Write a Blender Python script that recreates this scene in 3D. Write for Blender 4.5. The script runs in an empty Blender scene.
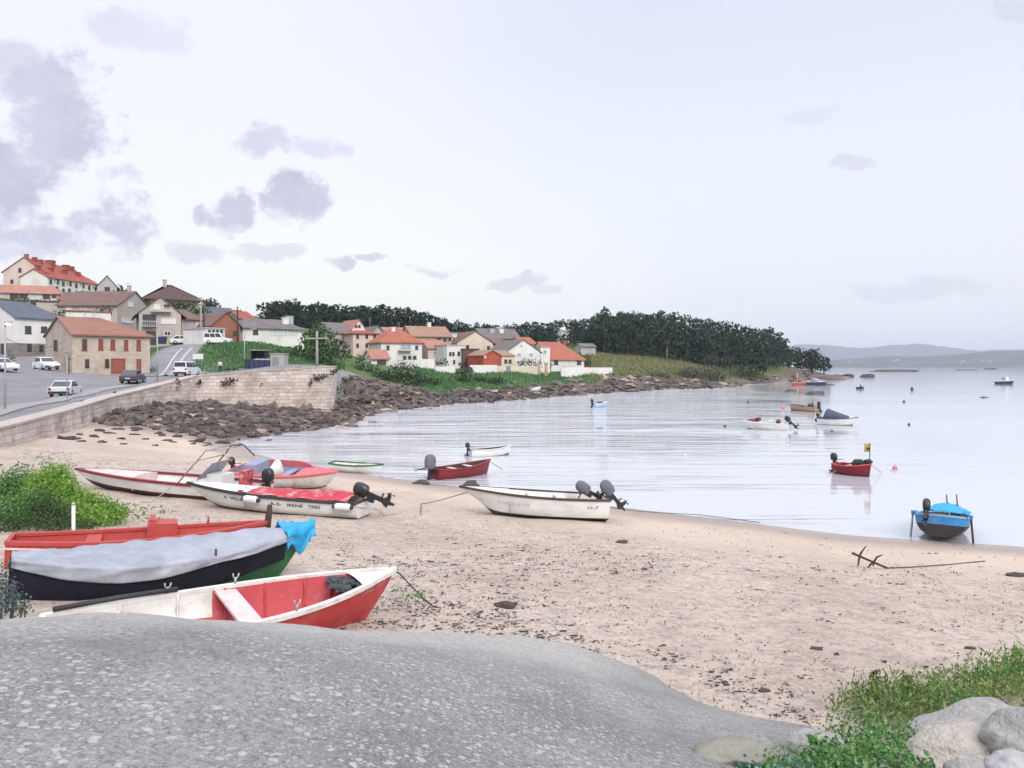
import bpy, bmesh, math, random
import numpy as np
from mathutils import Vector, Matrix, Euler

rnd = random.Random(11)
rng = np.random.default_rng(5)
scene = bpy.context.scene
COL = scene.collection
PI = math.pi
H, F, CX, CY = 5.3, 760.0, 512.0, 366.0      # eye height above the water, focal length in pixels, horizon row


def P(px, py, Y):
    """world point seen at a photo pixel when it stands Y metres ahead"""
    return Vector(((px - CX) / F * Y, Y, H - (py - CY) / F * Y))


# ------------------------------------------------------------------ objects
def link(o, parent=None):
    COL.objects.link(o)
    if parent is not None:
        o.parent = parent
    return o


def tag(o, label=None, cat=None, group=None, kind=None):
    if label: o['label'] = label
    if cat: o['category'] = cat
    if group: o['group'] = group
    if kind: o['kind'] = kind
    return o


def empty(name, loc, rz=0.0, label=None, cat=None, group=None, rx=0.0, ry=0.0):
    o = bpy.data.objects.new(name, None)
    o.empty_display_size = 0.3
    link(o)
    o.location = loc
    o.rotation_euler = (rx, ry, rz)
    return tag(o, label, cat, group)


def copy_tree(o, parent=None):
    c = o.copy()
    link(c, parent)
    for ch in [k for k in bpy.data.objects if k.parent == o]:
        copy_tree(ch, c)
    return c


class MB:
    """collects simple solids and links them as one mesh object"""
    def __init__(s):
        s.v, s.f, s.m, s.sm = [], [], [], []

    def add(s, verts, faces, mi=0, smooth=False, M=None):
        b = len(s.v)
        if M is not None:
            verts = [M @ Vector(q) for q in verts]
        s.v.extend([tuple(q) for q in verts])
        for k, f in enumerate(faces):
            s.f.append([b + i for i in f])
            s.m.append(mi if isinstance(mi, int) else mi[k])
            s.sm.append(smooth)
        return s

    def box(s, c, sz, mi=0, M=None):
        x, y, z = sz[0] / 2, sz[1] / 2, sz[2] / 2
        v = [(c[0] + i * x, c[1] + j * y, c[2] + k * z) for i in (-1, 1) for j in (-1, 1) for k in (-1, 1)]
        f = [(0, 1, 3, 2), (4, 6, 7, 5), (0, 4, 5, 1), (2, 3, 7, 6), (0, 2, 6, 4), (1, 5, 7, 3)]
        return s.add(v, f, mi, False, M)

    def bar(s, p, q, w, h, mi=0):
        p, q = Vector(p), Vector(q)
        d = (q - p)
        L = d.length
        M = Matrix.Translation((p + q) / 2) @ d.to_track_quat('X', 'Z').to_matrix().to_4x4()
        return s.box((0, 0, 0), (L, w, h), mi, M)

    def tube(s, pts, r, mi=0, n=8, cap=True):
        pts = [Vector(p) for p in pts]
        rs = r if isinstance(r, (list, tuple)) else [r] * len(pts)
        rows = []
        ref = Vector((0.123, 0.456, 0.881)).normalized()
        for i, p in enumerate(pts):
            t = (pts[min(i + 1, len(pts) - 1)] - pts[max(i - 1, 0)])
            if t.length < 1e-9: t = Vector((0, 0, 1))
            t.normalize()
            a = t.cross(ref)
            if a.length < 0.05: a = t.cross(Vector((1, 0, 0)))
            a.normalize()
            b = t.cross(a)
            rows.append([p + (a * math.cos(2 * PI * k / n) + b * math.sin(2 * PI * k / n)) * rs[i] for k in range(n)])
        v = [q for row in rows for q in row]
        f = []
        for i in range(len(pts) - 1):
            for k in range(n):
                f.append((i * n + k, i * n + (k + 1) % n, (i + 1) * n + (k + 1) % n, (i + 1) * n + k))
        if cap:
            f.append(tuple(range(n))[::-1])
            f.append(tuple((len(pts) - 1) * n + k for k in range(n)))
        return s.add(v, f, mi, True)

    def lathe(s, prof, n=12, mi=0, M=None):
        v, f = [], []
        for (r, z) in prof:
            for k in range(n):
                v.append((r * math.cos(2 * PI * k / n), r * math.sin(2 * PI * k / n), z))
        for i in range(len(prof) - 1):
            for k in range(n):
                f.append((i * n + k, i * n + (k + 1) % n, (i + 1) * n + (k + 1) % n, (i + 1) * n + k))
        f.append(tuple(range(n))[::-1])
        f.append(tuple((len(prof) - 1) * n + k for k in range(n)))
        return s.add(v, f, mi, True, M)

    def grid(s, rows, mi=0, smooth=True, closed=False):
        n = len(rows[0])
        v = [q for r in rows for q in r]
        f, ms = [], []
        for i in range(len(rows) - 1):
            for k in range(n if closed else n - 1):
                f.append((i * n + k, i * n + (k + 1) % n, (i + 1) * n + (k + 1) % n, (i + 1) * n + k))
                ms.append(mi(i, k) if callable(mi) else mi)
        return s.add(v, f, ms, smooth)

    def poly_prism(s, poly, y0, y1, mi=0, M=None, smooth=False):
        """polygon in x,z pushed from y0 to y1"""
        n = len(poly)
        v = [(x, y0, z) for x, z in poly] + [(x, y1, z) for x, z in poly]
        f = [tuple(range(n)), tuple(range(2 * n - 1, n - 1, -1))]
        for i in range(n):
            j = (i + 1) % n
            f.append((j, i, n + i, n + j))
        return s.add(v, f, mi, smooth, M)

    def blob(s, c, r, mi=0, sub=2, rough=0.2, M=None, flat=0.0, seed=None):
        """an uneven stone or heap"""
        bm = bmesh.new()
        bmesh.ops.create_icosphere(bm, subdivisions=sub, radius=1.0)
        ph = [rnd.uniform(0, 6.28) for _ in range(6)]
        dirs = [Vector((rnd.gauss(0, 1), rnd.gauss(0, 1), rnd.gauss(0, 1))).normalized() for _ in range(7)]
        cut = [rnd.uniform(0.62, 0.95) for _ in range(7)]
        vs = []
        for v in bm.verts:
            q = v.co.copy()
            for d, k in zip(dirs, cut):
                e = q.dot(d)
                if e > k: q -= d * (e - k) * 0.85
            w = 1 + rough * 0.5 * (math.sin(3.1 * q.x + ph[0]) * math.sin(2.7 * q.y + ph[1]) + math.sin(4.3 * q.z + ph[2]) * math.sin(5.2 * q.x + ph[3])) \
                + rough * 0.25 * math.sin(9.1 * q.x + ph[4]) * math.sin(8.3 * q.y + 7 * q.z + ph[5])
            q *= w
            if q.z < -flat and flat > 0: q.z = -flat
            vs.append((c[0] + q.x * r[0], c[1] + q.y * r[1], c[2] + q.z * r[2]))
        f = [tuple(v.index for v in fc.verts) for fc in bm.faces]
        bm.free()
        return s.add(vs, f, mi, sub > 2, M)

    def build(s, name, mats, parent=None, loc=None):
        me = bpy.data.meshes.new(name)
        me.from_pydata(s.v, [], s.f)
        mats = mats if isinstance(mats, (list, tuple)) else [mats]
        for m in mats: me.materials.append(m)
        me.polygons.foreach_set('material_index', s.m)
        me.polygons.foreach_set('use_smooth', s.sm)
        me.validate()
        me.update()
        o = bpy.data.objects.new(name, me)
        link(o, parent)
        if loc is not None: o.location = loc
        return o


def fix_normals(o):
    bm = bmesh.new(); bm.from_mesh(o.data)
    bmesh.ops.recalc_face_normals(bm, faces=bm.faces)
    bm.to_mesh(o.data); bm.free()
    return o


def np_mesh(name, V, Fq, mats, parent=None, smooth=False, mi=None):
    V = np.asarray(V, np.float32); Fq = np.asarray(Fq, np.int32)
    me = bpy.data.meshes.new(name)
    me.vertices.add(len(V)); me.vertices.foreach_set('co', V.ravel())
    k = Fq.shape[1]
    me.loops.add(Fq.size); me.loops.foreach_set('vertex_index', Fq.ravel())
    me.polygons.add(len(Fq))
    me.polygons.foreach_set('loop_start', np.arange(0, Fq.size, k, dtype=np.int32))
    me.polygons.foreach_set('loop_total', np.full(len(Fq), k, np.int32))
    for m in (mats if isinstance(mats, (list, tuple)) else [mats]): me.materials.append(m)
    if mi is not None: me.polygons.foreach_set('material_index', np.asarray(mi, np.int32))
    me.polygons.foreach_set('use_smooth', np.full(len(Fq), smooth, bool))
    me.update(calc_edges=True)
    o = bpy.data.objects.new(name, me)
    link(o, parent)
    return o


# ------------------------------------------------------------------ materials
def nt(m):
    m.use_nodes = True
    t = m.node_tree
    return t, t.nodes, t.links


def N(nodes, typ, **kw):
    n = nodes.new(typ)
    for k, v in kw.items():
        setattr(n, k, v)
    return n


_MC = {}


def mat(name, c1, c2=None, rough=0.6, scale=3.0, bump=0.15, bscale=None, spec=0.3, metal=0.0, detail=6, coords='Object', dirt=None, dirt_scale=2.0, dirt_amt=0.5, stretch=(1, 1, 1), alpha=None, island=False):
    """mottled surface: two colours by noise, optional dirt patches, fine bump"""
    if name in _MC: return _MC[name]
    m = bpy.data.materials.new(name)
    t, n, l = nt(m)
    b = n['Principled BSDF']
    b.inputs['Roughness'].default_value = rough
    b.inputs['Specular IOR Level'].default_value = spec
    b.inputs['Metallic'].default_value = metal
    c2 = c2 or tuple(x * 0.82 for x in c1)
    tc = N(n, 'ShaderNodeTexCoord'); mp = N(n, 'ShaderNodeMapping')
    mp.inputs['Scale'].default_value = stretch
    l.new(tc.outputs[coords], mp.inputs['Vector'])
    nz = N(n, 'ShaderNodeTexNoise'); nz.inputs['Scale'].default_value = scale; nz.inputs['Detail'].default_value = detail; nz.inputs['Roughness'].default_value = 0.65
    l.new(mp.outputs['Vector'], nz.inputs['Vector'])
    rp = N(n, 'ShaderNodeMapRange'); rp.inputs['From Min'].default_value = 0.32; rp.inputs['From Max'].default_value = 0.68
    l.new(nz.outputs['Fac'], rp.inputs['Value'])
    mx = N(n, 'ShaderNodeMix', data_type='RGBA')
    mx.inputs['A'].default_value = (*c1, 1); mx.inputs['B'].default_value = (*c2, 1)
    if island:
        g = N(n, 'ShaderNodeNewGeometry')
        l.new(g.outputs['Random Per Island'], mx.inputs['Factor'])
    else:
        l.new(rp.outputs['Result'], mx.inputs['Factor'])
    out = mx.outputs['Result']
    if dirt:
        n2 = N(n, 'ShaderNodeTexNoise'); n2.inputs['Scale'].default_value = dirt_scale; n2.inputs['Detail'].default_value = 8; n2.inputs['Roughness'].default_value = 0.7
        l.new(mp.outputs['Vector'], n2.inputs['Vector'])
        r2 = N(n, 'ShaderNodeMapRange'); r2.inputs['From Min'].default_value = 0.5; r2.inputs['From Max'].default_value = 0.72; r2.inputs['To Max'].default_value = dirt_amt
        l.new(n2.outputs['Fac'], r2.inputs['Value'])
        m2 = N(n, 'ShaderNodeMix', data_type='RGBA'); m2.inputs['B'].default_value = (*dirt, 1)
        l.new(out, m2.inputs['A']); l.new(r2.outputs['Result'], m2.inputs['Factor'])
        out = m2.outputs['Result']
    l.new(out, b.inputs['Base Color'])
    if bump:
        nb = N(n, 'ShaderNodeTexNoise'); nb.inputs['Scale'].default_value = bscale or scale * 6; nb.inputs['Detail'].default_value = 5
        l.new(mp.outputs['Vector'], nb.inputs['Vector'])
        bp = N(n, 'ShaderNodeBump'); bp.inputs['Strength'].default_value = bump; bp.inputs['Distance'].default_value = 0.05
        l.new(nb.outputs['Fac'], bp.inputs['Height']); l.new(bp.outputs['Normal'], b.inputs['Normal'])
    if alpha is not None: b.inputs['Alpha'].default_value = alpha
    _MC[name] = m
    return m


def leaf_mat(name, dark, light, rough=0.6, trans=0.15):
    if name in _MC: return _MC[name]
    m = bpy.data.materials.new(name)
    t, n, l = nt(m)
    b = n['Principled BSDF']
    b.inputs['Roughness'].default_value = rough; b.inputs['Specular IOR Level'].default_value = 0.15
    g = N(n, 'ShaderNodeNewGeometry')
    r = N(n, 'ShaderNodeValToRGB'); e = r.color_ramp.elements
    e[0].color = (*dark, 1); e[1].color = (*light, 1)
    mid = e.new(0.55); mid.color = tuple((a * 0.6 + c * 0.4) for a, c in zip(dark, light)) + (1,)
    l.new(g.outputs['Random Per Island'], r.inputs['Fac'])
    l.new(r.outputs['Color'], b.inputs['Base Color'])
    tr = N(n, 'ShaderNodeBsdfTranslucent'); l.new(r.outputs['Color'], tr.inputs['Color'])
    ms = N(n, 'ShaderNodeMixShader'); ms.inputs['Fac'].default_value = trans
    l.new(b.outputs['BSDF'], ms.inputs[1]); l.new(tr.outputs['BSDF'], ms.inputs[2])
    l.new(ms.outputs['Shader'], n['Material Output'].inputs['Surface'])
    _MC[name] = m
    return m


def glass_mat(name, c=(0.03, 0.035, 0.045), rough=0.08):
    if name in _MC: return _MC[name]
    m = bpy.data.materials.new(name)
    t, n, l = nt(m)
    b = n['Principled BSDF']; b.inputs['Base Color'].default_value = (*c, 1); b.inputs['Roughness'].default_value = rough; b.inputs['Specular IOR Level'].default_value = 0.6
    tc = N(n, 'ShaderNodeTexCoord'); nz = N(n, 'ShaderNodeTexNoise'); nz.inputs['Scale'].default_value = 1.3
    l.new(tc.outputs['Object'], nz.inputs['Vector'])
    mx = N(n, 'ShaderNodeMix', data_type='RGBA'); mx.inputs['A'].default_value = (*c, 1); mx.inputs['B'].default_value = (*[x * 1.8 + 0.01 for x in c], 1)
    l.new(nz.outputs['Fac'], mx.inputs['Factor']); l.new(mx.outputs['Result'], b.inputs['Base Color'])
    _MC[name] = m
    return m


def roof_mat(name, c1, c2, pitch=0.35):
    """tiles: courses up the slope plus colour variation"""
    if name in _MC: return _MC[name]
    m = mat(name, c1, c2, rough=0.8, scale=0.9, bump=0, dirt=tuple(x * 0.55 for x in c1), dirt_scale=0.5, dirt_amt=0.55, spec=0.2)
    t, n, l = nt(m)
    b = n['Principled BSDF']
    tc = N(n, 'ShaderNodeTexCoord'); w = N(n, 'ShaderNodeTexWave', wave_type='BANDS', bands_direction='Z'); w.inputs['Scale'].default_value = 1.6; w.inputs['Distortion'].default_value = 0.6
    w2 = N(n, 'ShaderNodeTexWave', wave_type='BANDS', bands_direction='X'); w2.inputs['Scale'].default_value = 1.5
    l.new(tc.outputs['Object'], w.inputs['Vector']); l.new(tc.outputs['Object'], w2.inputs['Vector'])
    ad = N(n, 'ShaderNodeMath', operation='ADD'); l.new(w.outputs['Fac'], ad.inputs[0]); l.new(w2.outputs['Fac'], ad.inputs[1])
    bp = N(n, 'ShaderNodeBump'); bp.inputs['Strength'].default_value = 0.6; bp.inputs['Distance'].default_value = 0.08
    l.new(ad.outputs[0], bp.inputs['Height']); l.new(bp.outputs['Normal'], b.inputs['Normal'])
    return m


def stone_mat(name, c1, c2, mortar, bw=0.55, bh=0.28, rough=0.85, coords='Object', dirt=None, amt=0.5, use_xz=True):
    """coursed masonry drawn on the local x-z (or along-wall UV) plane"""
    if name in _MC: return _MC[name]
    m = bpy.data.materials.new(name)
    t, n, l = nt(m)
    b = n['Principled BSDF']; b.inputs['Roughness'].default_value = rough; b.inputs['Specular IOR Level'].default_value = 0.2
    tc = N(n, 'ShaderNodeTexCoord'); sp = N(n, 'ShaderNodeSeparateXYZ'); cb = N(n, 'ShaderNodeCombineXYZ')
    l.new(tc.outputs[coords], sp.inputs[0])
    ad = N(n, 'ShaderNodeMath', operation='ADD')
    if coords == 'UV':
        l.new(tc.outputs['UV'], cb.inputs[0]) if False else None
        l.new(sp.outputs['X'], cb.inputs['X']); l.new(sp.outputs['Y'], cb.inputs['Y'])
    else:
        l.new(sp.outputs['X'], ad.inputs[0]); l.new(sp.outputs['Y'], ad.inputs[1])
        l.new(ad.outputs[0], cb.inputs['X']); l.new(sp.outputs['Z'], cb.inputs['Y'])
    # wobble the courses
    nzw = N(n, 'ShaderNodeTexNoise'); nzw.inputs['Scale'].default_value = 0.9; nzw.inputs['Detail'].default_value = 3
    l.new(tc.outputs[coords], nzw.inputs['Vector'])
    vm = N(n, 'ShaderNodeVectorMath', operation='MULTIPLY_ADD'); vm.inputs[1].default_value = (0.42, 0.36, 0)
    l.new(nzw.outputs['Color'], vm.inputs[0]); l.new(cb.outputs[0], vm.inputs[2])
    br = N(n, 'ShaderNodeTexBrick'); br.inputs['Scale'].default_value = 1.0
    br.inputs['Brick Width'].default_value = bw; br.inputs['Row Height'].default_value = bh
    br.inputs['Mortar Size'].default_value = 0.022; br.inputs['Mortar Smooth'].default_value = 0.3
    br.inputs['Color1'].default_value = (*c1, 1); br.inputs['Color2'].default_value = (*c2, 1); br.inputs['Mortar'].default_value = (*mortar, 1)
    l.new(vm.outputs[0], br.inputs['Vector'])
    nz = N(n, 'ShaderNodeTexNoise'); nz.inputs['Scale'].default_value = 0.55; nz.inputs['Detail'].default_value = 9; nz.inputs['Roughness'].default_value = 0.72
    l.new(tc.outputs[coords], nz.inputs['Vector'])
    r2 = N(n, 'ShaderNodeMapRange'); r2.inputs['From Min'].default_value = 0.45; r2.inputs['From Max'].default_value = 0.7; r2.inputs['To Max'].default_value = amt
    l.new(nz.outputs['Fac'], r2.inputs['Value'])
    mx = N(n, 'ShaderNodeMix', data_type='RGBA'); mx.inputs['B'].default_value = (*(dirt or tuple(x * 0.5 for x in c1)), 1)
    l.new(br.outputs['Color'], mx.inputs['A']); l.new(r2.outputs['Result'], mx.inputs['Factor'])
    l.new(mx.outputs['Result'], b.inputs['Base Color'])
    bp = N(n, 'ShaderNodeBump'); bp.inputs['Strength'].default_value = 0.7; bp.inputs['Distance'].default_value = 0.06
    iv = N(n, 'ShaderNodeMath', operation='MULTIPLY_ADD'); iv.inputs[1].default_value = -1.0
    l.new(br.outputs['Fac'], iv.inputs[0]); l.new(nz.outputs['Fac'], iv.inputs[2])
    l.new(iv.outputs[0], bp.inputs['Height']); l.new(bp.outputs['Normal'], b.inputs['Normal'])
    _MC[name] = m
    return m
EXPOSURE = 0.31
SUN_E = 2.2
ZENITH = 1.3
SAND_A, SAND_B = (0.575, 0.485, 0.405), (0.475, 0.392, 0.322)
CONC_A, CONC_B, CONC_RIM = (0.385, 0.375, 0.36), (0.25, 0.243, 0.235), (0.50, 0.48, 0.45)
WATER_C = (0.46, 0.475, 0.50)
HAZE_D = 0.00013
# ------------------------------------------------------------------ camera, sky, sun
cam = bpy.data.cameras.new('camera'); co = bpy.data.objects.new('camera', cam); link(co)
co.location = (0, 0, H); co.rotation_euler = (PI / 2, 0, 0)
cam.sensor_width = 36; cam.lens = F / 1024 * 36; cam.shift_y = -(384 - CY) / 1024
cam.clip_start = 0.1; cam.clip_end = 30000
scene.camera = co
scene.render.resolution_x, scene.render.resolution_y = 1024, 768
scene.view_settings.view_transform = 'Standard'; scene.view_settings.look = 'None'
scene.view_settings.exposure = EXPOSURE; scene.view_settings.gamma = 1.0
scene.view_settings.use_curve_mapping = False
scene.cycles.use_denoising = True
scene.cycles.max_bounces = 6; scene.cycles.diffuse_bounces = 3; scene.cycles.glossy_bounces = 3
scene.cycles.volume_bounces = 0

SUN_EL, SUN_AZ = math.radians(36), math.radians(152)    # azimuth from +Y (the view) towards +X: over the right shoulder, veiled
sun = bpy.data.lights.new('sun', 'SUN'); so = bpy.data.objects.new('sun', sun); link(so)
sun.energy = SUN_E; sun.angle = math.radians(28); sun.color = (1.0, 0.93, 0.85)
sd = Vector((math.sin(SUN_AZ) * math.cos(SUN_EL), math.cos(SUN_AZ) * math.cos(SUN_EL), math.sin(SUN_EL)))
so.rotation_euler = sd.to_track_quat('Z', 'Y').to_euler()
so.location = (-40, -10, 60)

world = bpy.data.worlds.new('World'); scene.world = world
world.use_nodes = True
wt = world.node_tree; wn, wl = wt.nodes, wt.links
bg = wn['Background']; bg.inputs['Strength'].default_value = 0.1


def wmath(op, a, b=None, c=None, clamp=False):
    n = wn.new('ShaderNodeMath'); n.operation = op; n.use_clamp = clamp
    for i, x in enumerate((a, b, c)):
        if x is None: continue
        if isinstance(x, (int, float)): n.inputs[i].default_value = x
        else: wl.new(x, n.inputs[i])
    return n.outputs[0]


def wmix(f, a, b):
    n = wn.new('ShaderNodeMix'); n.data_type = 'RGBA'
    for k, x in (('Factor', f), ('A', a), ('B', b)):
        if isinstance(x, (int, float)): n.inputs[k].default_value = x
        elif isinstance(x, tuple): n.inputs[k].default_value = (*x, 1)
        else: wl.new(x, n.inputs[k])
    return n.outputs['Result']


def wrange(x, a, b, c=0.0, d=1.0, smooth=True):
    n = wn.new('ShaderNodeMapRange'); n.interpolation_type = 'SMOOTHSTEP' if smooth else 'LINEAR'
    wl.new(x, n.inputs['Value'])
    for k, v in zip(('From Min', 'From Max', 'To Min', 'To Max'), (a, b, c, d)): n.inputs[k].default_value = v
    return n.outputs['Result']


sky = wn.new('ShaderNodeTexSky'); sky.sky_type = 'NISHITA'; sky.sun_disc = False
sky.sun_elevation = SUN_EL; sky.sun_rotation = SUN_AZ; sky.air_density = 1.0; sky.dust_density = 2.0
tcw = wn.new('ShaderNodeTexCoord'); nrm = wn.new('ShaderNodeVectorMath'); nrm.operation = 'NORMALIZE'
wl.new(tcw.outputs['Generated'], nrm.inputs[0])
spw = wn.new('ShaderNodeSeparateXYZ'); wl.new(nrm.outputs[0], spw.inputs[0])
az = wmath('ARCTAN2', spw.outputs['X'], spw.outputs['Y'])
el = wmath('ARCSINE', spw.outputs['Z'])


def wnoise(scale, stretch, detail=6, rough=0.6, off=(0, 0, 0)):
    mp = wn.new('ShaderNodeMapping'); mp.inputs['Scale'].default_value = stretch; mp.inputs['Location'].default_value = off
    wl.new(nrm.outputs[0], mp.inputs['Vector'])
    z = wn.new('ShaderNodeTexNoise'); z.inputs['Scale'].default_value = scale; z.inputs['Detail'].default_value = detail; z.inputs['Roughness'].default_value = rough
    wl.new(mp.outputs[0], z.inputs['Vector'])
    return z.outputs['Fac']


# thin high veil over the Nishita sky: nearly white, lavender up high, cooler to the right
low = wrange(el, 0.0, 0.22)
cool = wrange(az, -0.35, 0.2)
veil = wmix(low, wmix(cool, (9.1, 9.15, 8.5), (7.8, 8.05, 8.4)), wmix(cool, (8.2, 8.4, 9.1), (7.6, 7.95, 8.6)))
veil = wmix(wrange(el, 0.2, 0.45), veil, wmix(cool, (7.9, 7.95, 8.9), (6.6, 7.0, 8.2)))
glow = wmath('MULTIPLY', wrange(wmath('ABSOLUTE', wmath('ADD', az, 0.18)), 0.0, 0.5, 1.0, 0.0), wrange(el, 0.02, 0.3, 1.0, 0.0))
veil = wmix(wmath('MULTIPLY', glow, 0.85), veil, (9.6, 9.35, 8.3))
strata = wrange(wnoise(2.2, (1, 1, 7), 5, 0.6, (3, 1, 0)), 0.48, 0.75)
veil = wmix(wmath('MULTIPLY', strata, 0.12), veil, (7.6, 7.8, 8.9))
base = wmix(0.93, sky.outputs['Color'], veil)
wv = wn.new('ShaderNodeTexNoise'); wv.inputs['Scale'].default_value = 11; wv.inputs['Detail'].default_value = 5; wv.inputs['Roughness'].default_value = 0.6
wl.new(nrm.outputs[0], wv.inputs['Vector'])
wvs = wn.new('ShaderNodeSeparateColor'); wl.new(wv.outputs['Color'], wvs.inputs[0])
azw = wmath('MULTIPLY_ADD', wmath('SUBTRACT', wvs.outputs[0], 0.5), 0.14, az)
elw = wmath('MULTIPLY_ADD', wmath('SUBTRACT', wvs.outputs[1], 0.5), 0.065, el)
# purple-grey broken cumulus over the town on the left and a few thin bars
wob = wmath('SUBTRACT', wnoise(5.0, (1, 1, 1.25), 9, 0.62), 0.5)
wob2 = wmath('SUBTRACT', wnoise(24.0, (1, 1, 1.3), 7, 0.68, (5, 2, 1)), 0.5)
CLOUDS = [(50, 130, 58, 84, 1.0), (0, 185, 80, 55, 1.0), (12, 62, 50, 22, .7), (122, 224, 50, 32, 1.0), (60, 242, 90, 20, .9), (20, 250, 60, 14, .7), (226, 208, 32, 26, 1.0), (290, 197, 36, 27, 1.0), (262, 140, 44, 18, .75),
          (315, 146, 34, 14, .55), (135, 32, 45, 20, .35), (196, 252, 40, 12, .5), (268, 250, 34, 9, .5), (345, 266, 28, 8, .8), (383, 263, 18, 5, .7), (436, 270, 24, 5, .6), (515, 284, 30, 6, .5), (540, 294, 20, 5, .45),
          (940, 288, 100, 13, .32), (860, 165, 36, 8, .5), (815, 115, 40, 10, .25), (130, 180, 26, 12, .5), (1010, 18, 40, 12, .3)]
dens = None
for (cx, cy, rx, ry, s) in CLOUDS:
    a0 = math.atan((cx - CX) / F); e0 = math.atan((CY - cy) / F * math.cos(a0)); c2 = math.cos(a0) ** 2
    ra, re = rx / F * c2, ry / F * math.cos(a0)
    dx = wmath('MULTIPLY', wmath('SUBTRACT', azw, a0), 1 / ra)
    dy = wmath('MULTIPLY', wmath('SUBTRACT', elw, e0), 1 / re)
    d2 = wmath('ADD', wmath('MULTIPLY', dx, dx), wmath('MULTIPLY', dy, dy))
    q = wmath('MULTIPLY', wmath('SUBTRACT', 1.0, d2), 1.0)          # 1 at the centre, 0 on the rim
    q = wmath('ADD', wmath('MAXIMUM', q, -1.4), wmath('MULTIPLY_ADD', wob, 2.4, wmath('MULTIPLY', wob2, 3.0)))
    q = wmath('ADD', q, 0.15)
    q = wmath('MULTIPLY', wrange(q, 0.0, 0.9), s)
    dens = q if dens is None else wmath('MAXIMUM', dens, q)
front = wrange(spw.outputs['Y'], 0.0, 0.1)
dens = wmath('MULTIPLY', dens, front)
shade = wmix(wrange(wnoise(9.0, (1, 1, 1.3), 6, 0.6, (1, 7, 3)), 0.35, 0.65), (4.4, 4.4, 5.6), (5.3, 5.3, 6.6))
base = wmix(wmath('MULTIPLY', dens, 0.92), base, shade)
# an overcast veil is brighter high overhead than near the horizon
up = wmath('MULTIPLY_ADD', wrange(el, 0.5, 1.1), ZENITH, 1.0)
vs = wn.new('ShaderNodeVectorMath'); vs.operation = 'SCALE'
wl.new(base, vs.inputs[0]); wl.new(up, vs.inputs['Scale'])
wl.new(vs.outputs[0], bg.inputs['Color'])

# ------------------------------------------------------------------ terrain
COAST = [(60, -20), (40, 5), (15, 22.3), (10.6, 23.8), (6.6, 26.7), (3.7, 28.8), (.33, 31.5), (-4.2, 34.7), (-8.8, 38.7), (-13, 42.5), (-16.5, 47.5), (-19.3, 53), (-18.6, 58), (-16.5, 63),
         (-14.5, 68), (-15.5, 78), (-15.2, 87), (-12.5, 95), (-9.8, 103), (-3, 112), (4.6, 126), (14, 142), (27, 161), (37, 172), (50, 183), (72, 220), (98, 268), (125, 305), (150, 345), (166, 372),
         (172, 395), (150, 425), (120, 490), (60, 640), (-200, 790), (-900, 790), (-900, -60), (60, -60)]
WALL = [(-24.5, 22), (-25.2, 30), (-26.2, 38), (-29.8, 50), (-33.2, 62), (-33.8, 72), (-32.4, 77.2), (-26, 80), (-19.7, 82.4), (-21.0, 88.5)]
TOWN = WALL + [(-17.5, 100), (-10, 114), (-1, 127), (9, 143), (22, 166), (38, 185), (58, 208), (92, 262), (119, 312), (141, 352), (150, 388), (126, 425), (50, 620), (-200, 770), (-880, 770), (-880, -40), (-60, -40), (-28, 5)]


def sdist(poly, X, Y):
    """signed distance, positive inside"""
    d = np.full(X.shape, 1e9); ins = np.zeros(X.shape, bool)
    n = len(poly)
    for i in range(n):
        x0, y0 = poly[i]; x1, y1 = poly[(i + 1) % n]
        ex, ey = x1 - x0, y1 - y0
        t = np.clip(((X - x0) * ex + (Y - y0) * ey) / (ex * ex + ey * ey), 0, 1)
        d = np.minimum(d, np.hypot(X - x0 - t * ex, Y - y0 - t * ey))
        if y0 != y1:
            c = ((y0 > Y) != (y1 > Y)) & (X < (x1 - x0) * (Y - y0) / (y1 - y0) + x0)
            ins ^= c
    return np.where(ins, d, -d)


LANDPIX = [  # photo column, row, metres ahead: ground seen there
    (20, 410, 50), (66, 400, 65), (133, 386, 80), (186, 377, 92), (220, 373, 105), (100, 374, 102), (46, 370, 96), (5, 373, 84), (165, 376, 98), (150, 383, 84), (110, 396, 66),
    (50, 297, 185), (170, 305, 168), (165, 346, 130), (275, 350, 138), (30, 359, 112), (200, 343, 128), (225, 344, 126), (190, 360, 112), (60, 330, 140),
    (235, 344, 119), (225, 369, 109), (255, 362, 108), (260, 368, 100), (325, 366, 86), (290, 366, 92), (300, 364, 98), (305, 358, 112),
    (365, 358, 168), (338, 352, 165), (400, 368, 158), (440, 373, 138), (520, 373, 150), (600, 373, 166), (475, 364, 185), (500, 352, 205), (565, 370, 176), (540, 372, 168),
    (350, 335, 230), (300, 330, 240), (450, 345, 260), (520, 345, 300), (660, 358, 255), (780, 364, 292), (620, 354, 262), (620, 372, 195), (700, 374, 220), (750, 376, 248), (560, 342, 290), (580, 356, 215), (640, 362, 230), (830, 371, 335),
    (440, 386, 122), (520, 384, 138), (600, 383, 160), (680, 380, 196), (380, 384, 112), (352, 376, 105)]
LPTS = [tuple(P(*q)) for q in LANDPIX] + [(-26, 30, 1.9), (-26, 40, 2.1), (-33, 62, 2.6), (-33.4, 76, 3.7), (-19.5, 84, 4.9), (-40, 30, 2.2), (-60, 20, 3), (-90, 60, 8), (-160, 150, 28), (-150, 90, 16), (-200, 250, 34), (-100, 260, 24),
                                          (0, 330, 17), (60, 340, 16), (110, 330, 5), (40, 420, 10), (-100, 400, 26), (-300, 400, 40), (-300, 100, 34), (100, 400, 6), (-200, 700, 20), (0, 600, 8), (-600, 300, 40), (-600, 700, 30), (150, 380, 2)]
LPTS = np.array(LPTS)


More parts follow.
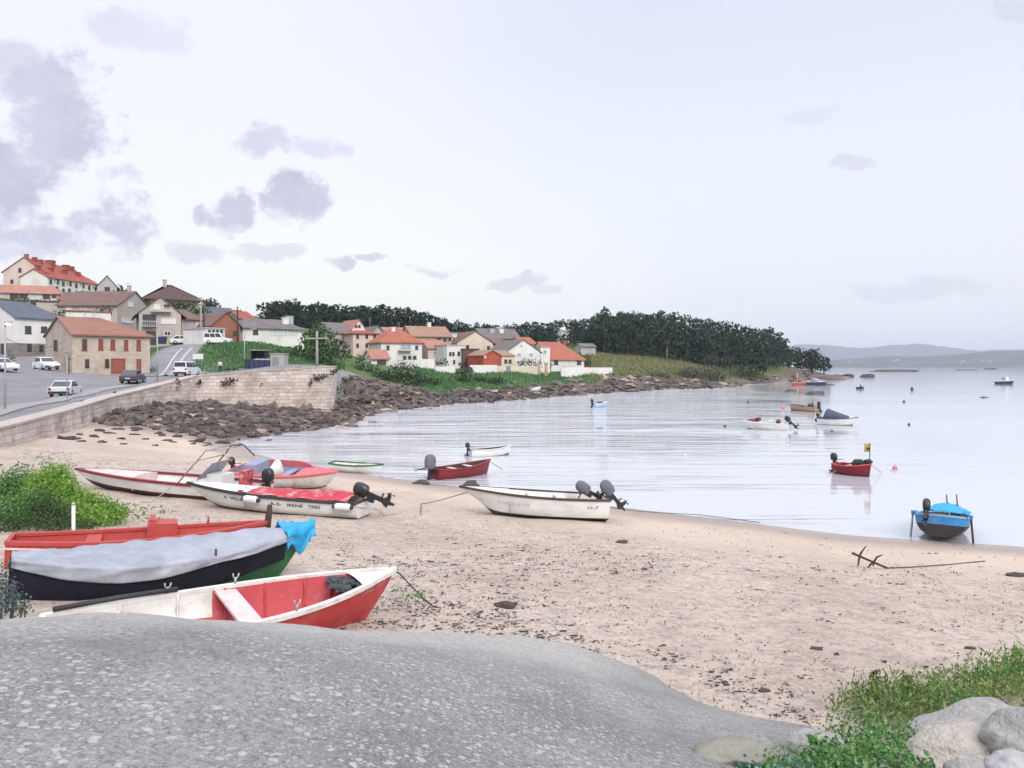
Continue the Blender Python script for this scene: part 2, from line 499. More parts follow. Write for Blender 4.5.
def tps_fit(p, z, lam=0.4):
    n = len(p)
    r = np.hypot(p[:, 0][:, None] - p[:, 0][None], p[:, 1][:, None] - p[:, 1][None])
    K = np.where(r > 0, r ** 2 * np.log(np.maximum(r, 1e-9)), 0) + lam * np.eye(n)
    Q = np.c_[np.ones(n), p]
    A = np.block([[K, Q], [Q.T, np.zeros((3, 3))]])
    return np.linalg.solve(A, np.r_[z, 0, 0, 0])


def tps_eval(p, w, X, Y):
    out = w[-3] + w[-2] * X + w[-1] * Y
    for i in range(len(p)):
        r2 = (X - p[i, 0]) ** 2 + (Y - p[i, 1]) ** 2
        out = out + w[i] * 0.5 * r2 * np.log(np.maximum(r2, 1e-12))
    return out


S0 = 40.0
LW = tps_fit(LPTS[:, :2] / S0, LPTS[:, 2], 0.004)
EDGEPIX = [(-400, 640, 5.1), (-250, 630, 5.2), (-120, 622, 5.4), (-60, 620, 5.5), (0, 617, 5.65), (60, 612, 5.9), (100, 610, 6.1), (150, 613, 6.3), (200, 617, 6.5), (250, 621, 6.75), (300, 625, 7.0), (350, 628, 7.35), (400, 630, 7.8),
           (440, 631, 8.2), (480, 632, 8.6), (520, 635, 8.9), (560, 641, 9.1), (600, 653, 9.15), (640, 668, 9.1), (680, 687, 8.8), (720, 703, 8.45), (760, 713, 8.1), (800, 722, 7.8), (830, 736, 7.2)]
EDGE3 = [tuple(P(*q)) for q in EDGEPIX]
RAMP = np.array(EDGE3 + [(-2.09, 3.1, 3.66), (0, 0, 3.75), (2.3, 5.7, 2.2), (0.3, 4.3, 3.0), (3, 3, 2.9), (-6, 3, 3.95), (-1.5, 5, 3.35), (0, 6.5, 2.66), (1.3, 7.3, 2.14), (3, -3, 3.6), (-6, -3, 4.1), (0, 2, 3.5)])
RW = tps_fit(RAMP[:, :2], RAMP[:, 2], 0.02)


def vnoise(X, Y, s, seed=0):
    X = X / s + seed * 17.3; Y = Y / s - seed * 9.1
    xi, yi = np.floor(X).astype(np.int64), np.floor(Y).astype(np.int64)
    fx, fy = X - xi, Y - yi
    fx, fy = fx * fx * (3 - 2 * fx), fy * fy * (3 - 2 * fy)
    def h(a, b):
        q = np.sin(a * 127.1 + b * 311.7 + seed * 74.7) * 43758.5453
        return q - np.floor(q)
    return (h(xi, yi) * (1 - fx) + h(xi + 1, yi) * fx) * (1 - fy) + (h(xi, yi + 1) * (1 - fx) + h(xi + 1, yi + 1) * fx) * fy - 0.5


def sstep(x, a, b):
    t = np.clip((x - a) / (b - a), 0, 1)
    return t * t * (3 - 2 * t)


def terrain(X, Y, masks=False):
    X, Y = np.asarray(X, float), np.asarray(Y, float)
    d = sdist(COAST, X, Y); dt = sdist(TOWN, X, Y)
    beach = np.where(d > 0, np.where(d < 20, 0.095 * d, 1.9 + 0.05 * (d - 20)), 0.11 * d)
    beach = np.clip(beach, -2.5, 2.6) + 0.07 * vnoise(X, Y, 2.2, 1) * sstep(d, 0.5, 4) + 0.075 * vnoise(X, Y, 0.75, 2) * sstep(d, 2, 6) * sstep(-Y, -40, -25)
    land = tps_eval(LPTS[:, :2] / S0, LW, X / S0, Y / S0)
    land = np.clip(land, 1.0, 60)
    wallzone = ((X < -18.0) & (Y < 90))
    w = np.where(wallzone, sstep(dt, -0.1, 0.5), sstep(dt, -9, 4) * sstep(d, -0.5, 5))
    rock = sstep(d, -2, 1.5) * (1 - sstep(dt, 1.0, 7)) * sstep(Y + X * 0.25, 44, 52)
    land_n = land + (0.5 * vnoise(X, Y, 9, 4) + .25 * vnoise(X, Y, 3, 5)) * sstep(dt, 2, 14) * sstep(X, -22, -14) * (Y > 95)
    h = beach * (1 - w) + land_n * w
    h = h + rock * (0.9 * vnoise(X, Y, 3.1, 6) + 0.55 * vnoise(X, Y, 1.3, 7) + 0.15) * np.where(wallzone | (Y < 100), 0.32, 0.9)
    h = h + 1.15 * np.exp(-(((X - 5.6) / 1.9) ** 2 + ((Y - 4.2) / 1.9) ** 2))        # stony bank in the near corner
    if not masks: return h
    return h, d, dt, w, rock


def tz(x, y):
    return float(terrain(np.array([x]), np.array([y]))[0])


def G(px, py, ymax=400.0):
    """where the line of sight through a photo pixel meets the ground"""
    Y = np.geomspace(2.5, ymax, 1500)
    X = (px - CX) / F * Y; Z = H - (py - CY) / F * Y
    h = np.maximum(terrain(X, Y), 0.0)
    k = np.argmax(h >= Z)
    return Vector((X[k], Y[k], h[k]))


NU, NV = 440, 440
u = np.linspace(-1.75, 1.55, NU); yy = np.geomspace(4.0, 860.0, NV) - 18.0
XX = u[None, :] * (yy[:, None] + 18.0); YY = np.repeat(yy[:, None], NU, 1)
hh, dd, dtt, ww, rr = terrain(XX, YY, True)
V = np.stack([XX, YY, hh], -1).reshape(-1, 3)
idx = np.arange(NU * NV).reshape(NV, NU)
Fq = np.stack([idx[:-1, :-1], idx[:-1, 1:], idx[1:, 1:], idx[1:, :-1]], -1).reshape(-1, 4)

# masks stored per vertex: R rock, G grass, B dry grass, A paved
grass = np.where((XX < -18) & (YY < 95), (dtt > -0.4) * 1.0, sstep(dtt, 0, 3))
pxx = CX + F * XX / np.maximum(YY, 1)
pave = (dtt > -0.5) * sstep(-(XX + 0.0), 18.5, 20) * (1 - sstep(YY + 0.35 * (XX + 40), 103, 112))
dry = grass * sstep(pxx, 575, 640) * (0.75 + 0.6 * vnoise(XX, YY, 14, 3))
maskc = np.stack([rr, grass, np.clip(dry, 0, 1), pave], -1).reshape(-1, 4).astype(np.float32)


def ground_material():
    m = bpy.data.materials.new('beach_and_land')
    t, n, l = nt(m)
    b = n['Principled BSDF']; b.inputs['Roughness'].default_value = 0.9; b.inputs['Specular IOR Level'].default_value = 0.15
    tc = N(n, 'ShaderNodeTexCoord'); at = N(n, 'ShaderNodeAttribute', attribute_name='cover')
    sp = N(n, 'ShaderNodeSeparateColor'); l.new(at.outputs['Color'], sp.inputs[0])

    def noise(s, d=6, r=0.6, st=(1, 1, 1)):
        mp = N(n, 'ShaderNodeMapping'); mp.inputs['Scale'].default_value = st; l.new(tc.outputs['Object'], mp.inputs['Vector'])
        z = N(n, 'ShaderNodeTexNoise'); z.inputs['Scale'].default_value = s; z.inputs['Detail'].default_value = d; z.inputs['Roughness'].default_value = r
        l.new(mp.outputs['Vector'], z.inputs['Vector']); return z.outputs['Fac']

    def rng_(x, a, b_, c=0.0, d=1.0):
        r = N(n, 'ShaderNodeMapRange', interpolation_type='SMOOTHSTEP'); l.new(x, r.inputs['Value'])
        for k, v in zip(('From Min', 'From Max', 'To Min', 'To Max'), (a, b_, c, d)): r.inputs[k].default_value = v
        return r.outputs['Result']

    def mix(f, a, c):
        q = N(n, 'ShaderNodeMix', data_type='RGBA')
        for k, x in (('Factor', f), ('A', a), ('B', c)):
            if isinstance(x, float): q.inputs[k].default_value = x
            elif isinstance(x, tuple): q.inputs[k].default_value = (*x, 1)
            else: l.new(x, q.inputs[k])
        return q.outputs['Result']

    def mul(a, c):
        q = N(n, 'ShaderNodeMath', operation='MULTIPLY')
        for i, x in enumerate((a, c)):
            if isinstance(x, float): q.inputs[i].default_value = x
            else: l.new(x, q.inputs[i])
        return q.outputs[0]

    sand = mix(rng_(noise(0.35, 5), 0.35, 0.68), SAND_A, SAND_B)
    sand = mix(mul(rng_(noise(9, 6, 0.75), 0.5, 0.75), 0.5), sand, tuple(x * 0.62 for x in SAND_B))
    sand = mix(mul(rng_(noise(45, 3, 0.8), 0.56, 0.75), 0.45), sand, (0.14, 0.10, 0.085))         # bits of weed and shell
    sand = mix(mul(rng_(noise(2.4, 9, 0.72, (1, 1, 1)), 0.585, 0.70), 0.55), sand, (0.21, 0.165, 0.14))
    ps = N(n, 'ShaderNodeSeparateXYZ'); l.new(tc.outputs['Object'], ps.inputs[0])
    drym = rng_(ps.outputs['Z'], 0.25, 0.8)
    sand = mix(mul(mul(rng_(noise(3.2, 10, 0.8), 0.47, 0.60), drym), 0.55), sand, (0.27, 0.225, 0.195))  # dark mottling painted for the shade in footprints, and for debris
    sand = mix(mul(mul(rng_(noise(9.5, 8, 0.85, (1, 1, 1)), 0.50, 0.60), drym), 0.65), sand, (0.24, 0.20, 0.175))  # finer mottling: more painted footprint shade and dark bits
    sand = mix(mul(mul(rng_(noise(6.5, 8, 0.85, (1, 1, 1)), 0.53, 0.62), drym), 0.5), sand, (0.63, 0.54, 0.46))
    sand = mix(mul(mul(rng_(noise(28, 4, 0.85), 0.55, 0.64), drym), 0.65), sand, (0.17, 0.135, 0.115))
    wet = rng_(ps.outputs['Z'], 0.10, 0.30, 1.0, 0.0)
    wet2 = rng_(ps.outputs['Z'], 0.3, 1.0, 1.0, 0.0)
    sand = mix(mul(wet2, 0.35), sand, (0.44, 0.345, 0.275))
    sand = mix(mul(wet, 0.7), sand, (0.25, 0.205, 0.175))
    rockc = mix(rng_(noise(0.8, 8, 0.7), 0.35, 0.65), (0.17, 0.135, 0.115), (0.075, 0.06, 0.052))
    rockc = mix(rng_(ps.outputs['Z'], 0.15, 0.6, 0.85, 0.0), rockc, (0.04, 0.034, 0.03))
    gr = mix(rng_(noise(0.5, 8, 0.7), 0.35, 0.65), (0.055, 0.105, 0.03), (0.105, 0.155, 0.05))
    dr = mix(rng_(noise(0.3, 8, 0.7, (1, 0.6, 1)), 0.35, 0.65), (0.19, 0.20, 0.10), (0.10, 0.14, 0.06))
    pv = mix(rng_(noise(0.4, 7, 0.7), 0.3, 0.7), (0.25, 0.245, 0.255), (0.19, 0.188, 0.197))
    c = mix(sp.outputs['Red'], sand, rockc)
    c = mix(sp.outputs['Green'], c, gr)
    c = mix(sp.outputs['Blue'], c, dr)
    c = mix(at.outputs['Alpha'], c, pv)
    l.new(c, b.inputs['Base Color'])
    l.new(rng_(ps.outputs['Z'], 0.02, 0.22, 0.25, 0.92), b.inputs['Roughness'])
    # footprints and tumbled sand
    vo = N(n, 'ShaderNodeTexVoronoi'); vo.inputs['Scale'].default_value = 2.3; l.new(tc.outputs['Object'], vo.inputs['Vector'])
    ft = mul(rng_(vo.outputs['Distance'], 0.0, 0.42, 0.0, 1.0), rng_(ps.outputs['Z'], 0.35, 1.0))
    hsum = N(n, 'ShaderNodeMath', operation='MULTIPLY_ADD'); l.new(noise(7, 6, 0.7), hsum.inputs[0]); hsum.inputs[1].default_value = 1.1; l.new(ft, hsum.inputs[2])
    h2 = N(n, 'ShaderNodeMath', operation='MULTIPLY_ADD'); l.new(noise(40, 3, 0.7), h2.inputs[0]); h2.inputs[1].default_value = 0.35; l.new(hsum.outputs[0], h2.inputs[2])
    bp = N(n, 'ShaderNodeBump'); bp.inputs['Distance'].default_value = 0.07
    l.new(rng_(ps.outputs['Z'], 0.15, 0.9, 0.12, 0.75), bp.inputs['Strength'])
    l.new(h2.outputs[0], bp.inputs['Height']); l.new(bp.outputs['Normal'], b.inputs['Normal'])
    return m


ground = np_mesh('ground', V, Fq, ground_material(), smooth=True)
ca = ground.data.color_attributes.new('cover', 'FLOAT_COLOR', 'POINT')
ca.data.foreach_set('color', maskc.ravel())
tag(ground, kind='structure')


# ------------------------------------------------------------------ water
def water_material():
    m = bpy.data.materials.new('sea_water')
    t, n, l = nt(m)
    b = n['Principled BSDF']
    b.inputs['Base Color'].default_value = (*WATER_C, 1)
    b.inputs['Roughness'].default_value = 0.06; b.inputs['IOR'].default_value = 2.4; b.inputs['Specular IOR Level'].default_value = 0.5
    tc = N(n, 'ShaderNodeTexCoord'); sp = N(n, 'ShaderNodeSeparateXYZ'); l.new(tc.outputs['Object'], sp.inputs[0])

    def noise(s, st, d=4, r=0.55, dist=0.0):
        mp = N(n, 'ShaderNodeMapping'); mp.inputs['Scale'].default_value = st; mp.inputs['Rotation'].default_value = (0, 0, 0.12); l.new(tc.outputs['Object'], mp.inputs['Vector'])
        z = N(n, 'ShaderNodeTexNoise'); z.inputs['Scale'].default_value = s; z.inputs['Detail'].default_value = d; z.inputs['Roughness'].default_value = r; z.inputs['Distortion'].default_value = dist
        l.new(mp.outputs['Vector'], z.inputs['Vector']); return z.outputs['Fac']

    def mr(x, a, b_, c=0.0, d=1.0):
        r = N(n, 'ShaderNodeMapRange', interpolation_type='SMOOTHSTEP'); l.new(x, r.inputs['Value'])
        for k, v in zip(('From Min', 'From Max', 'To Min', 'To Max'), (a, b_, c, d)): r.inputs[k].default_value = v
        return r.outputs['Result']

    def mm(op, a, c, e=None):
        q = N(n, 'ShaderNodeMath', operation=op)
        for i, x in enumerate((a, c, e)):
            if x is None: continue
            if isinstance(x, (int, float)): q.inputs[i].default_value = x
            else: l.new(x, q.inputs[i])
        return q.outputs[0]

    # wind-ruffled strip off the point, calm water towards the open ria and close to the sand
    lane = mm('MULTIPLY_ADD', sp.outputs['Y'], -0.30, sp.outputs['X'])       # grows towards the open side
    ruff = mr(mm('MULTIPLY_ADD', noise(0.05, (1, 0.5, 1), 3), 26.0, lane), -2.0, 24.0, 1.0, 0.0)
    ruff = mm('MULTIPLY', ruff, mr(sp.outputs['Y'], 34.0, 60.0, 0.35, 1.0))
    # long low swell whose crests stand out as thin lines
    sw = noise(0.15, (0.10, 1.5, 1), 5, 0.62, 0.8)
    cr = mm('SUBTRACT', 1.0, mm('ABSOLUTE', mm('MULTIPLY', mm('SUBTRACT', sw, 0.5), 7.0), None))
    crest = mm('MULTIPLY', mr(cr, 0.3, 1.0), mr(noise(0.06, (0.5, 1.2, 1), 3), 0.42, 0.62))
    far = mr(mm('MULTIPLY_ADD', noise(0.06, (0.5, 1.0, 1), 3), 30.0, sp.outputs['Y']), 70.0, 100.0)
    chop = mm('MULTIPLY', noise(0.55, (0.55, 1.0, 1), 5, 0.7, 0.5), mm('MULTIPLY_ADD', far, 1.5, 0.10))
    rip = mm('MULTIPLY', noise(0.34, (0.3, 1.3, 1), 4, 0.6, 1.0), 0.35)
    patch = mm('MULTIPLY', noise(0.23, (0.45, 1.1, 1), 3, 0.6, 0.4), mm('MULTIPLY_ADD', far, 3.4, 0.25))
    wav = mm('ADD', mm('ADD', mm('MULTIPLY_ADD', crest, 0.85, chop), rip), patch)
    amp = mm('MULTIPLY_ADD', ruff, 1.0, 0.03)
    hgt = mm('MULTIPLY', wav, amp)
    bp = N(n, 'ShaderNodeBump'); bp.inputs['Strength'].default_value = 1.0; bp.inputs['Distance'].default_value = 0.25
    l.new(hgt, bp.inputs['Height']); l.new(bp.outputs['Normal'], b.inputs['Normal'])
    return m


mb = MB()
mb.add([(-9000, 15, 0), (9000, -60, 0), (9000, 8800, 0), (-9000, 8800, 0)], [(0, 1, 2, 3)])
mb.v = [(-2500, -200, 0), (2500, -200, 0), (9500, 8800, 0), (-9500, 8800, 0)]
water = mb.build('water', water_material()); tag(water, kind='structure')

# ------------------------------------------------------------------ concrete slipway the camera stands on
EDGE = [(-9.5, 4.9)] + [(q[0], q[1]) for q in EDGE3] + [(3.3, 6.0)]


def edge_y(x):
    xs = [e[0] for e in EDGE]; ys = [e[1] for e in EDGE]
    return np.interp(x, xs, ys)


NXR, NYR = 240, 150
xs = np.linspace(-9, 3.3, NXR); tt = np.linspace(0, 1, NYR) ** 0.8
ey = edge_y(xs) + 0.07 * vnoise(xs, xs * 0, 0.13, 5) + 0.10 * vnoise(xs, xs * 0, 0.35, 3) + 0.12 * vnoise(xs, xs * 0 + 5, 1.1, 4)
XR = np.repeat(xs[None], NYR, 0); YR = -3.0 + (ey[None] + 3.0) * tt[:, None]
ZR = tps_eval(RAMP[:, :2], RW, XR, YR)
ed = ey[None] - YR
ZR = ZR + 0.045 * vnoise(XR, YR, 0.9, 8) + 0.02 * vnoise(XR, YR, 0.28, 9) + 0.008 * vnoise(XR, YR, 0.09, 10)
ZR = ZR - 0.03 * np.exp(-ed / 0.08)
VR = np.stack([XR, YR, ZR], -1)
skirt = VR[-1].copy(); skirt[:, 2] -= 1.6; skirt[:, 1] += 0.05
mid = VR[-1].copy(); mid[:, 2] -= 0.18; mid[:, 1] += 0.04
side1 = VR[:, -1].copy(); 
allV = np.concatenate([VR.reshape(-1, 3), mid, skirt])
ir = np.arange(NXR * NYR).reshape(NYR, NXR)
fr = np.stack([ir[:-1, :-1], ir[:-1, 1:], ir[1:, 1:], ir[1:, :-1]], -1).reshape(-1, 4)
b0 = NXR * NYR; k = np.arange(NXR - 1)
f2 = np.stack([ir[-1, :-1], ir[-1, 1:], b0 + k + 1, b0 + k], -1)
f3 = np.stack([b0 + k, b0 + k + 1, b0 + NXR + k + 1, b0 + NXR + k], -1)


def ramp_material():
    m = bpy.data.materials.new('old_concrete')
    t, n, l = nt(m)
    b = n['Principled BSDF']; b.inputs['Roughness'].default_value = 0.9; b.inputs['Specular IOR Level'].default_value = 0.15
    tc = N(n, 'ShaderNodeTexCoord')

    def noise(s, d=6, r=0.6, st=(1, 1, 1)):
        mp = N(n, 'ShaderNodeMapping'); mp.inputs['Scale'].default_value = st; l.new(tc.outputs['Object'], mp.inputs['Vector'])
        z = N(n, 'ShaderNodeTexNoise'); z.inputs['Scale'].default_value = s; z.inputs['Detail'].default_value = d; z.inputs['Roughness'].default_value = r
        l.new(mp.outputs['Vector'], z.inputs['Vector']); return z.outputs['Fac']

    def mr(x, a, b_, c=0.0, d=1.0):
        r = N(n, 'ShaderNodeMapRange', interpolation_type='SMOOTHSTEP'); l.new(x, r.inputs['Value'])
        for k_, v in zip(('From Min', 'From Max', 'To Min', 'To Max'), (a, b_, c, d)): r.inputs[k_].default_value = v
        return r.outputs['Result']

    def mix(f, a, c):
        q = N(n, 'ShaderNodeMix', data_type='RGBA')
        for k_, x in (('Factor', f), ('A', a), ('B', c)):
            if isinstance(x, float): q.inputs[k_].default_value = x
            elif isinstance(x, tuple): q.inputs[k_].default_value = (*x, 1)
            else: l.new(x, q.inputs[k_])
        return q.outputs['Result']

    def mul(a, c):
        q = N(n, 'ShaderNodeMath', operation='MULTIPLY')
        for i, x in enumerate((a, c)):
            if isinstance(x, float): q.inputs[i].default_value = x
            else: l.new(x, q.inputs[i])
        return q.outputs[0]

    c = mix(mr(noise(0.8, 8, 0.7), 0.3, 0.7), CONC_A, CONC_B)
    c = mix(mul(mr(noise(24, 6, 0.85), 0.42, 0.66), 0.75), c, tuple(x * 0.42 for x in CONC_B))
    c = mix(mul(mr(noise(85, 3, 0.85), 0.54, 0.66), 0.75), c, (0.055, 0.055, 0.057))
    c = mix(mul(mr(noise(70, 3, 0.85), 0.56, 0.68), 0.55), c, (0.50, 0.49, 0.48))
    at = N(n, 'ShaderNodeAttribute', attribute_name='rim_lichen'); sp = N(n, 'ShaderNodeSeparateColor'); l.new(at.outputs['Color'], sp.inputs[0])  # red: paler concrete towards the far rim; green: lichen
    c = mix(mul(sp.outputs['Red'], 0.85), c, mix(mr(noise(14, 9, 0.8), 0.35, 0.66), CONC_RIM, tuple(x * 0.66 for x in CONC_RIM)))
    # pale lichen rosettes
    nzv = N(n, 'ShaderNodeTexNoise'); nzv.inputs['Scale'].default_value = 9; nzv.inputs['Detail'].default_value = 4; l.new(tc.outputs['Object'], nzv.inputs['Vector'])
    va = N(n, 'ShaderNodeVectorMath', operation='MULTIPLY_ADD'); va.inputs[1].default_value = (0.07, 0.07, 0.07); l.new(nzv.outputs['Color'], va.inputs[0]); l.new(tc.outputs['Object'], va.inputs[2])
    for sc, th, amt in ((14.0, 0.33, 0.75), (22.0, 0.33, 0.65), (36.0, 0.33, 0.55)):
        vo = N(n, 'ShaderNodeTexVoronoi'); vo.inputs['Scale'].default_value = sc; l.new(va.outputs[0], vo.inputs['Vector'])
        sc_ = N(n, 'ShaderNodeSeparateColor'); l.new(vo.outputs['Color'], sc_.inputs[0])
        pick = mr(sc_.outputs['Red'], 0.22, 0.7)
        siz = N(n, 'ShaderNodeMath', operation='MULTIPLY_ADD'); l.new(pick, siz.inputs[0]); siz.inputs[1].default_value = th; siz.inputs[2].default_value = 0.02
        df = N(n, 'ShaderNodeMath', operation='SUBTRACT'); l.new(siz.outputs[0], df.inputs[0]); l.new(vo.outputs['Distance'], df.inputs[1])
        spot = mul(mul(mr(df.outputs[0], 0.0, 0.09), mr(noise(0.9, 4, 0.6), 0.30, 0.52)), sp.outputs['Green'])
        c = mix(mul(spot, amt), c, (0.52, 0.52, 0.50))
    l.new(c, b.inputs['Base Color'])
    hs = N(n, 'ShaderNodeMath', operation='MULTIPLY_ADD'); l.new(noise(38, 5, 0.75), hs.inputs[0]); hs.inputs[1].default_value = 0.8; l.new(noise(6, 5, 0.7), hs.inputs[2])
    bp = N(n, 'ShaderNodeBump'); bp.inputs['Strength'].default_value = 0.8; bp.inputs['Distance'].default_value = 0.035
    l.new(hs.outputs[0], bp.inputs['Height']); l.new(bp.outputs['Normal'], b.inputs['Normal'])
    return m


slip = np_mesh('concrete_slipway', allV, np.concatenate([fr, f2, f3]), ramp_material(), smooth=True)
rim = sstep(1.7 + 1.1 * vnoise(XR, YR, 1.3, 12) + 0.5 * vnoise(XR, YR, .4, 13) + 0.14 * (XR + 2) - ed, -0.3, 1.3)
rim = rim * (1 - 0.85 * sstep(XR, 0.5, 1.9))
lich = (1 - 0.75 * rim) * (1 - 0.6 * sstep(XR + 0.2 * YR, 1.2, 3.0))
wc = np.zeros((len(allV), 4), np.float32); wc[:, 3] = 1
wc[:b0, 0] = rim.ravel(); wc[:b0, 1] = lich.ravel(); wc[b0:, 0] = 0.4
ca = slip.data.color_attributes.new('rim_lichen', 'FLOAT_COLOR', 'POINT'); ca.data.foreach_set('color', wc.ravel())
tag(slip, kind='structure')

# ------------------------------------------------------------------ hills across the water, and the air
def hill_range(name, y, depth, pts, seed, m):
    xs_ = np.array([(p[0] - CX) / F * y for p in pts]); hs_ = np.array([H - (p[1] - CY) / F * y for p in pts])
    X = np.linspace(xs_[0], xs_[-1], 260); hz = np.interp(X, xs_, hs_)
    t = np.linspace(-1, 1, 30)
    XX_ = np.repeat(X[None], 30, 0); YY_ = y + t[:, None] * depth + 0 * XX_
    prof = np.cos(t * PI / 2)[:, None] ** 0.8
    Z = hz[None] * prof * (1 + 0.22 * vnoise(XX_, YY_, depth * 0.35, seed) * (1 - 0.6 * prof) + 0.10 * vnoise(XX_, YY_, depth * 0.08, seed + 1)) - 1.5
    V_ = np.stack([XX_, YY_, Z], -1).reshape(-1, 3)
    ii = np.arange(260 * 30).reshape(30, 260)
    f = np.stack([ii[:-1, :-1], ii[:-1, 1:], ii[1:, 1:], ii[1:, :-1]], -1).reshape(-1, 4)
    o = np_mesh(name, V_, f, m, smooth=True)
    return tag(o, kind='structure')


hm = mat('hill_scrub', (0.06, 0.075, 0.06), (0.12, 0.12, 0.11), rough=0.95, scale=0.012, bump=0, detail=9)
hill_range('hills', 3400, 500, [(760, 366), (800, 363), (850, 359), (880, 356), (910, 356.5), (940, 355), (965, 354), (990, 351.5), (1010, 350.5), (1040, 350), (1100, 347), (1200, 352)], 3, hm)
hill_range('hills', 7400, 900, [(560, 366), (700, 360), (770, 349), (800, 344.5), (822, 344.5), (850, 347.5), (868, 347.5), (885, 346), (908, 343.5), (930, 345), (955, 349), (980, 351), (1000, 349.5), (1030, 351), (1100, 345), (1200, 350), (1300, 366)], 9, hm)

hz = MB().box((0, 4150, 140), (19400, 9500, 284))
haze = hz.build('haze', bpy.data.materials.new('sea_air')); tag(haze, kind='stuff')
t, n, l = nt(haze.data.materials[0])
n.remove(n['Principled BSDF'])
pv = N(n, 'ShaderNodeVolumePrincipled'); pv.inputs['Color'].default_value = (0.76, 0.84, 1.0, 1); pv.inputs['Density'].default_value = HAZE_D; pv.inputs['Anisotropy'].default_value = 0.0
l.new(pv.outputs['Volume'], n['Material Output'].inputs['Volume'])
# ------------------------------------------------------------------ lettering
def text_mesh(s, size=1.0, bold=0.0):
    cu = bpy.data.curves.new('lettering', 'FONT'); cu.body = s; cu.size = size; cu.resolution_u = 2; cu.offset = bold
    o = bpy.data.objects.new('lettering', cu); COL.objects.link(o)
    dg = bpy.context.evaluated_depsgraph_get()
    me = bpy.data.meshes.new_from_object(o.evaluated_get(dg))
    v = [tuple(q.co) for q in me.vertices]; f = [tuple(p.vertices) for p in me.polygons]
    bpy.data.objects.remove(o); bpy.data.curves.remove(cu); bpy.data.meshes.remove(me)
    return v, f


# ------------------------------------------------------------------ boat paint
WHITE = mat('white_gelcoat', (0.74, 0.74, 0.73), (0.62, 0.62, 0.61), rough=0.35, scale=1.6, bump=0.06, dirt=(0.34, 0.31, 0.27), dirt_scale=2.3, dirt_amt=0.5, stretch=(0.6, 1, 1.8))
WHITE2 = mat('chalky_white_paint', (0.70, 0.69, 0.66), (0.55, 0.53, 0.50), rough=0.6, scale=2.5, bump=0.15, dirt=(0.30, 0.24, 0.19), dirt_scale=3.5, dirt_amt=0.6)
PINKW = mat('faded_pinkish_white_paint', (0.68, 0.55, 0.52), (0.60, 0.44, 0.42), rough=0.6, scale=4, bump=0.12, dirt=(0.4, 0.2, 0.18), dirt_amt=0.4)
RED = mat('weathered_red_paint', (0.52, 0.065, 0.065), (0.43, 0.045, 0.05), rough=0.55, scale=2.0, bump=0.10, dirt=(0.60, 0.22, 0.20), dirt_scale=2.4, dirt_amt=0.45, detail=8)
REDIN = mat('faded_red_inside_paint', (0.46, 0.065, 0.075), (0.36, 0.045, 0.055), rough=0.65, scale=3.0, bump=0.15, dirt=(0.55, 0.30, 0.28), dirt_scale=3.0, dirt_amt=0.35)
ORED = mat('orange_red_paint', (0.44, 0.065, 0.058), (0.35, 0.05, 0.046), rough=0.6, scale=3.0, bump=0.15, dirt=(0.52, 0.2, 0.17), dirt_scale=3.0, dirt_amt=0.4)
MAROON = mat('dark_red_paint', (0.22, 0.024, 0.032), (0.15, 0.018, 0.024), rough=0.5, scale=3.0, bump=0.1, dirt=(0.08, 0.02, 0.02), dirt_amt=0.5)
PINKR = mat('sun_bleached_red_paint', (0.62, 0.16, 0.17), (0.52, 0.11, 0.125), rough=0.5, scale=2.5, bump=0.08)
GREEN = mat('green_boat_paint', (0.03, 0.17, 0.065), (0.02, 0.11, 0.045), rough=0.5, scale=3, bump=0.1, dirt=(0.06, 0.06, 0.04), dirt_amt=0.4)
BLACKP = mat('black_bottom_paint', (0.025, 0.024, 0.028), (0.045, 0.04, 0.04), rough=0.6, scale=4, bump=0.1)
BROWNA = mat('brown_antifouling', (0.085, 0.035, 0.03), (0.06, 0.03, 0.028), rough=0.75, scale=4, bump=0.15, dirt=(0.16, 0.13, 0.1), dirt_amt=0.5)
GREYA = mat('dark_grey_antifouling', (0.055, 0.052, 0.06), (0.09, 0.08, 0.08), rough=0.75, scale=3, bump=0.15, dirt=(0.2, 0.17, 0.14), dirt_amt=0.5)
PINKA = mat('faded_red_antifouling', (0.30, 0.16, 0.15), (0.22, 0.10, 0.10), rough=0.75, scale=4, bump=0.15, dirt=(0.35, 0.3, 0.27), dirt_amt=0.5)
BLUE = mat('bright_blue_paint', (0.05, 0.26, 0.55), (0.04, 0.19, 0.42), rough=0.45, scale=3, bump=0.1, dirt=(0.3, 0.4, 0.5), dirt_amt=0.35)
NAVY = mat('navy_canvas', (0.05, 0.065, 0.10), (0.08, 0.095, 0.13), rough=0.8, scale=3, bump=0.25)
BLUEGREY = mat('blue_grey_inside_paint', (0.30, 0.32, 0.42), (0.22, 0.24, 0.33), rough=0.6, scale=3, bump=0.1)
WOOD = mat('tan_varnished_wood', (0.46, 0.31, 0.22), (0.34, 0.21, 0.14), rough=0.55, scale=3, bump=0.12, stretch=(0.3, 2, 2), dirt=(0.12, 0.07, 0.05), dirt_amt=0.5)
DARKWOOD = mat('dark_weathered_wood', (0.085, 0.06, 0.045), (0.05, 0.035, 0.03), rough=0.8, scale=3, bump=0.2, stretch=(0.3, 2, 2))
ORANGE = mat('orange_boat_paint', (0.40, 0.11, 0.045), (0.28, 0.07, 0.035), rough=0.6, scale=4, bump=0.1)
BLACKPL = mat('black_motor_plastic', (0.014, 0.014, 0.016), (0.028, 0.028, 0.03), rough=0.35, scale=4, bump=0.05, spec=0.5)
GREYCOV = mat('grey_motor_cover_cloth', (0.10, 0.105, 0.13), (0.15, 0.155, 0.18), rough=0.75, scale=4, bump=0.4, bscale=7)
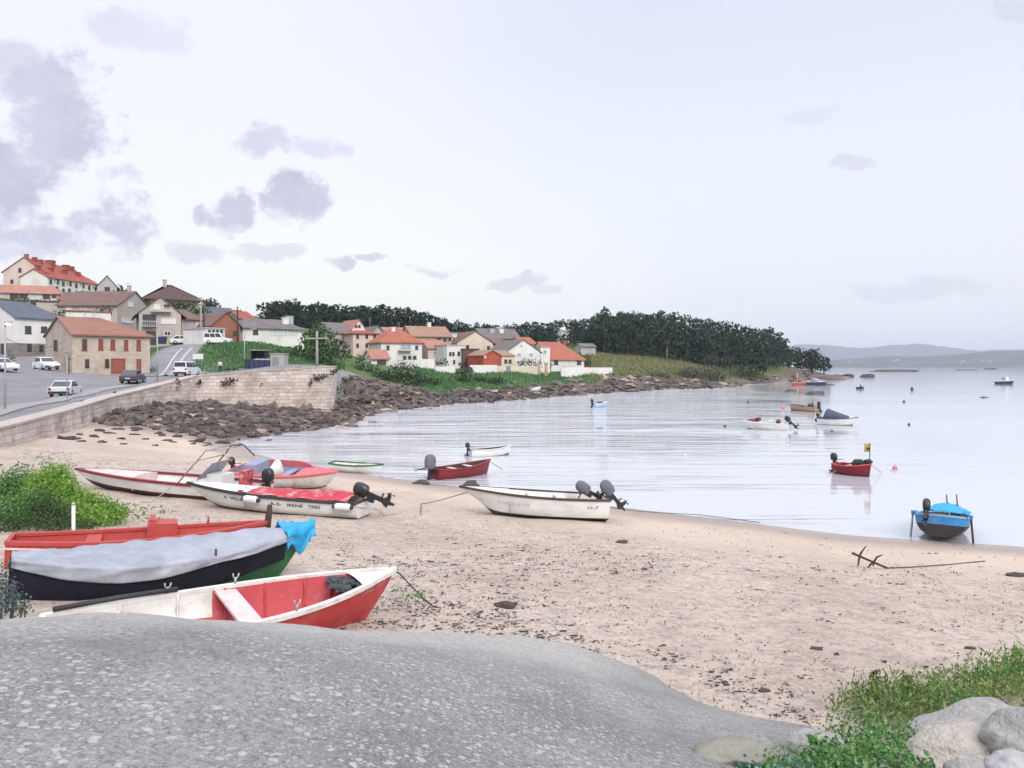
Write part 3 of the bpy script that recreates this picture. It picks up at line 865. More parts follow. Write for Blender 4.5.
STEEL = mat('dull_steel', (0.42, 0.42, 0.43), (0.30, 0.29, 0.28), rough=0.4, scale=8, bump=0.1, metal=0.6)
RUST = mat('rusty_iron', (0.10, 0.055, 0.035), (0.05, 0.03, 0.022), rough=0.9, scale=14, bump=0.4)
RUBBER = mat('black_rubber', (0.03, 0.03, 0.032), (0.05, 0.05, 0.05), rough=0.7, scale=8, bump=0.1)
ROPE = mat('pale_rope', (0.38, 0.34, 0.28), (0.27, 0.24, 0.2), rough=0.9, scale=30, bump=0.3)
DROPE = mat('dark_wet_rope', (0.10, 0.085, 0.075), (0.06, 0.05, 0.045), rough=0.9, scale=30, bump=0.3)
REDCLOTH = mat('red_cockpit_cover_cloth', (0.50, 0.045, 0.06), (0.36, 0.03, 0.045), rough=0.7, scale=2.5, bump=0.4, bscale=5, dirt=(0.70, 0.62, 0.60), dirt_scale=2.6, dirt_amt=0.8)
SCREEN = glass_mat('smoked_screen', (0.16, 0.19, 0.24), 0.15)
GTARP = mat('pale_grey_tarp_sheet', (0.36, 0.38, 0.425), (0.24, 0.26, 0.305), rough=0.5, scale=2.2, bump=0.8, bscale=3, dirt=(0.20, 0.20, 0.22), dirt_scale=1.6, dirt_amt=0.6)
BTARP = mat('black_tarp_sheet', (0.010, 0.010, 0.018), (0.02, 0.02, 0.03), spec=0.15, rough=0.6, scale=2, bump=0.4, bscale=5)
BLTARP = mat('bright_blue_tarp_sheet', (0.03, 0.36, 0.66), (0.02, 0.27, 0.55), rough=0.45, scale=3, bump=0.4, bscale=8)
FEND = mat('white_fender_vinyl', (0.72, 0.72, 0.72), (0.6, 0.6, 0.6), rough=0.4, scale=5, bump=0.05, dirt=(0.4, 0.4, 0.38), dirt_amt=0.4)
NETM = mat('dark_fishing_net', (0.04, 0.045, 0.05), (0.09, 0.10, 0.11), rough=0.9, scale=16, bump=0.8, bscale=40)
BLKPAINT = mat('black_lettering_paint', (0.03, 0.03, 0.04), rough=0.6, bump=0)
WHTPAINT = mat('white_lettering_paint', (0.75, 0.74, 0.72), rough=0.6, bump=0)
PALERED = mat('pale_red_lettering_paint', (0.62, 0.36, 0.34), rough=0.6, bump=0)
YELLOW = mat('yellow_flag_cloth', (0.62, 0.42, 0.08), (0.45, 0.3, 0.06), rough=0.8, bump=0.1)

ROUND = [(0.0, 0.0), (0.30, 0.04), (0.58, 0.13), (0.76, 0.26), (0.87, 0.42), (0.94, 0.60), (0.98, 0.80), (1.0, 1.0)]
VEE = [(0.0, 0.0), (0.28, 0.07), (0.55, 0.15), (0.78, 0.24), (0.86, 0.40), (0.91, 0.60), (0.96, 0.80), (1.0, 1.0)]
FLAT = [(0.0, 0.0), (0.35, 0.01), (0.62, 0.05), (0.74, 0.18), (0.82, 0.38), (0.89, 0.58), (0.95, 0.80), (1.0, 1.0)]


class Boat:
    """a hull and what is fixed to it; x from the stern (-L/2) to the bow (+L/2), z from the keel up"""

    def __init__(s, label, stern, bow, cat='boat', name='rowing_boat', beam=1.6, depth=0.62, bow_rise=0.28, stern_rise=0.05, sw=0.7, rake=0.35, sect=ROUND, keel_rise=0.12,
                 tops=WHITE, band=None, band_v=0.85, bottom=None, bottom_v=0.0, inside=WHITE2, inside_up=None, gun=WHITE, gun_w=0.07, gun_h=0.05, roll=0.0, afloat=None, dz=0.0, group=None, full=0.42, lowf=0.72, wall=0.05, floor=0.16, pitch=0.0):
        a, b = P(stern[0], CY, stern[1]), P(bow[0], CY, bow[1])
        s.L = L = math.hypot(b.x - a.x, b.y - a.y)
        s.yaw = math.atan2(b.y - a.y, b.x - a.x)
        if afloat is None:
            za, zb = tz(a.x, a.y), tz(b.x, b.y)
            zm = max(tz((a.x + b.x) / 2 + 0, (a.y + b.y) / 2), (za + zb) / 2 - 0.05)
            zc = (za + zb) / 2 * 0.5 + zm * 0.5 + dz
            pit = -math.atan2(zb - za, L) + pitch
        else:
            zc, pit = -afloat, 0.0
        s.root = empty(name, ((a.x + b.x) / 2, (a.y + b.y) / 2, zc), label=label, cat=cat, group=group)
        s.root.rotation_euler = Euler((roll, pit, s.yaw), 'XYZ')
        # yaw first, then pitch and heel in the boat's own frame
        s.root.rotation_euler = (Matrix.Rotation(s.yaw, 3, 'Z') @ Matrix.Rotation(pit, 3, 'Y') @ Matrix.Rotation(roll, 3, 'X')).to_euler()
        s.M = Matrix.Translation(s.root.location) @ s.root.rotation_euler.to_matrix().to_4x4()
        s.near = -1 if math.cos(s.yaw) > 0 else 1      # the side turned to the camera
        s.B, s.D, s.br, s.sr, s.sw, s.rake, s.sect, s.kr, s.full, s.lowf = beam, depth, bow_rise, stern_rise, sw, rake, sect, keel_rise, full, lowf
        s.wall, s.floor = wall, floor
        vs = sorted(set([q[1] for q in sect] + [band_v, bottom_v, 0.7, 0.9]))
        ts = [i / 26 for i in range(27)]
        ts = sorted(set(ts + [0.97, 0.985]))
        s.ts = ts
        mats = [tops, band or tops, bottom or tops]
        def mi(v):
            return 2 if v < bottom_v - 1e-6 else (1 if v >= band_v - 1e-6 and band else 0)
        m = MB()
        rows = [[s.S(t, v, 1) for v in vs] for t in ts]; rowl = [[s.S(t, v, -1) for v in vs] for t in ts]
        full_rows = [list(reversed(l[1:])) + r for l, r in zip(rowl, rows)]
        nv = len(vs)
        def fm(i, k):
            kk = k - (nv - 1) if k >= nv - 1 else nv - 2 - k
            return mi(vs[kk])
        m.grid(full_rows, fm, True)
        tr = full_rows[0]
        for k in range(nv - 1):
            i0, i1, j0, j1 = nv - 1 - k, nv - 2 - k, nv - 1 + k, nv + k
            fc = (i0, i1, j1) if k == 0 else (i0, i1, j1, j0)
            m.add([tr[q] for q in fc], [tuple(range(len(fc)))], mi(vs[k]))
        s.hull = m.build('hull', mats, s.root)
        # lining
        mi_ = MB()
        vin = [0.02, 0.06, 0.25, 0.5, 0.62, 0.75, 0.9, 0.985]
        ti = [t for t in ts if t <= 0.965]
        ti[0] = 0.012
        rows = []
        for t in ti:
            r = [s.I(t, v, 1) for v in vin]; q = [s.I(t, v, -1) for v in vin]
            rows.append(list(reversed(q)) + r)
        nvi = len(vin)
        def fi(i, k):
            kk = k - nvi if k >= nvi else nvi - 2 - k
            return 1 if (inside_up and 0 <= kk and vin[min(max(kk, 0), nvi - 1)] >= 0.24 and ti[i] < inside_up[1]) else 0
        mi_.grid(rows, fi, True)
        mi_.add(rows[0], [tuple(range(len(rows[0])))[::-1]], 0)
        mi_.build('lining', [inside, inside_up[0] if inside_up else inside], s.root)
        # gunwale: capping right round the sheer
        g = MB()
        rr_ = []
        path = [(t, 1) for t in ts] + [(t, -1) for t in reversed(ts)]
        for (t, sd) in path:
            o = Vector(s.S(t, 1.0, sd))
            hb = abs(o.y)
            yo = (hb + 0.02) * sd; yi = max(hb - gun_w, 0.0) * sd
            xo = o.x + (0.03 if t > 0.95 else 0)
            rr_.append([(xo, yo, o.z - gun_h), (xo, yo, o.z + 0.012), (o.x, yi, o.z + 0.012), (o.x, yi, o.z - gun_h * 0.8)])
        g.grid(rr_, 0, False, closed=True)
        p0, p1 = Vector(s.S(0, 1, 1)), Vector(s.S(0, 1, -1))
        g.box((p0.x + 0.02, 0, p0.z - 0.018), (0.07, abs(p0.y) * 2 - 0.02, 0.055))
        s.gunwale = g.build('gunwale', gun, s.root)

    def f(s, t):
        if t < s.full:
            return s.sw + (1 - s.sw) * math.sin(PI / 2 * t / s.full)
        q = (t - s.full) / (1 - s.full)
        return max(1 - q ** 2.3, 0.0)

    def zs(s, t): return s.D + s.br * max(t, 0) ** 2.2 + s.sr * (1 - t) ** 3

    def zk(s, t): return s.kr * max(0, (t - s.lowf) / (1 - s.lowf)) ** 2

    def sec(s, v, t):
        """half width as a share of the sheer half width"""
        p = s.sect; v = min(max(v, 0.0), 1.0)
        for i in range(len(p) - 1):
            if v <= p[i + 1][1] + 1e-9:
                a, b = p[i], p[i + 1]
                q = (v - a[1]) / (b[1] - a[1])
                y = a[0] + (b[0] - a[0]) * q
                break
        e = max(0, (t - 0.5) / 0.5)          # finer sections towards the bow
        return y * (1 - e) + e * (0.35 * y + 0.65 * v ** 1.15)

    def S(s, t, v, sd):
        b = s.B / 2 * s.f(t)
        z0, z1 = s.zk(t), s.zs(t)
        x = -s.L / 2 + t * s.L - s.rake * (1 - v) ** 1.3 * t ** 5
        return (x, sd * (b * s.sec(v, t) + 0.012 * (v > 0)), z0 + (z1 - z0) * v)

    def I(s, t, v, sd):
        o = s.S(t, max(v, 0), sd)
        z0, z1 = s.zk(t) + s.floor, s.zs(t)
        z = z0 + (z1 - z0) * v
        vv = (z - s.zk(t)) / (z1 - s.zk(t))
        o = s.S(t, min(max(vv, 0), 1), sd)
        y = max(abs(o[1]) - s.wall, 0.003) * sd
        if v < 0.03: y *= 0.3
        return (o[0], y, z)

    def tx(s, t): return -s.L / 2 + t * s.L

    def world(s, q): return s.M @ Vector(q)

    def thwart(s, t, w=0.22, dz=-0.14, m=WHITE2, th=0.035):
        z = s.zs(t) + dz
        v = (z - s.zk(t)) / (s.zs(t) - s.zk(t))
        y = abs(s.S(t, v, 1)[1]) - s.wall + 0.01
        return MB().box((s.tx(t), 0, z), (w, 2 * y, th)).build('thwart', m, s.root)

    def deck(s, t0, t1=0.985, m=WHITE, name='foredeck', crown=0.05, dz=-0.01, bulk=True):
        g = MB(); rows = []
        for i in range(11):
            t = t0 + (t1 - t0) * i / 10
            o = s.S(t, 1, 1); y = max(o[1] - 0.03, 0.004)
            rows.append([(s.tx(t), y * k / 4, o[2] + dz + crown * (1 - (k / 4) ** 2) * min(1, y / 0.4)) for k in range(-4, 5)])
        g.grid(rows, 0, True)
        if bulk:
            r = rows[0]
            g.add(r + [(q[0], q[1] * 0.85, s.zk(t0) + s.floor + 0.05) for q in r], [(i, i + 1, 10 + i, 9 + i) for i in range(8)], 0)
        return g.build(name, m, s.root)

    def motor(s, y=0.0, tilt=0.0, sc=1.0, cowl=BLACKPL, leg=BLACKPL, covered=False, yaw=0.0, t=0.0):
        x0, _, z0 = s.S(t, 1, 0)
        R = Matrix.Translation((x0 - 0.06, y, z0 + 0.05)) @ Matrix.Rotation(yaw, 4, 'Z') @ Matrix.Rotation(tilt, 4, 'Y') @ Matrix.Scale(sc, 4)
        g = MB()
        g.box((0.0, 0, -0.12), (0.16, 0.2, 0.26), 0, R)
        prof = [(-0.22, 0.1), (-0.06, 0.1), (-0.05, -0.5), (0.02, -0.62), (0.06, -0.72), (-0.04, -0.74), (-0.1, -0.95), (-0.16, -0.92), (-0.17, -0.76), (-0.36, -0.74), (-0.36, -0.64), (-0.24, -0.6), (-0.2, -0.5)]
        g.poly_prism(prof, -0.05, 0.05, 0, R)
        g.box((-0.2, 0, -0.46), (0.3, 0.2, 0.02), 0, R)
        o = g.build('outboard_motor', leg, s.root)
        c = MB()
        n = 14
        levels = [(0.06, .17, .13), (0.12, .22, .155), (0.3, .235, .165), (0.45, .21, .155), (0.53, .15, .115), (0.56, .06, .05)]
        if covered: levels = [(-0.05, .2, .16), (0.08, .245, .185), (0.3, .26, .195), (0.46, .225, .175), (0.55, .15, .125), (0.59, .05, .05)]
        rows = []
        for (z, a, bb) in levels:
            rows.append([R @ Vector((-0.16 + a * math.copysign(abs(math.cos(th)) ** 0.75, math.cos(th)) - 0.06 * z, bb * math.copysign(abs(math.sin(th)) ** 0.75, math.sin(th)), z)) for th in [2 * PI * k / n for k in range(n)]])
        c.grid(rows, 0, True, closed=True)
        c.add(rows[-1], [tuple(range(n))], 0); c.add(rows[0], [tuple(range(n))[::-1]], 0)
        c.build('cowling', cowl, o)
        p = MB()
        p.tube([R @ Vector((-0.34, 0, -0.69)), R @ Vector((-0.46, 0, -0.69))], [0.05 * sc, 0.02 * sc], 0)
        for k in range(3):
            an = 2 * PI * k / 3 + 0.4
            p.add([R @ Vector(q) for q in [(-0.39, 0.03 * math.cos(an), -0.69 + 0.03 * math.sin(an)), (-0.36, 0.15 * math.cos(an - .35), -0.69 + 0.15 * math.sin(an - .35)), (-0.39, 0.17 * math.cos(an), -0.69 + 0.17 * math.sin(an)), (-0.43, 0.14 * math.cos(an + .35), -0.69 + 0.14 * math.sin(an + .35))]], [(0, 1, 2, 3)])
        p.build('propeller', leg, o)
        h = MB(); h.tube([R @ Vector((0.05, 0, 0.12)), R @ Vector((0.3, 0, 0.2)), R @ Vector((0.55, 0, 0.22))], [0.025 * sc, 0.02 * sc, 0.026 * sc])
        if not covered: h.build('tiller', leg, o)
        return o

    def letters(s, txt, t0, t1, v0, v1, m, name='lettering', bold=0.0, sd=None):
        """painted on the outside of the planking"""
        sd = sd or s.near
        v, f_ = text_mesh(txt, 1.0, bold)
        x0, x1 = min(q[0] for q in v), max(q[0] for q in v); y0, y1 = min(q[1] for q in v), max(q[1] for q in v)
        out = []
        for q in v:
            a = (q[0] - x0) / (x1 - x0); b = (q[1] - y0) / (y1 - y0)
            t = t0 + (t1 - t0) * a; vv = v0 + (v1 - v0) * b
            pnt = Vector(s.S(t, vv, sd))
            e = 0.004
            tu = Vector(s.S(t + e, vv, sd)) - Vector(s.S(t - e, vv, sd)); tv = Vector(s.S(t, vv + e, sd)) - Vector(s.S(t, vv - e, sd))
            nn = tu.cross(tv).normalized()
            if nn.y * sd < 0: nn = -nn
            out.append(pnt + nn * 0.008)
        g = MB(); g.add(out, f_)
        return g.build(name, m, s.hull)

    def wpt(s, t, v, sd, off=0.0):
        q = Vector(s.S(t, v, sd)); q.y += sd * off
        return s.world(q)


def rope(name, pts, label, r=0.014, m=ROPE, cat='rope', sag=0.0):
    g = MB(); fine = []
    for a, b in zip(pts[:-1], pts[1:]):
        a, b = Vector(a), Vector(b)
        for i in range(10):
            q = i / 10
            p = a.lerp(b, q); p.z -= sag * 4 * q * (1 - q) * (b - a).length
            p.x += 0.012 * math.sin(p.x * 5 + p.y * 4)
            fine.append(p)
    fine.append(Vector(pts[-1]))
    g.tube(fine, r, 0, 6)
    o = g.build(name, m)
    return tag(o, label, cat)


def lying(pts, dz=0.015):
    return [Vector((G(*p).x, G(*p).y, G(*p).z + dz)) for p in pts]


def fender(boat, t, label, ln=0.5, r=0.1, v=0.86):
    q = boat.world(boat.S(t, v, boat.near)); d = (boat.world(boat.S(t + .02, v, boat.near)) - q).normalized()
    out = boat.world((0, boat.near * (r + 0.03), 0)) - boat.world((0, 0, 0))
    c = q + out
    e = empty('fender', c, label=label, cat='fender')
    M = d.to_track_quat('Z', 'Y').to_matrix().to_4x4()
    g = MB(); g.lathe([(0.03, -ln / 2), (r * 0.85, -ln / 2 + 0.05), (r, -ln / 2 + 0.11), (r, ln / 2 - 0.11), (r * 0.85, ln / 2 - 0.05), (0.03, ln / 2)], 14, 0, M)
    g.build('fender_body', FEND, e)
    for sg in (-1, 1):
        k = MB(); k.lathe([(0.02, sg * (ln / 2 + 0.05)), (0.055, sg * (ln / 2 + 0.02)), (r * 0.8, sg * (ln / 2 - 0.065)), (r * 0.5, sg * (ln / 2 - 0.08))], 12, 0, M)
        k.build('end_cap', BLACKPL, e)
    g = MB(); g.tube([d * (-ln / 2), Vector((0, 0, 0.16)) - out * 0.9], 0.008, 0, 5); g.build('lanyard', ROPE, e)
    return e


def drape(name, boat, m, t0, t1, label, cat, side_drop, ridge, nt_=46, nw=22, far_drop=0.12, seed=0, lift=0.03, over=0.02, wave=0.02):
    """a sheet hung over the boat from the far gunwale to some way down the near side"""
    rows = []
    for i in range(nt_ + 1):
        t = t0 + (t1 - t0) * i / nt_
        zs = boat.zs(t); o = boat.S(t, 1, 1)[1] + over
        row = []
        for k in range(nw + 1):
            w = k / nw
            if w < 0.12:                                   # far side, hanging
                q = 1 - w / 0.12
                v = 1 - far_drop * q
                p = boat.S(t, v, -boat.near); y = p[1] - boat.near * (over + 0.015); z = p[2]
            elif w < 0.62:                                 # across the top
                q = (w - 0.12) / 0.5
                y = -boat.near * o * (1 - 2 * q)
                z = zs + lift + ridge(t) * (1 - abs(2 * q - 1) ** 1.5)
            else:
                q = (w - 0.62) / 0.38
                v = 1 - side_drop(t) * q
                p = boat.S(t, v, boat.near); y = p[1] + boat.near * (over + 0.02 + 0.02 * q); z = p[2] + lift * (1 - q)
            nz = 0.8 * (1 - abs(math.sin(t * 14 + w * 5 + seed + math.sin(w * 7 + t * 5)))) ** 3 * 2 + math.sin(t * 31 + w * 6 + seed) * math.sin(t * 12 + seed * 2 - w * 9) + 0.5 * math.sin(t * 67 + w * 13 + seed)
            row.append((boat.tx(t), y + boat.near * wave * 0.6 * nz * (w > 0.62), z + wave * nz * (0.12 < w < 0.62)))
        rows.append(row)
    g = MB(); g.grid([[boat.world(q) for q in r] for r in rows], 0, True)
    c = boat.root.location
    g.v = [(x - c.x, y - c.y, z - c.z) for x, y, z in g.v]
    o = g.build(name, m, loc=c)
    md = o.modifiers.new('thickness', 'SOLIDIFY'); md.thickness = 0.012
    return tag(o, label, cat)


# ---- red rowing boat right behind the slipway
b1 = Boat('open red rowing boat with white gunwale and pale plank seat, closest to the slipway', (38, 8.5), (390, 10.9), beam=1.54, depth=0.50, bow_rise=0.34, stern_rise=0.02, sw=0.62, rake=0.42,
          tops=RED, inside=REDIN, inside_up=(WHITE2, 0.46), gun=WHITE2, gun_w=0.06, gun_h=0.045, dz=-0.14, roll=math.radians(3), floor=0.1, pitch=math.radians(-0.2))
b1.thwart(0.50, 0.27, -0.06, PINKW)
b1.thwart(0.17, 0.25, -0.10, WHITE2)
fd = b1.deck(0.86, 0.985, WHITE2, crown=0.03, bulk=False)
g = MB()
for sd in (-1, 1):
    for t in (0.2, 0.36, 0.5, 0.62, 0.74, 0.82):
        g = MB(); pr = [b1.I(t, v, sd) for v in (0.05, 0.25, 0.5, 0.75, 0.95)]
        g.tube([(p[0], p[1] - sd * 0.008, p[2]) for p in pr], 0.02, 0, 5); g.build('rib', WHITE2 if t < .45 else REDIN, b1.root)
g = MB(); g.box((b1.tx(0.5), 0, b1.zs(.5) - 0.25), (0.05, 0.05, 0.32)); g.build('seat_post', PINKW, b1.root)
for t, sd in ((0.33, 1), (0.53, 1), (0.62, -1)):
    q = b1.S(t, 1, sd); g = MB()
    g.tube([(q[0], q[1] - sd * .03, q[2]), (q[0], q[1] - sd * .03, q[2] + .09)], 0.018, 0, 7)
    g.tube([(q[0] - .04, q[1] - sd * .03, q[2] + .15), (q[0] - .03, q[1] - sd * .03, q[2] + .1), (q[0], q[1] - sd * .03, q[2] + .085), (q[0] + .03, q[1] - sd * .03, q[2] + .1), (q[0] + .04, q[1] - sd * .03, q[2] + .15)], 0.012, 0, 6)
    g.build('rowlock', STEEL, b1.root)
b1.letters('7-VILL', 0.86, 0.912, 0.80, 0.92, PALERED); b1.letters('3-1A', 0.925, 0.965, 0.80, 0.92, PALERED)
q0, q1 = b1.wpt(0.03, 1, 1, -0.03), b1.wpt(0.36, 1, 1, -0.03)
g = MB(); g.tube([q0 + Vector((0, 0, .05)), q0.lerp(q1, .5) + Vector((0, .01, .06)), q1 + Vector((0, 0, .05))], 0.032, 0, 8)
tag(g.build('pole', RUBBER), 'black pole lying along the far gunwale of the red rowing boat', 'pole')
c = b1.world((b1.tx(0.80), 0.02, b1.zs(0.8) - 0.02))
g = MB()
for i in range(14):
    t = rnd.uniform(0.80, 0.88); y = rnd.uniform(-1, 1) * b1.S(t, 1, 1)[1] * 0.7
    p = b1.world((b1.tx(t), y, b1.zs(t) - 0.06 + rnd.uniform(-.03, .02))) - c
    g.blob(p, (rnd.uniform(.08, .15), rnd.uniform(.08, .13), rnd.uniform(.035, .06)), 0, 2, 0.5)
tag(g.build('fishing_net', NETM, loc=c), 'heap of dark fishing net in the bow of the red rowing boat', 'net')
rope('mooring_rope', [b1.wpt(0.985, 1, 1) + Vector((0.02, 0, .02)), G(405, 588) + Vector((0, 0, .15)), G(424, 600) + Vector((0, 0, .02)), G(432, 606) + Vector((0, 0, .015))], 'thin rope from the bow of the red rowing boat down to the sand', 0.012, DROPE)

# ---- green boat under sheets
b2 = Boat('green boat mostly hidden under a grey sheet and a black sheet', (6, 11.0), (303, 13.3), beam=1.75, depth=0.56, bow_rise=0.34, stern_rise=0.14, sw=0.16, rake=0.45, tops=GREEN, bottom=BLACKP, bottom_v=0.06, inside=DARKWOOD, gun=GREEN, dz=-0.15, pitch=math.radians(-1.2))
b2.thwart(0.4, 0.25, -0.1, DARKWOOD)
sp_ = drape('tarpaulin', b2, BTARP, 0.0, 0.90, 'black sheet hanging down the side of the green boat', 'tarpaulin', lambda t: 0.90 - 0.34 * sstep(t, .48, .66) - 0.18 * sstep(t, .68, .9) + .04 * math.sin(t * 23), lambda t: -0.02, seed=1.3, lift=0.01)
drape('tarpaulin', b2, GTARP, 0.005, 0.93, 'pale grey sheet spread over the top of the green boat', 'tarpaulin',
      lambda t: 0.04 + 0.20 * math.sin(PI * min(t / .62, 1)) ** 1.1 - 0.02 * sstep(t, .5, .9), lambda t: 0.02 + 0.10 * math.exp(-((t - .55) / .1) ** 2) + 0.10 * math.exp(-((t - .78) / .12) ** 2), lift=0.075, over=0.06, seed=4.1, wave=0.024, far_drop=0.2)
sd_ = drape('tarpaulin', b2, BLTARP, 0.90, 1.03, 'crumpled bright blue sheet wrapped round the bow of the green boat', 'tarpaulin', lambda t: 0.26 + .16 * math.sin(t * 60), lambda t: 0.08 + .05 * math.sin(t * 50), nt_=26, lift=0.085, over=0.085, seed=2.2, wave=0.05, far_drop=0.3)
for px, py_, lab in ((201, 548, 'short dark peg standing through the grey sheet'),):
    t = 0.62; q = b2.world((b2.tx(t), b2.near * b2.S(t, 1, 1)[1] * 1.02, b2.zs(t) + .02))
    g = MB(); g.tube([(0, 0, -.12), (0, 0, .16)], 0.018, 0, 7); tag(g.build('peg', DARKWOOD, loc=q), lab, 'peg')

# ---- red boat with a stem post behind the green one
b3 = Boat('long red wooden boat with an upright stem post, behind the sheeted green boat', (6, 12.9), (266, 14.7), beam=1.15, depth=0.58, bow_rise=0.24, stern_rise=0.06, sw=0.6, rake=0.12, tops=ORED, bottom=BLACKP, bottom_v=0.12, inside=ORED, gun=ORED, gun_w=0.08, dz=-0.12, pitch=math.radians(-.8), roll=math.radians(0), floor=0.2)
for t in (0.56, 0.30):
    b3.thwart(t, 0.24, -0.07, ORED)
g = MB(); g.box((b3.tx(.56), 0.1, b3.zs(.56) + 0.03), (0.5, 0.5, 0.30)); g.box((b3.tx(.52), 0.18, b3.zs(.56) + .2), (0.1, 0.52, 0.10)); g.build('engine_box', ORED, b3.root)
g = MB(); q = b3.S(1, 1, 0)
g.tube([(q[0] - .02, 0, q[2] - .2), (q[0], 0, q[2] + .1), (q[0] + .01, 0, q[2] + .3)], [0.07, 0.06, 0.045], 0, 8); g.build('stem_post', DARKWOOD, b3.root)
g = MB()
for sd in (-1, 1):
    g = MB(); g.tube([Vector(b3.S(t, 0.82, sd)) + Vector((0, sd * .015, 0)) for t in [i / 24 for i in range(25)]], 0.022, 0, 6); g.build('rubbing_strake', PINKW, b3.root)
b3.letters('ALANEIRA', 0.28, 0.415, 0.60, 0.79, WHTPAINT, bold=0.02)
g = MB(); q = b3.S(.75, 1, 1); g.tube([(q[0], q[1] - .03, q[2]), (q[0], q[1] - .03, q[2] + .14)], 0.02); g.build('thole_pin', ORED, b3.root)

# ---- white speedboat with lettering and red cockpit cover
b4 = Boat('white motorboat with black lettering, red cockpit cover and raised black outboard', (364, 21.6), (186, 22.3), name='motorboat', beam=1.8, depth=0.57, bow_rise=0.15, stern_rise=0, sw=0.88, rake=0.75, sect=VEE, keel_rise=0.22, tops=WHITE, bottom=PINKA, bottom_v=0.2, inside=WHITE2, gun=RUBBER, gun_w=0.05, gun_h=0.07, dz=-0.07, full=0.35, roll=math.radians(3))
b4.deck(0.60, 0.985, WHITE, crown=0.10)
g = MB(); rows = []
for i in range(19):
    t = 0.05 + 0.60 * i / 18; o = b4.S(t, 1, 1); y = o[1] - 0.06
    rows.append([(b4.tx(t), y * k / 5, o[2] + 0.015 + 0.16 * (1 - abs(k / 5) ** 2) * (0.6 + 0.4 * math.sin(t * 9)) + 0.02 * math.sin(k * 2 + t * 37)) for k in range(-5, 6)])
c = b4.root.location.copy(); rows = [[b4.world(q) - c for q in r] for r in rows]
g.grid(rows, 0, True); o = g.build('cockpit_cover', REDCLOTH, loc=c); tag(o, 'red cloth cover stretched over the cockpit of the lettered white motorboat', 'boat cover')
b4.motor(0, math.radians(72), 0.86)
for w_, t0_, t1_ in (('A-S-', .455, .39), ('IRENE', .36, .275), ('TRES', .25, .185)): b4.letters(w_, t0_, t1_, 0.60, 0.75, BLKPAINT, bold=0.012)
b4.letters('4', 0.74, 0.725, 0.62, 0.76, BLKPAINT, bold=0.012); b4.letters('VIG-5', 0.70, 0.62, 0.62, 0.76, BLKPAINT, bold=0.012)
fender(b4, 0.55, 'white fender hung amidships on the lettered white motorboat', v=.80)
fender(b4, 0.06, 'white fender hung near the stern of the lettered white motorboat', v=.80)
rope('mooring_rope', [b4.wpt(0.0, .8, b4.near), G(380, 512) + Vector((0, 0, .05)), G(384, 516) + Vector((0, 0, .02)), G(397, 515) + Vector((0, 0, .02))], 'thin rope from the stern of the lettered white motorboat to the sand', 0.012)

# ---- white boat with console behind it
b5 = Boat('long white motorboat with dark bottom, windscreen console and bent steel frame', (262, 24.0), (75, 25.0), name='motorboat', beam=1.75, depth=0.60, bow_rise=0.06, stern_rise=0, sw=0.85, rake=0.7, sect=VEE, keel_rise=0.16, tops=WHITE, bottom=BROWNA, bottom_v=0.42, dz=-0.07, inside=WHITE2, gun=MAROON, gun_w=0.12, gun_h=0.06, full=0.35)
b5.deck(0.62, 0.985, PINKW, crown=0.07)
g = MB(); xc = b5.tx(.22)
zc_ = b5.zs(.22)
g.box((xc, 0, zc_ - .1), (0.55, 0.7, 0.75)); g.build('console', WHITE, b5.root)
g = MB(); g.add([(xc + .45, -.62, zc_ + .12), (xc + .45, .62, zc_ + .12), (xc + .05, .55, zc_ + .62), (xc + .05, -.55, zc_ + .62), (xc + .42, -.62, zc_ + .12), (xc + .42, .62, zc_ + .12), (xc + .02, .55, zc_ + .62), (xc + .02, -.55, zc_ + .62)],
               [(0, 1, 2, 3), (7, 6, 5, 4), (0, 4, 5, 1), (1, 5, 6, 2), (2, 6, 7, 3), (3, 7, 4, 0)])
ws = g.build('windscreen', SCREEN, b5.root)
for sd in (-1, 1):
    g = MB(); g.tube([(xc + .44, sd * .6, zc_ + .1), (xc + .03, sd * .55, zc_ + .64)], 0.022); g.build('frame_post', STEEL, ws)
g = MB(); g.tube([(xc + .03, -.55, zc_ + .64), (xc + .03, .55, zc_ + .64)], 0.022); g.build('frame_rail', STEEL, ws)
for sd in (-1, 1):
    g = MB(); yb = sd * .8
    g.tube([(xc + .95, yb, zc_ + .02), (xc + .35, yb, zc_ + .75), (xc + 0.1, yb * .95, zc_ + 1.08), (xc - .35, yb * .9, zc_ + 1.12), (xc - .75, yb * .9, zc_ + .8)], 0.022, 0, 7); g.build('bimini_rail', RUST if sd < 0 else STEEL, b5.root)
for x, z in ((0.1, 1.08), (-.35, 1.12), (.35, .75)):
    g = MB(); g.tube([(xc + x, -.76, zc_ + z), (xc + x, .76, zc_ + z)], 0.018, 0, 6); g.build('cross_bar', STEEL, b5.root)
g = MB(); g.box((b5.tx(.08), .1, b5.zs(.08) + .18), (.18, .55, .55)); g.build('seat', REDCLOTH, b5.root)
b5.motor(0.0, math.radians(12), 0.85, cowl=BLACKPL)
rope('mooring_rope', [b5.wpt(0.2, .6, b5.near, .02), G(172, 498) + Vector((0, 0, .35)), G(152, 503) + Vector((0, 0, .03)), G(140, 503) + Vector((0, 0, .02))], 'pale rope from the side of the console motorboat down to the sand', 0.014)

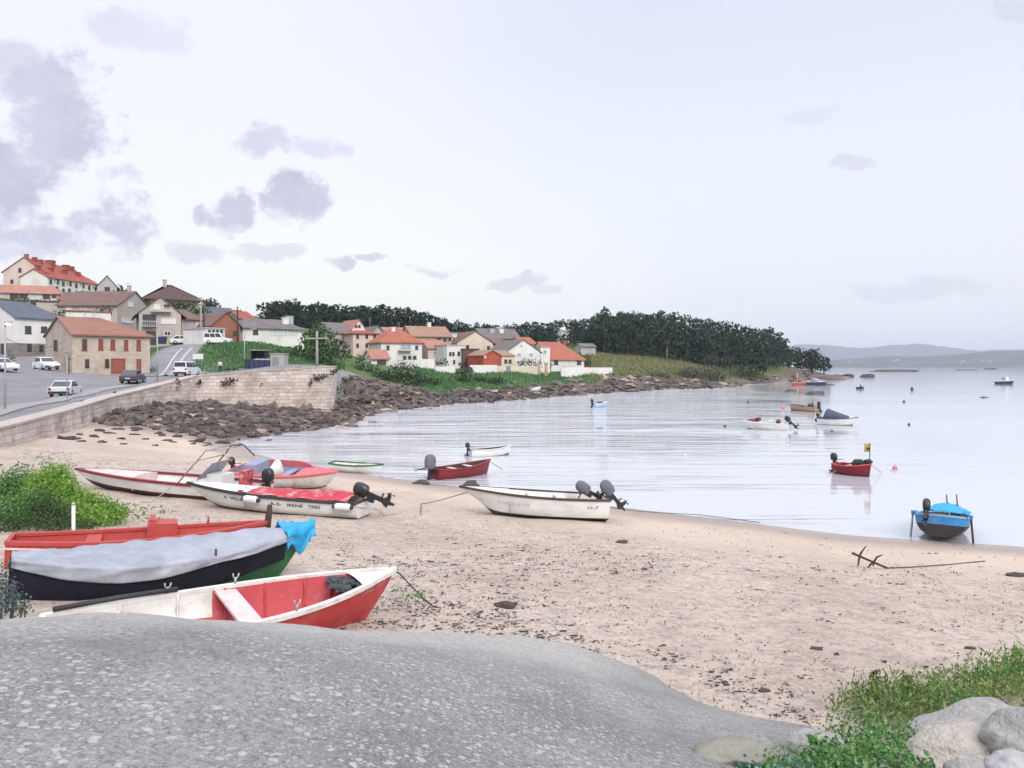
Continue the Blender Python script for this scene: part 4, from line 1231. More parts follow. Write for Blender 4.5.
# ---- red topped white launch
b6 = Boat('white launch with faded red raised topsides open on blue-grey seats', (236, 29.6), (338, 28.6), name='launch', beam=1.6, depth=0.55, bow_rise=0.22, stern_rise=0.08, sw=0.8, rake=0.5, tops=WHITE2, bottom=PINKA, bottom_v=0.13, inside=BLUEGREY, gun=PINKR, gun_w=0.05, gun_h=0.05, full=0.4, floor=0.12, roll=math.radians(7), dz=0.0, band=PINKR, band_v=0.86)
b6.deck(0.66, 0.985, PINKR, crown=0.09)
# raised coaming on the far side with a dark opening
for sd in (1, -1):
    g = MB(); rows = []
    for i in range(15):
        t = 0.1 + .62 * i / 14; q = b6.S(t, 1, sd)
        hgt_ = (0.24 if sd == -b6.near else 0.05) * (1 - abs(2 * i / 14 - 1) ** 4)
        rows.append([(q[0], q[1] - sd * .02, q[2] - .02), (q[0], q[1] - sd * .06, q[2] + hgt_), (q[0], q[1] - sd * .085, q[2] + hgt_), (q[0], q[1] - sd * .06, q[2] - .02)])
    g.grid(rows, 0, False, closed=True); g.build('coaming', PINKR, b6.root)
for t in (0.30, 0.52): b6.thwart(t, 0.3, -0.08, BLUEGREY)
g = MB(); g.box((b6.tx(.22), 0, b6.zs(.2) + .1), (.5, 1.0, .42)); g.build('engine_box', BLUEGREY, b6.root)
c = b6.world((b6.tx(.42), b6.near * .15, b6.zs(.42) - .05)); g = MB()
prof = [(0.30, -.1), (.27, .1), (.2, .3), (.12, .46), (.03, .52)]
g.lathe(prof, 14); vv = []
for (x, y, z) in g.v: vv.append((x + .12 * z + .03 * math.sin(9 * y + 5 * z), y + .03 * math.sin(11 * x + 3 * z), z))
g.v = vv
tag(g.build('cloth_bundle', WHITE2, loc=c), 'white cloth bundle standing in the red topped launch', 'bundle')
b6.motor(0.0, math.radians(5), 0.6, cowl=BLACKPL)

# ---- small green rimmed dinghy at the water's edge
b7 = Boat('small white dinghy with a green rim, beached at the water beyond the launch', (331, 38.0), (383, 37.6), name='dinghy', beam=1.15, depth=0.44, bow_rise=0.14, sw=0.8, rake=0.25, tops=WHITE, inside=WHITE2, gun=GREEN, gun_w=0.06, gun_h=0.06, dz=-0.04)
b7.thwart(0.4, 0.2, -0.1, WHITE2); b7.thwart(0.7, 0.2, -0.1, WHITE2)

# ---- white motorboat alone on the sand
b8 = Boat('white motorboat with black bottom lying alone on the open sand', (604, 24.3), (458, 23.9), name='motorboat', beam=1.85, depth=0.76, bow_rise=0.16, sw=0.88, rake=0.95, sect=VEE, keel_rise=0.34, tops=WHITE, bottom=GREYA, bottom_v=0.26, inside=WHITE2, gun=DARKWOOD, gun_w=0.06, gun_h=0.055, dz=-0.05, full=0.35, roll=math.radians(2))
b8.deck(0.66, 0.985, WHITE2, crown=0.05)
b8.thwart(0.3, 0.3, -0.12, WHITE2); b8.thwart(0.5, .25, -.12, WHITE2)
b8.motor(0.1, math.radians(44), 0.78, cowl=GREYCOV, covered=True)
b8.motor(-0.2, math.radians(66), 0.74, cowl=GREYCOV, covered=True, yaw=0.15, t=0.14)
b8.letters('7-VILL-4-72', 0.76, 0.54, 0.58, 0.70, mat('faded_grey_lettering_paint', (0.48, 0.48, 0.50), rough=0.6, bump=0))
b8.letters('VI-7', 0.16, 0.08, 0.62, 0.74, GREYA)
g = MB(); q = b8.S(.2, 1, 1); g.tube([(q[0], .3, q[2] - .05), (q[0] - .1, .3, q[2] + .12)], .02); g.tube([(q[0] - .22, .25, q[2] + .16), (q[0] - .02, .35, q[2] + .1)], .02); g.build('tiller_grip', RUBBER, b8.root)
rope('mooring_rope', [b8.wpt(0.97, .75, b8.near), G(440, 504) + Vector((0, 0, .12)), G(421, 506) + Vector((0, 0, .06)), G(421, 516) + Vector((0, 0, .01))], 'rope from the bow of the lone white motorboat to a small stake', 0.013, DROPE)
rope('mooring_rope', [b8.wpt(0.0, .7, b8.near), G(640, 513) + Vector((0, 0, .05)), G(700, 516) + Vector((0, 0, .03))] + lying([(760, 523)]), 'long thin line from the stern of the lone white motorboat along the shore', 0.011, DROPE)

# ---- boats afloat
w1 = Boat('dark red open boat floating near the sand with a big grey outboard', (434, 35.6), (490, 37.6), name='motorboat', beam=1.25, depth=0.58, bow_rise=0.26, sw=0.75, rake=0.2, tops=MAROON, inside=DARKWOOD, gun=MAROON, afloat=0.14)
w1.motor(0, math.radians(8), 1.05, cowl=GREYCOV, covered=True); w1.thwart(.35, .2, -.08, WHITE2); w1.thwart(.62, .2, -.08, WHITE2)
g = MB(); q = w1.S(.0, 1, 0); g.tube([(q[0] - .1, .1, q[2] + .1), (q[0] - .9, .25, q[2] - .05)], [.035, .02]); g.build('steering_pole', RUBBER, w1.root)
rope('mooring_rope', [w1.wpt(0.0, .9, 1) + Vector((-.8, .3, 0)), P(432, 470, 35.3), P(418, 470, 35.0)], 'thin line off the stern of the dark red open boat', 0.012, DROPE)
rope('mooring_rope', [w1.wpt(0.98, .9, 1), P(497, 466, 38.5), P(503, 470, 39)], 'thin line off the bow of the dark red open boat', 0.012, DROPE)
w2 = Boat('small white rowing boat floating behind the dark red open boat', (470, 44.6), (511, 45.6), beam=1.2, depth=0.55, bow_rise=0.2, sw=0.7, rake=0.2, tops=WHITE, bottom=BLACKP, bottom_v=0.3, inside=GREYA, gun=WHITE2, afloat=0.17, band=GREYA, band_v=.9)
w2.thwart(.3, .18, -.08, GREYA); w2.thwart(.6, .18, -.08, GREYA)
w2.motor(0, math.radians(5), 0.6)
w3 = Boat('white motorboat afloat with red cushions and tilted black outboard', (796 - 8, 63.0), (742, 64.6), name='motorboat', beam=1.75, depth=0.70, bow_rise=0.16, sw=0.88, rake=0.6, sect=VEE, tops=WHITE, bottom=NAVY, bottom_v=0.24, inside=WHITE2, gun=WHITE, afloat=0.18, full=.35)
w3.deck(0.6, .985, WHITE, crown=.14)
w3.motor(0, math.radians(48), 0.95)
g = MB(); xs_ = w3.tx(.62); g.add([(xs_ + .55, -.6, w3.zs(.6) + .05), (xs_ + .55, .6, w3.zs(.6) + .05), (xs_ + .1, .55, w3.zs(.6) + .48), (xs_ + .1, -.55, w3.zs(.6) + .48), (xs_ + .5, -.6, w3.zs(.6) + .05), (xs_ + .5, .6, w3.zs(.6) + .05), (xs_ + .05, .55, w3.zs(.6) + .48), (xs_ + .05, -.55, w3.zs(.6) + .48)], [(0, 1, 2, 3), (7, 6, 5, 4), (0, 4, 5, 1), (1, 5, 6, 2), (2, 6, 7, 3), (3, 7, 4, 0)]); g.build('windscreen', SCREEN, w3.root)
rows = []
g = MB()
for i in range(9):
    t = .6 + .3 * i / 8; o = w3.S(t, 1, 1); y = o[1] * .75
    rows.append([(w3.tx(t), y * k / 4, o[2] + .06 + .34 * (1 - (k / 4) ** 2) * (1 - i / 8) ** .7) for k in range(-4, 5)])
g.grid(rows, 0, True); g.build('cuddy_cover', MAROON, w3.root)
g = MB(); g.box((w3.tx(.36), 0, w3.zs(.3) + .02), (.4, .9, .4)); g.build('seat', WHITE2, w3.root)
g = MB(); g.blob((w3.tx(.2), 0.1, w3.zs(.2) + .12), (.2, .2, .2), 0, 2, .2); g.build('seat_cushion', MAROON, w3.root)
w4 = Boat('white motorboat afloat under a humped dark blue cabin canopy', (819, 69.5), (858, 67.5), name='motorboat', beam=1.7, depth=0.72, bow_rise=0.22, sw=0.85, rake=0.55, sect=VEE, tops=WHITE, bottom=NAVY, bottom_v=0.25, inside=WHITE2, gun=NAVY, gun_h=.07, afloat=0.17)
g = MB(); rows = []
for i in range(15):
    t = 0.16 + .66 * i / 14; o = w4.S(t, 1, 1); y = o[1] * .85; hh_ = 0.80 * min(1, i / 14 / .12 + .35) * (1 - max(0, (i / 14 - .14) / .86)) ** .9 + .03
    rows.append([(w4.tx(t), y * math.sin(PI / 2 * k / 5), o[2] + hh_ * max(0, math.cos(PI / 2 * k / 5)) ** .6) for k in range(-5, 6)])
g.grid(rows, 0, True); g.add(rows[0], [tuple(range(11))]); g.build('canopy', NAVY, w4.root)
w4.deck(.7, .985, WHITE, crown=.1, bulk=False); w4.motor(0, 0.2, .6)
w5 = Boat('tan wooden open boat afloat with gear heaped at its stern', (818, 88.0), (789, 92.0), beam=1.5, depth=0.66, bow_rise=0.26, sw=0.7, rake=0.35, tops=WOOD, bottom=BLACKP, bottom_v=0.25, inside=DARKWOOD, gun=WOOD, afloat=0.14)
w5.motor(0, .3, .95); w5.thwart(.3, .3, .02, WOOD)
g = MB(); q = w5.S(.12, 1, 0); g.tube([(q[0], .3, q[2] - .2), (q[0] - .1, .35, q[2] + .9)], .03); g.build('pole_mount', DARKWOOD, w5.root)
c = w5.world((w5.tx(.25), 0, w5.zs(.25) + .05)); g = MB(); g.blob((0, 0, .05), (.45, .4, .3), 0, 2, .4); tag(g.build('net_heap', NETM, loc=c), 'dark heap of gear at the stern of the tan wooden boat', 'net')
w6 = Boat('orange wooden boat moored far off beside the white and navy cabin boat', (793.5, 205), (806.5, 212), beam=1.9, depth=0.95, bow_rise=0.4, sw=0.7, rake=0.4, tops=ORANGE, bottom=BLACKP, bottom_v=0.22, inside=DARKWOOD, gun=WHITE2, afloat=0.2)
g = MB(); g.box((w6.tx(.45), 0, w6.zs(.4) + .25), (1.1, 1.0, .9)); g.build('engine_box', ORANGE, w6.root)
g = MB(); g.tube([(w6.tx(.3), 0, 1), (w6.tx(.3), 0, 3.6)], .06); g.build('mast', WHITE2, w6.root)
w7 = Boat('white cabin boat with navy canopy moored far off near the point', (807, 214), (827, 208), name='cabin_boat', beam=2.3, depth=1.0, bow_rise=0.35, sw=0.85, rake=0.6, sect=VEE, tops=NAVY, inside=WHITE2, gun=WHITE, afloat=0.25)
w7.deck(.45, .985, WHITE, crown=.15)
g = MB(); rows = []
for i in range(9):
    t = .34 + .4 * i / 8; o = w7.S(t, 1, 1); y = o[1] * .75; hh_ = 1.2 * (1 - (i / 8) ** 2) + .02
    rows.append([(w7.tx(t), y * math.sin(PI / 2 * k / 4), o[2] + hh_ * max(0, math.cos(PI / 2 * k / 4)) ** .5) for k in range(-4, 5)])
g.grid(rows, 0, True); g.add(rows[0], [tuple(range(9))]); g.build('canopy', BLUEGREY, w7.root)
g = MB(); g.box((w7.tx(.15), 0, w7.zs(.1) + .2), (.9, 1.2, .7)); g.build('seat', WHITE, w7.root)
w8 = Boat('dark hulled fishing boat with white wheelhouse out on the open water', (996, 226), (1014, 221), name='fishing_boat', beam=1.9, depth=1.05, bow_rise=0.4, sw=0.75, rake=0.5, tops=NAVY, inside=WHITE2, gun=WHITE, gun_h=.14, afloat=0.25)
w8.deck(.55, .985, WHITE, crown=.1)
g = MB(); g.box((w8.tx(.5), 0, w8.zs(.5) + .45), (1.4, 1.2, 1.3)); wh = g.build('wheelhouse', WHITE, w8.root)
for sd in (-1, 1):
    g = MB(); g.box((w8.tx(.5), sd * .605, w8.zs(.5) + .75), (1.0, .02, .4)); g.build('window', SCREEN, wh)
g = MB(); g.tube([(w8.tx(.45), 0, 2), (w8.tx(.45), 0, 3.5)], .05); g.build('mast', WHITE2, w8.root)
g = MB(); g.tube([(w8.tx(.6), .3, 2), (w8.tx(.6), .3, 3.1)], .04); g.build('antenna', WHITE2, w8.root)
w9 = Boat('red open boat afloat with a yellow flag at its bow', (837, 37.8), (871, 36.2), beam=1.15, depth=0.56, bow_rise=0.2, stern_rise=.05, sw=0.75, rake=0.1, tops=mat('deep_crimson_paint', (.20, .018, .03), (.13, .012, .022), rough=.45, bump=.1), bottom=BLACKP, bottom_v=.2, inside=DARKWOOD, gun=RED, afloat=0.12)
w9.motor(0, math.radians(4), 0.75)
for t in (.35, .65): w9.thwart(t, .2, -.05, WHITE2)
g = MB(); q = w9.S(.96, 1, 0); g.tube([(q[0], 0, q[2] - .1), (q[0] + .02, 0, q[2] + 1.0)], .02); fp = g.build('flag_pole', DARKWOOD, w9.root)
g = MB(); rows = [[(q[0] - .30 * i / 6, .03 * math.sin(i * 1.3), q[2] + .98 - .40 * k / 4 - .03 * i / 6) for i in range(7)] for k in range(5)]
g.grid(rows, lambda i, k: 1 if 1.5 < i < 3 and k < 3 else 0, True); o = g.build('flag', [YELLOW, BLACKP], fp); md = o.modifiers.new('thickness', 'SOLIDIFY'); md.thickness = .006
c = w9.world((w9.tx(.78), 0, w9.zs(.78) + .05)); g = MB()
for i in range(7): g.blob((rnd.uniform(-.5, .3), rnd.uniform(-.25, .25), rnd.uniform(0, .1)), (.2, .16, .13), 0, 2, .4)
tag(g.build('net_heap', mat('green_black_net', (0.03, 0.05, 0.04), (0.06, 0.09, 0.07), rough=.9, scale=20, bump=.8), loc=c), 'dark green net heaped in the red boat with the flag', 'net')
rope('mooring_rope', [w9.wpt(.98, .9, 1), P(884, 472, 38.2) + Vector((0, 0, -.1)), P(893, 469.5, 38.6)], 'thin line from the flagged red boat to the pink buoy', .01, DROPE)
rope('mooring_rope', [w9.wpt(.0, .8, 1), P(815, 482, 35) + Vector((0, 0, -.15)), P(780, 488, 33.2)], 'long thin line from the stern of the flagged red boat', .01, ROPE, sag=.01)

# ---- blue boat standing on legs at the tide line, stern towards us
bb = Boat('blue boat propped on two side legs at the tide line, stern facing the beach', (940, 22.8), (949, 25.8), beam=1.50, depth=0.62, bow_rise=0.06, sw=0.9, rake=0.3, sect=ROUND, tops=BLUE, bottom=BLACKP, bottom_v=0.58, inside=DARKWOOD, gun=mat('pale_blue_paint', (.30, .48, .66), (.2, .36, .54), rough=.5, bump=.1), gun_w=.08, dz=0.10)
bb.root.rotation_euler = (Matrix.Rotation(bb.yaw, 3, 'Z') @ Matrix.Rotation(math.radians(7), 3, 'Y')).to_euler()
bb.M = Matrix.Translation(bb.root.location) @ bb.root.rotation_euler.to_matrix().to_4x4()
bb.motor(0.36, math.radians(28), 0.66, cowl=BLACKPL)
for sd in (-1, 1):
    q = Vector(bb.S(.12, 1, sd)); wq = bb.world(q); lo = bb.M.inverted() @ Vector((wq.x, wq.y, tz(wq.x, wq.y) - .05))
    g = MB(); g.tube([(q.x, q.y + sd * .05, q.z + .06), (lo.x - .05, q.y + sd * .12, lo.z)], .03, 0, 7); g.build('beaching_leg', STEEL if sd > 0 else RUST, bb.root)
    g = MB(); g.box((q.x, q.y + sd * .02, q.z), (.14, .16, .12)); g.build('leg_bracket', BLUE, bb.root)
for y, h_ in ((-.15, .62), (-.42, .66)):
    g = MB(); z = bb.zs(.3); g.tube([(bb.tx(.3), y, z - .2), (bb.tx(.28), y + .06, z + h_)], [.028, .016]); g.build('rod_holder', DARKWOOD, bb.root)
c = bb.world((bb.tx(.18), -.1, bb.zs(.2) - .02)); g = MB()
rows = []
for i in range(13):
    rows.append([(-.6 + 2.0 * i / 12, -.62 + 1.2 * k / 10, .10 + .26 * math.sin(PI * k / 10) * math.sin(PI * (i + 1) / 14) + .05 * math.sin(i * 2.1 + k) * math.sin(k * 1.7)) for k in range(11)])
g.grid([[bb.root.rotation_euler.to_matrix() @ Vector(q) for q in r] for r in rows], 0, True)
o = g.build('tarpaulin', BLTARP, loc=c); md = o.modifiers.new('thickness', 'SOLIDIFY'); md.thickness = .015
tag(o, 'rumpled blue sheet bundled inside the blue boat on legs', 'tarpaulin')
for i, (y, z) in enumerate(((0.05, .0), (-.28, .02))):
    pass
# ---- small blue and white boat off the far rocks
w10 = Boat('tiny pale blue boat with dark outboard afloat off the houses', (593, 97), (607, 99), name='motorboat', beam=1.0, depth=.62, bow_rise=.18, sw=.8, rake=.25, tops=mat('pale_sky_blue_paint', (.42, .55, .72), (.35, .47, .64), rough=.5, bump=.05), inside=WHITE2, gun=WHITE, afloat=.12)
w10.motor(0, .1, .9)
g = MB(); g.box((w10.tx(.5), 0, w10.zs(.5) + .04), (.5, .6, .22)); g.build('seat', NAVY, w10.root)
w11 = Boat('small dark open boat with an upright motor, far out past the point', (857, 176), (864, 177), beam=.9, depth=.5, bow_rise=.1, sw=.7, rake=.2, tops=BLACKP, inside=DARKWOOD, gun=BLACKP, afloat=.12)
g = MB(); g.tube([(w11.tx(.5), 0, .3), (w11.tx(.5), 0, 1.1)], [.18, .14]); g.build('motor_cover', BLACKPL, w11.root)
w12 = Boat('tiny white rowing boat lying on the rocks below the garden wall', (531, 128.5), (541, 129.5), beam=.95, depth=.5, bow_rise=.3, sw=.8, rake=.2, tops=WHITE, inside=WHITE, gun=WHITE, dz=.25)

# ---- buoys
def buoy(px, py, r, m, label, tall=0):
    r *= .6; tall *= .7
    Y = F * H / (py - CY); p = P(px, py, Y); p.z = 0
    e = empty('mooring_buoy', p, label=label, cat='buoy')
    g = MB()
    if tall: g.lathe([(r * .7, -.1), (r, .05), (r * .9, r), (r * .45, r * 1.4), (r * .22, tall), (r * .1, tall + .02)], 12)
    else: g.lathe([(r * .5, -.14), (r * .92, 0.0), (r, r * .45), (r * .8, r * 1.0), (r * .35, r * 1.3), (r * .12, r * 1.34)], 14)
    g.build('float', m, e)
    g = MB(); zt = tall + .02 if tall else r * 1.34
    pts = [(.05 * math.cos(a), 0, zt + .04 + .05 * math.sin(a)) for a in [2 * PI * k / 10 for k in range(11)]]
    g.tube(pts, .012, 0, 5); g.build('ring', STEEL, e)
PINKB = mat('faded_pink_buoy_plastic', (.55, .20, .20), (.45, .15, .16), rough=.5, bump=.05)
buoy(895, 469, .20, PINKB, 'pink round buoy beside the flagged red boat')
buoy(783, 409, .3, PINKB, 'reddish upright buoy just in front of the tan wooden boat', .9)
buoy(748, 403, .28, BLACKPL, 'dark buoy alone on the ruffled water above the white motorboat with red cushions', .8)
buoy(816, 420, .22, BLACKPL, 'small dark buoy just behind the navy canopied motorboat')
buoy(912, 390, .55, BLACKPL, 'large dark buoy out past the point', 1.2)
buoy(904, 402, .3, BLACKPL, 'small dark buoy on calm water below the large dark buoy')
buoy(909, 425, .2, BLACKPL, 'small dark buoy alone on the calm open water', )
buoy(841, 405, .2, FEND, 'pale buoy above the navy canopied motorboat')
buoy(725, 427, .22, BLACKPL, 'small dark buoy beside the bow of the white motorboat with red cushions')
buoy(685, 455, .13, FEND, 'small pale buoy on the ruffled water in front of the bay')
buoy(832, 432, .16, BLACKPL, 'small dark buoy in front of the navy canopied motorboat')

# ---- iron anchor on the sand
an = G(880, 569)
e = empty('anchor', an, label='rusty four-armed iron anchor lying on the sand', cat='anchor')
tip, crown_ = P(862, 549, an.y + .1) - an, Vector((0.02, 0, .03))
up_ = P(857, 553, an.y) - an
g = MB(); a_, b_ = P(852, 553, an.y + .15) - an, P(887, 568, an.y - .05) - an; a_.z = max(a_.z, .25)
g.tube([b_, b_.lerp(a_, .5), a_], [.028, .026, .03], 0, 8); g.build('shank', RUST, e)
for (pts) in ([(858, 566), (859, 559), (861, 553), (866, 546)], [(873, 566), (874, 562), (877, 557), (882, 555)], [(875, 560), (870, 565), (868, 568)]):
    q = [P(px, py_, an.y + .05 * i) - an for i, (px, py_) in enumerate(pts)]
    g = MB(); g.tube(q, [.016] + [.024] * (len(q) - 2) + [.012], 0, 7); g.build('fluke_arm', RUST, e)
rope('anchor_rope', lying([(886, 569), (910, 568), (950, 565), (985, 562)]), 'dark rope running across the sand from the iron anchor', .014, DROPE)
# ------------------------------------------------------------------ buildings
def plaster(n, c, d=None, amt=0.45):
    return mat('plaster_' + n, c, tuple(x * 0.86 for x in c), rough=0.9, scale=0.5, bump=0.2, bscale=6, dirt=d or tuple(x * 0.55 for x in c), dirt_scale=0.45, dirt_amt=amt, spec=0.15, stretch=(1, 1, 0.5))


PW = plaster('white', (0.70, 0.69, 0.67)); PCR = plaster('cream', (0.62, 0.55, 0.44)); PBE = plaster('beige', (0.45, 0.40, 0.365)); PPK = plaster('pinkish', (0.62, 0.50, 0.45))
PTA = plaster('tan', (0.46, 0.33, 0.23)); PGR = plaster('grey', (0.42, 0.41, 0.42)); PRE = plaster('brick_red', (0.42, 0.10, 0.065)); PTE = plaster('teal', (0.25, 0.45, 0.42)); PTC = plaster('terracotta', (0.30, 0.13, 0.09))
PBR = plaster('dark_brick', (0.16, 0.09, 0.08))
STN = stone_mat('granite_rubble', (0.53, 0.455, 0.37), (0.45, 0.385, 0.31), (0.50, 0.44, 0.37), 0.6, 0.32, dirt=(0.2, 0.155, 0.115), amt=0.55)
STG = stone_mat('grey_rubble', (0.26, 0.225, 0.2), (0.18, 0.155, 0.14), (0.33, 0.3, 0.27), 0.5, 0.3, dirt=(0.11, 0.1, 0.09), amt=0.6)
ROR = roof_mat('orange_tiles', (0.40, 0.15, 0.095), (0.32, 0.11, 0.07)); RRE = roof_mat('red_tiles', (0.36, 0.10, 0.075), (0.28, 0.075, 0.06)); RBR = roof_mat('brown_tiles', (0.20, 0.125, 0.108), (0.155, 0.098, 0.085))
RPK = roof_mat('faded_tiles', (0.42, 0.22, 0.17), (0.34, 0.15, 0.12)); RGY = roof_mat('grey_tiles', (0.19, 0.17, 0.165), (0.145, 0.13, 0.125)); RSL = roof_mat('slate_roof', (0.125, 0.145, 0.175), (0.095, 0.11, 0.14)); RDK = roof_mat('dark_brown_tiles', (0.115, 0.07, 0.06), (0.085, 0.055, 0.05))
ROB = roof_mat('old_red_brown_tiles', (0.32, 0.165, 0.12), (0.26, 0.13, 0.095)); RTA = roof_mat('tan_tiles', (0.36, 0.22, 0.15), (0.29, 0.17, 0.12))
FRW = mat('white_window_frame', (0.68, 0.68, 0.67), rough=0.5, bump=0.05); FRD = mat('dark_window_frame', (0.07, 0.055, 0.05), rough=0.6, bump=0.05); FRR = mat('red_brown_shutter', (0.26, 0.075, 0.06), (0.19, 0.05, 0.045), rough=0.6, scale=4, bump=0.15)
GLD = glass_mat('dark_pane', (0.022, 0.024, 0.03)); GLB = glass_mat('bluish_pane', (0.16, 0.20, 0.23)); GLW = mat('white_roller_shutter', (0.66, 0.66, 0.66), (0.58, 0.58, 0.58), rough=0.6, scale=3, bump=0.2, stretch=(1, 1, 9)); GLT = glass_mat('pale_green_pane', (0.30, 0.38, 0.38), 0.2)
DOORB = mat('red_brown_door', (0.30, 0.095, 0.06), (0.22, 0.065, 0.045), rough=0.6, scale=2, bump=0.25, stretch=(6, 6, 0.5)); DOORG = mat('grey_door', (0.24, 0.25, 0.27), rough=0.6, bump=0.15)
STY = {'d': (FRW, GLD, 'window'), 'k': (FRD, GLD, 'window'), 'b': (FRW, GLB, 'window'), 'w': (FRW, GLW, 'window'), 'r': (FRR, GLD, 'window'), 't': (FRW, GLT, 'window'), 'D': (FRR, DOORB, 'door'), 'g': (FRD, DOORG, 'door'), 's': (FRR, FRR, 'window')}


def house(label, A, B, base, eave, depth, rise, ridge='x', hips=(0, 0), wall=PW, roof=ROR, over=0.45, wins=(), chim=(), name='house', cat='house', plinth=None, pl_py=None, flat=False, group=None, found=3.5):
    a, b = P(A[0], base, A[1]), P(B[0], base, B[1])
    ux = Vector((b.x - a.x, b.y - a.y, 0)); W = ux.length; ux.normalize()
    uy = Vector((-ux.y, ux.x, 0)); yaw = math.atan2(ux.y, ux.x)
    z0 = a.z; hgt = (base - eave) / F * A[1]
    root = empty(name, (a.x, a.y, z0), yaw, label=label, cat=cat, group=group)
    dp = found
    D = depth
    m = MB()
    sw = (ridge == 'y')
    LW_, LD = (D, W) if sw else (W, D)              # along the ridge, across it

    def tr(x, y, z): return (y, x, z) if sw else (x, y, z)
    if flat:
        m.box((W / 2, D / 2, (hgt - dp) / 2), (W, D, hgt + dp))
    else:
        h0, h1 = hips
        base_ = [(0, 0), (LW_, 0), (LW_, LD), (0, LD)]
        v = [tr(x, y, -dp) for x, y in base_] + [tr(x, y, hgt) for x, y in base_]
        f = [(0, 1, 5, 4), (2, 3, 7, 6)]
        rl = rise * 0.985
        v += [tr(0, LD / 2, hgt + rl - .06), tr(LW_, LD / 2, hgt + rl - .06)]
        f.append((3, 0, 4, 8, 7) if h0 == 0 else (3, 0, 4, 7)); f.append((1, 2, 6, 9, 5) if h1 == 0 else (1, 2, 6, 5))
        m.add(v, f)
    fix_normals(m.build('wall', wall, root))
    # roof
    r = MB()
    if flat:
        r.box((W / 2, D / 2, hgt + 0.1), (W + .3, D + .3, 0.22))
    else:
        o = over; k = rise / (LD / 2); zo = hgt - k * o + 0.05
        h0, h1 = hips
        x0, x1 = -o if h0 else -0.25, LW_ + (o if h1 else 0.25)
        top = [(x0, -o, zo), (x1, -o, zo), (x1, LD + o, zo), (x0, LD + o, zo), (h0 if h0 else x0, LD / 2, hgt + rise + .05), (LW_ - h1 if h1 else x1, LD / 2, hgt + rise + .05)]
        th = 0.16
        v = [tr(*q) for q in top] + [tr(q[0], q[1], q[2] - th) for q in top]
        f = [(0, 1, 5, 4), (2, 3, 4, 5), (3, 0, 4), (1, 2, 5), (6, 10, 11, 7), (8, 11, 10, 9), (9, 10, 6), (7, 11, 8), (0, 6, 7, 1), (2, 8, 9, 3)]
        f += [(1, 7, 8, 2), (3, 9, 6, 0)]
        if not h0: f = [q for q in f if q not in [(3, 0, 4), (9, 10, 6), (3, 9, 6, 0)]] + [(3, 9, 10, 4), (4, 10, 6, 0)]
        if not h1: f = [q for q in f if q not in [(1, 2, 5), (7, 11, 8), (1, 7, 8, 2)]] + [(1, 7, 11, 5), (5, 11, 8, 2)]
        r.add(v, f)
    ro = fix_normals(r.build('roof', roof, root))
    for (fx, fy, cw, ch, cm) in chim:
        c = MB(); zt = hgt + rise * (1 - abs(2 * fy - 1)) if not flat else hgt
        X_, Y_ = tr(fx * LW_, fy * LD, 0)[:2]
        c.box((X_, Y_, zt + ch / 2 - .3), (cw, cw * 0.8, ch + .6)); c.box((X_, Y_, zt + ch + .06), (cw + .18, cw * .8 + .18, .12)); c.build('chimney', cm, ro)
    if plinth:
        zt = H - (pl_py - CY) / F * A[1] - z0
        c = MB(); c.box((W / 2, D / 2, (zt - dp) / 2), (W + .08, D + .08, zt + dp)); c.build('stone_base', plinth, root)
    for wn_ in wins:
        (x0, y0, x1, y1, st) = wn_[:5]; face = wn_[5] if len(wn_) > 5 else 'F'
        if face == 'F': p0, d0, nrm_ = a, ux, -uy
        elif face == 'R': p0, d0, nrm_ = a + ux * W, uy, ux
        else: p0, d0, nrm_ = a + uy * D, -uy, -ux
        q = []
        for px in (x0, x1):
            k = (px - CX) / F
            den = d0.x - k * d0.y
            q.append((k * p0.y - p0.x) / den)
        s0, s1 = min(q), max(q); sc = (s0 + s1) / 2
        Ym = p0.y + d0.y * sc
        za, zb = H - (y1 - CY) / F * Ym - z0, H - (y0 - CY) / F * Ym - z0
        ww_ = s1 - s0; hh_ = zb - za
        cw = p0 + d0 * sc; lc = Matrix.Rotation(-yaw, 3, 'Z') @ (cw - a); ln = Matrix.Rotation(-yaw, 3, 'Z') @ nrm_; ld = Matrix.Rotation(-yaw, 3, 'Z') @ d0
        fm, pm, nm = STY[st]
        M = Matrix.Translation((lc.x, lc.y, (za + zb) / 2)) @ Matrix((ld.to_4d(), ln.to_4d(), (0, 0, 1, 0), (0, 0, 0, 1))).transposed().to_4x4()
        M = Matrix.Translation((lc.x, lc.y, (za + zb) / 2)) @ Matrix(((ld.x, ln.x, 0, 0), (ld.y, ln.y, 0, 0), (0, 0, 1, 0), (0, 0, 0, 1)))
        t_ = min(0.11, ww_ * 0.16)
        g = MB()
        for cx_, cz_, sx, sz in ((0, hh_ / 2 - t_ / 2, ww_, t_), (0, -hh_ / 2 + t_ / 2, ww_ + .12, t_)): g.box((cx_, 0.03, cz_), (sx, .14, sz), 0, M)
        for cx_ in (-ww_ / 2 + t_ / 2, ww_ / 2 - t_ / 2): g.box((cx_, 0.03, 0), (t_, .138, hh_ - 2 * t_ + .002), 0, M)
        if nm == 'window' and ww_ > 0.9: g.box((0, 0.03, 0), (.07, .1, hh_ - 2 * t_ + .002), 0, M)
        fo = g.build(nm, fm, root)
        g = MB(); g.box((0, 0.02, 0), (ww_ - t_, .05, hh_ - t_), 0, M); g.build('pane' if nm == 'window' else 'door_leaf', pm, fo)
    return root, hgt, W, yaw


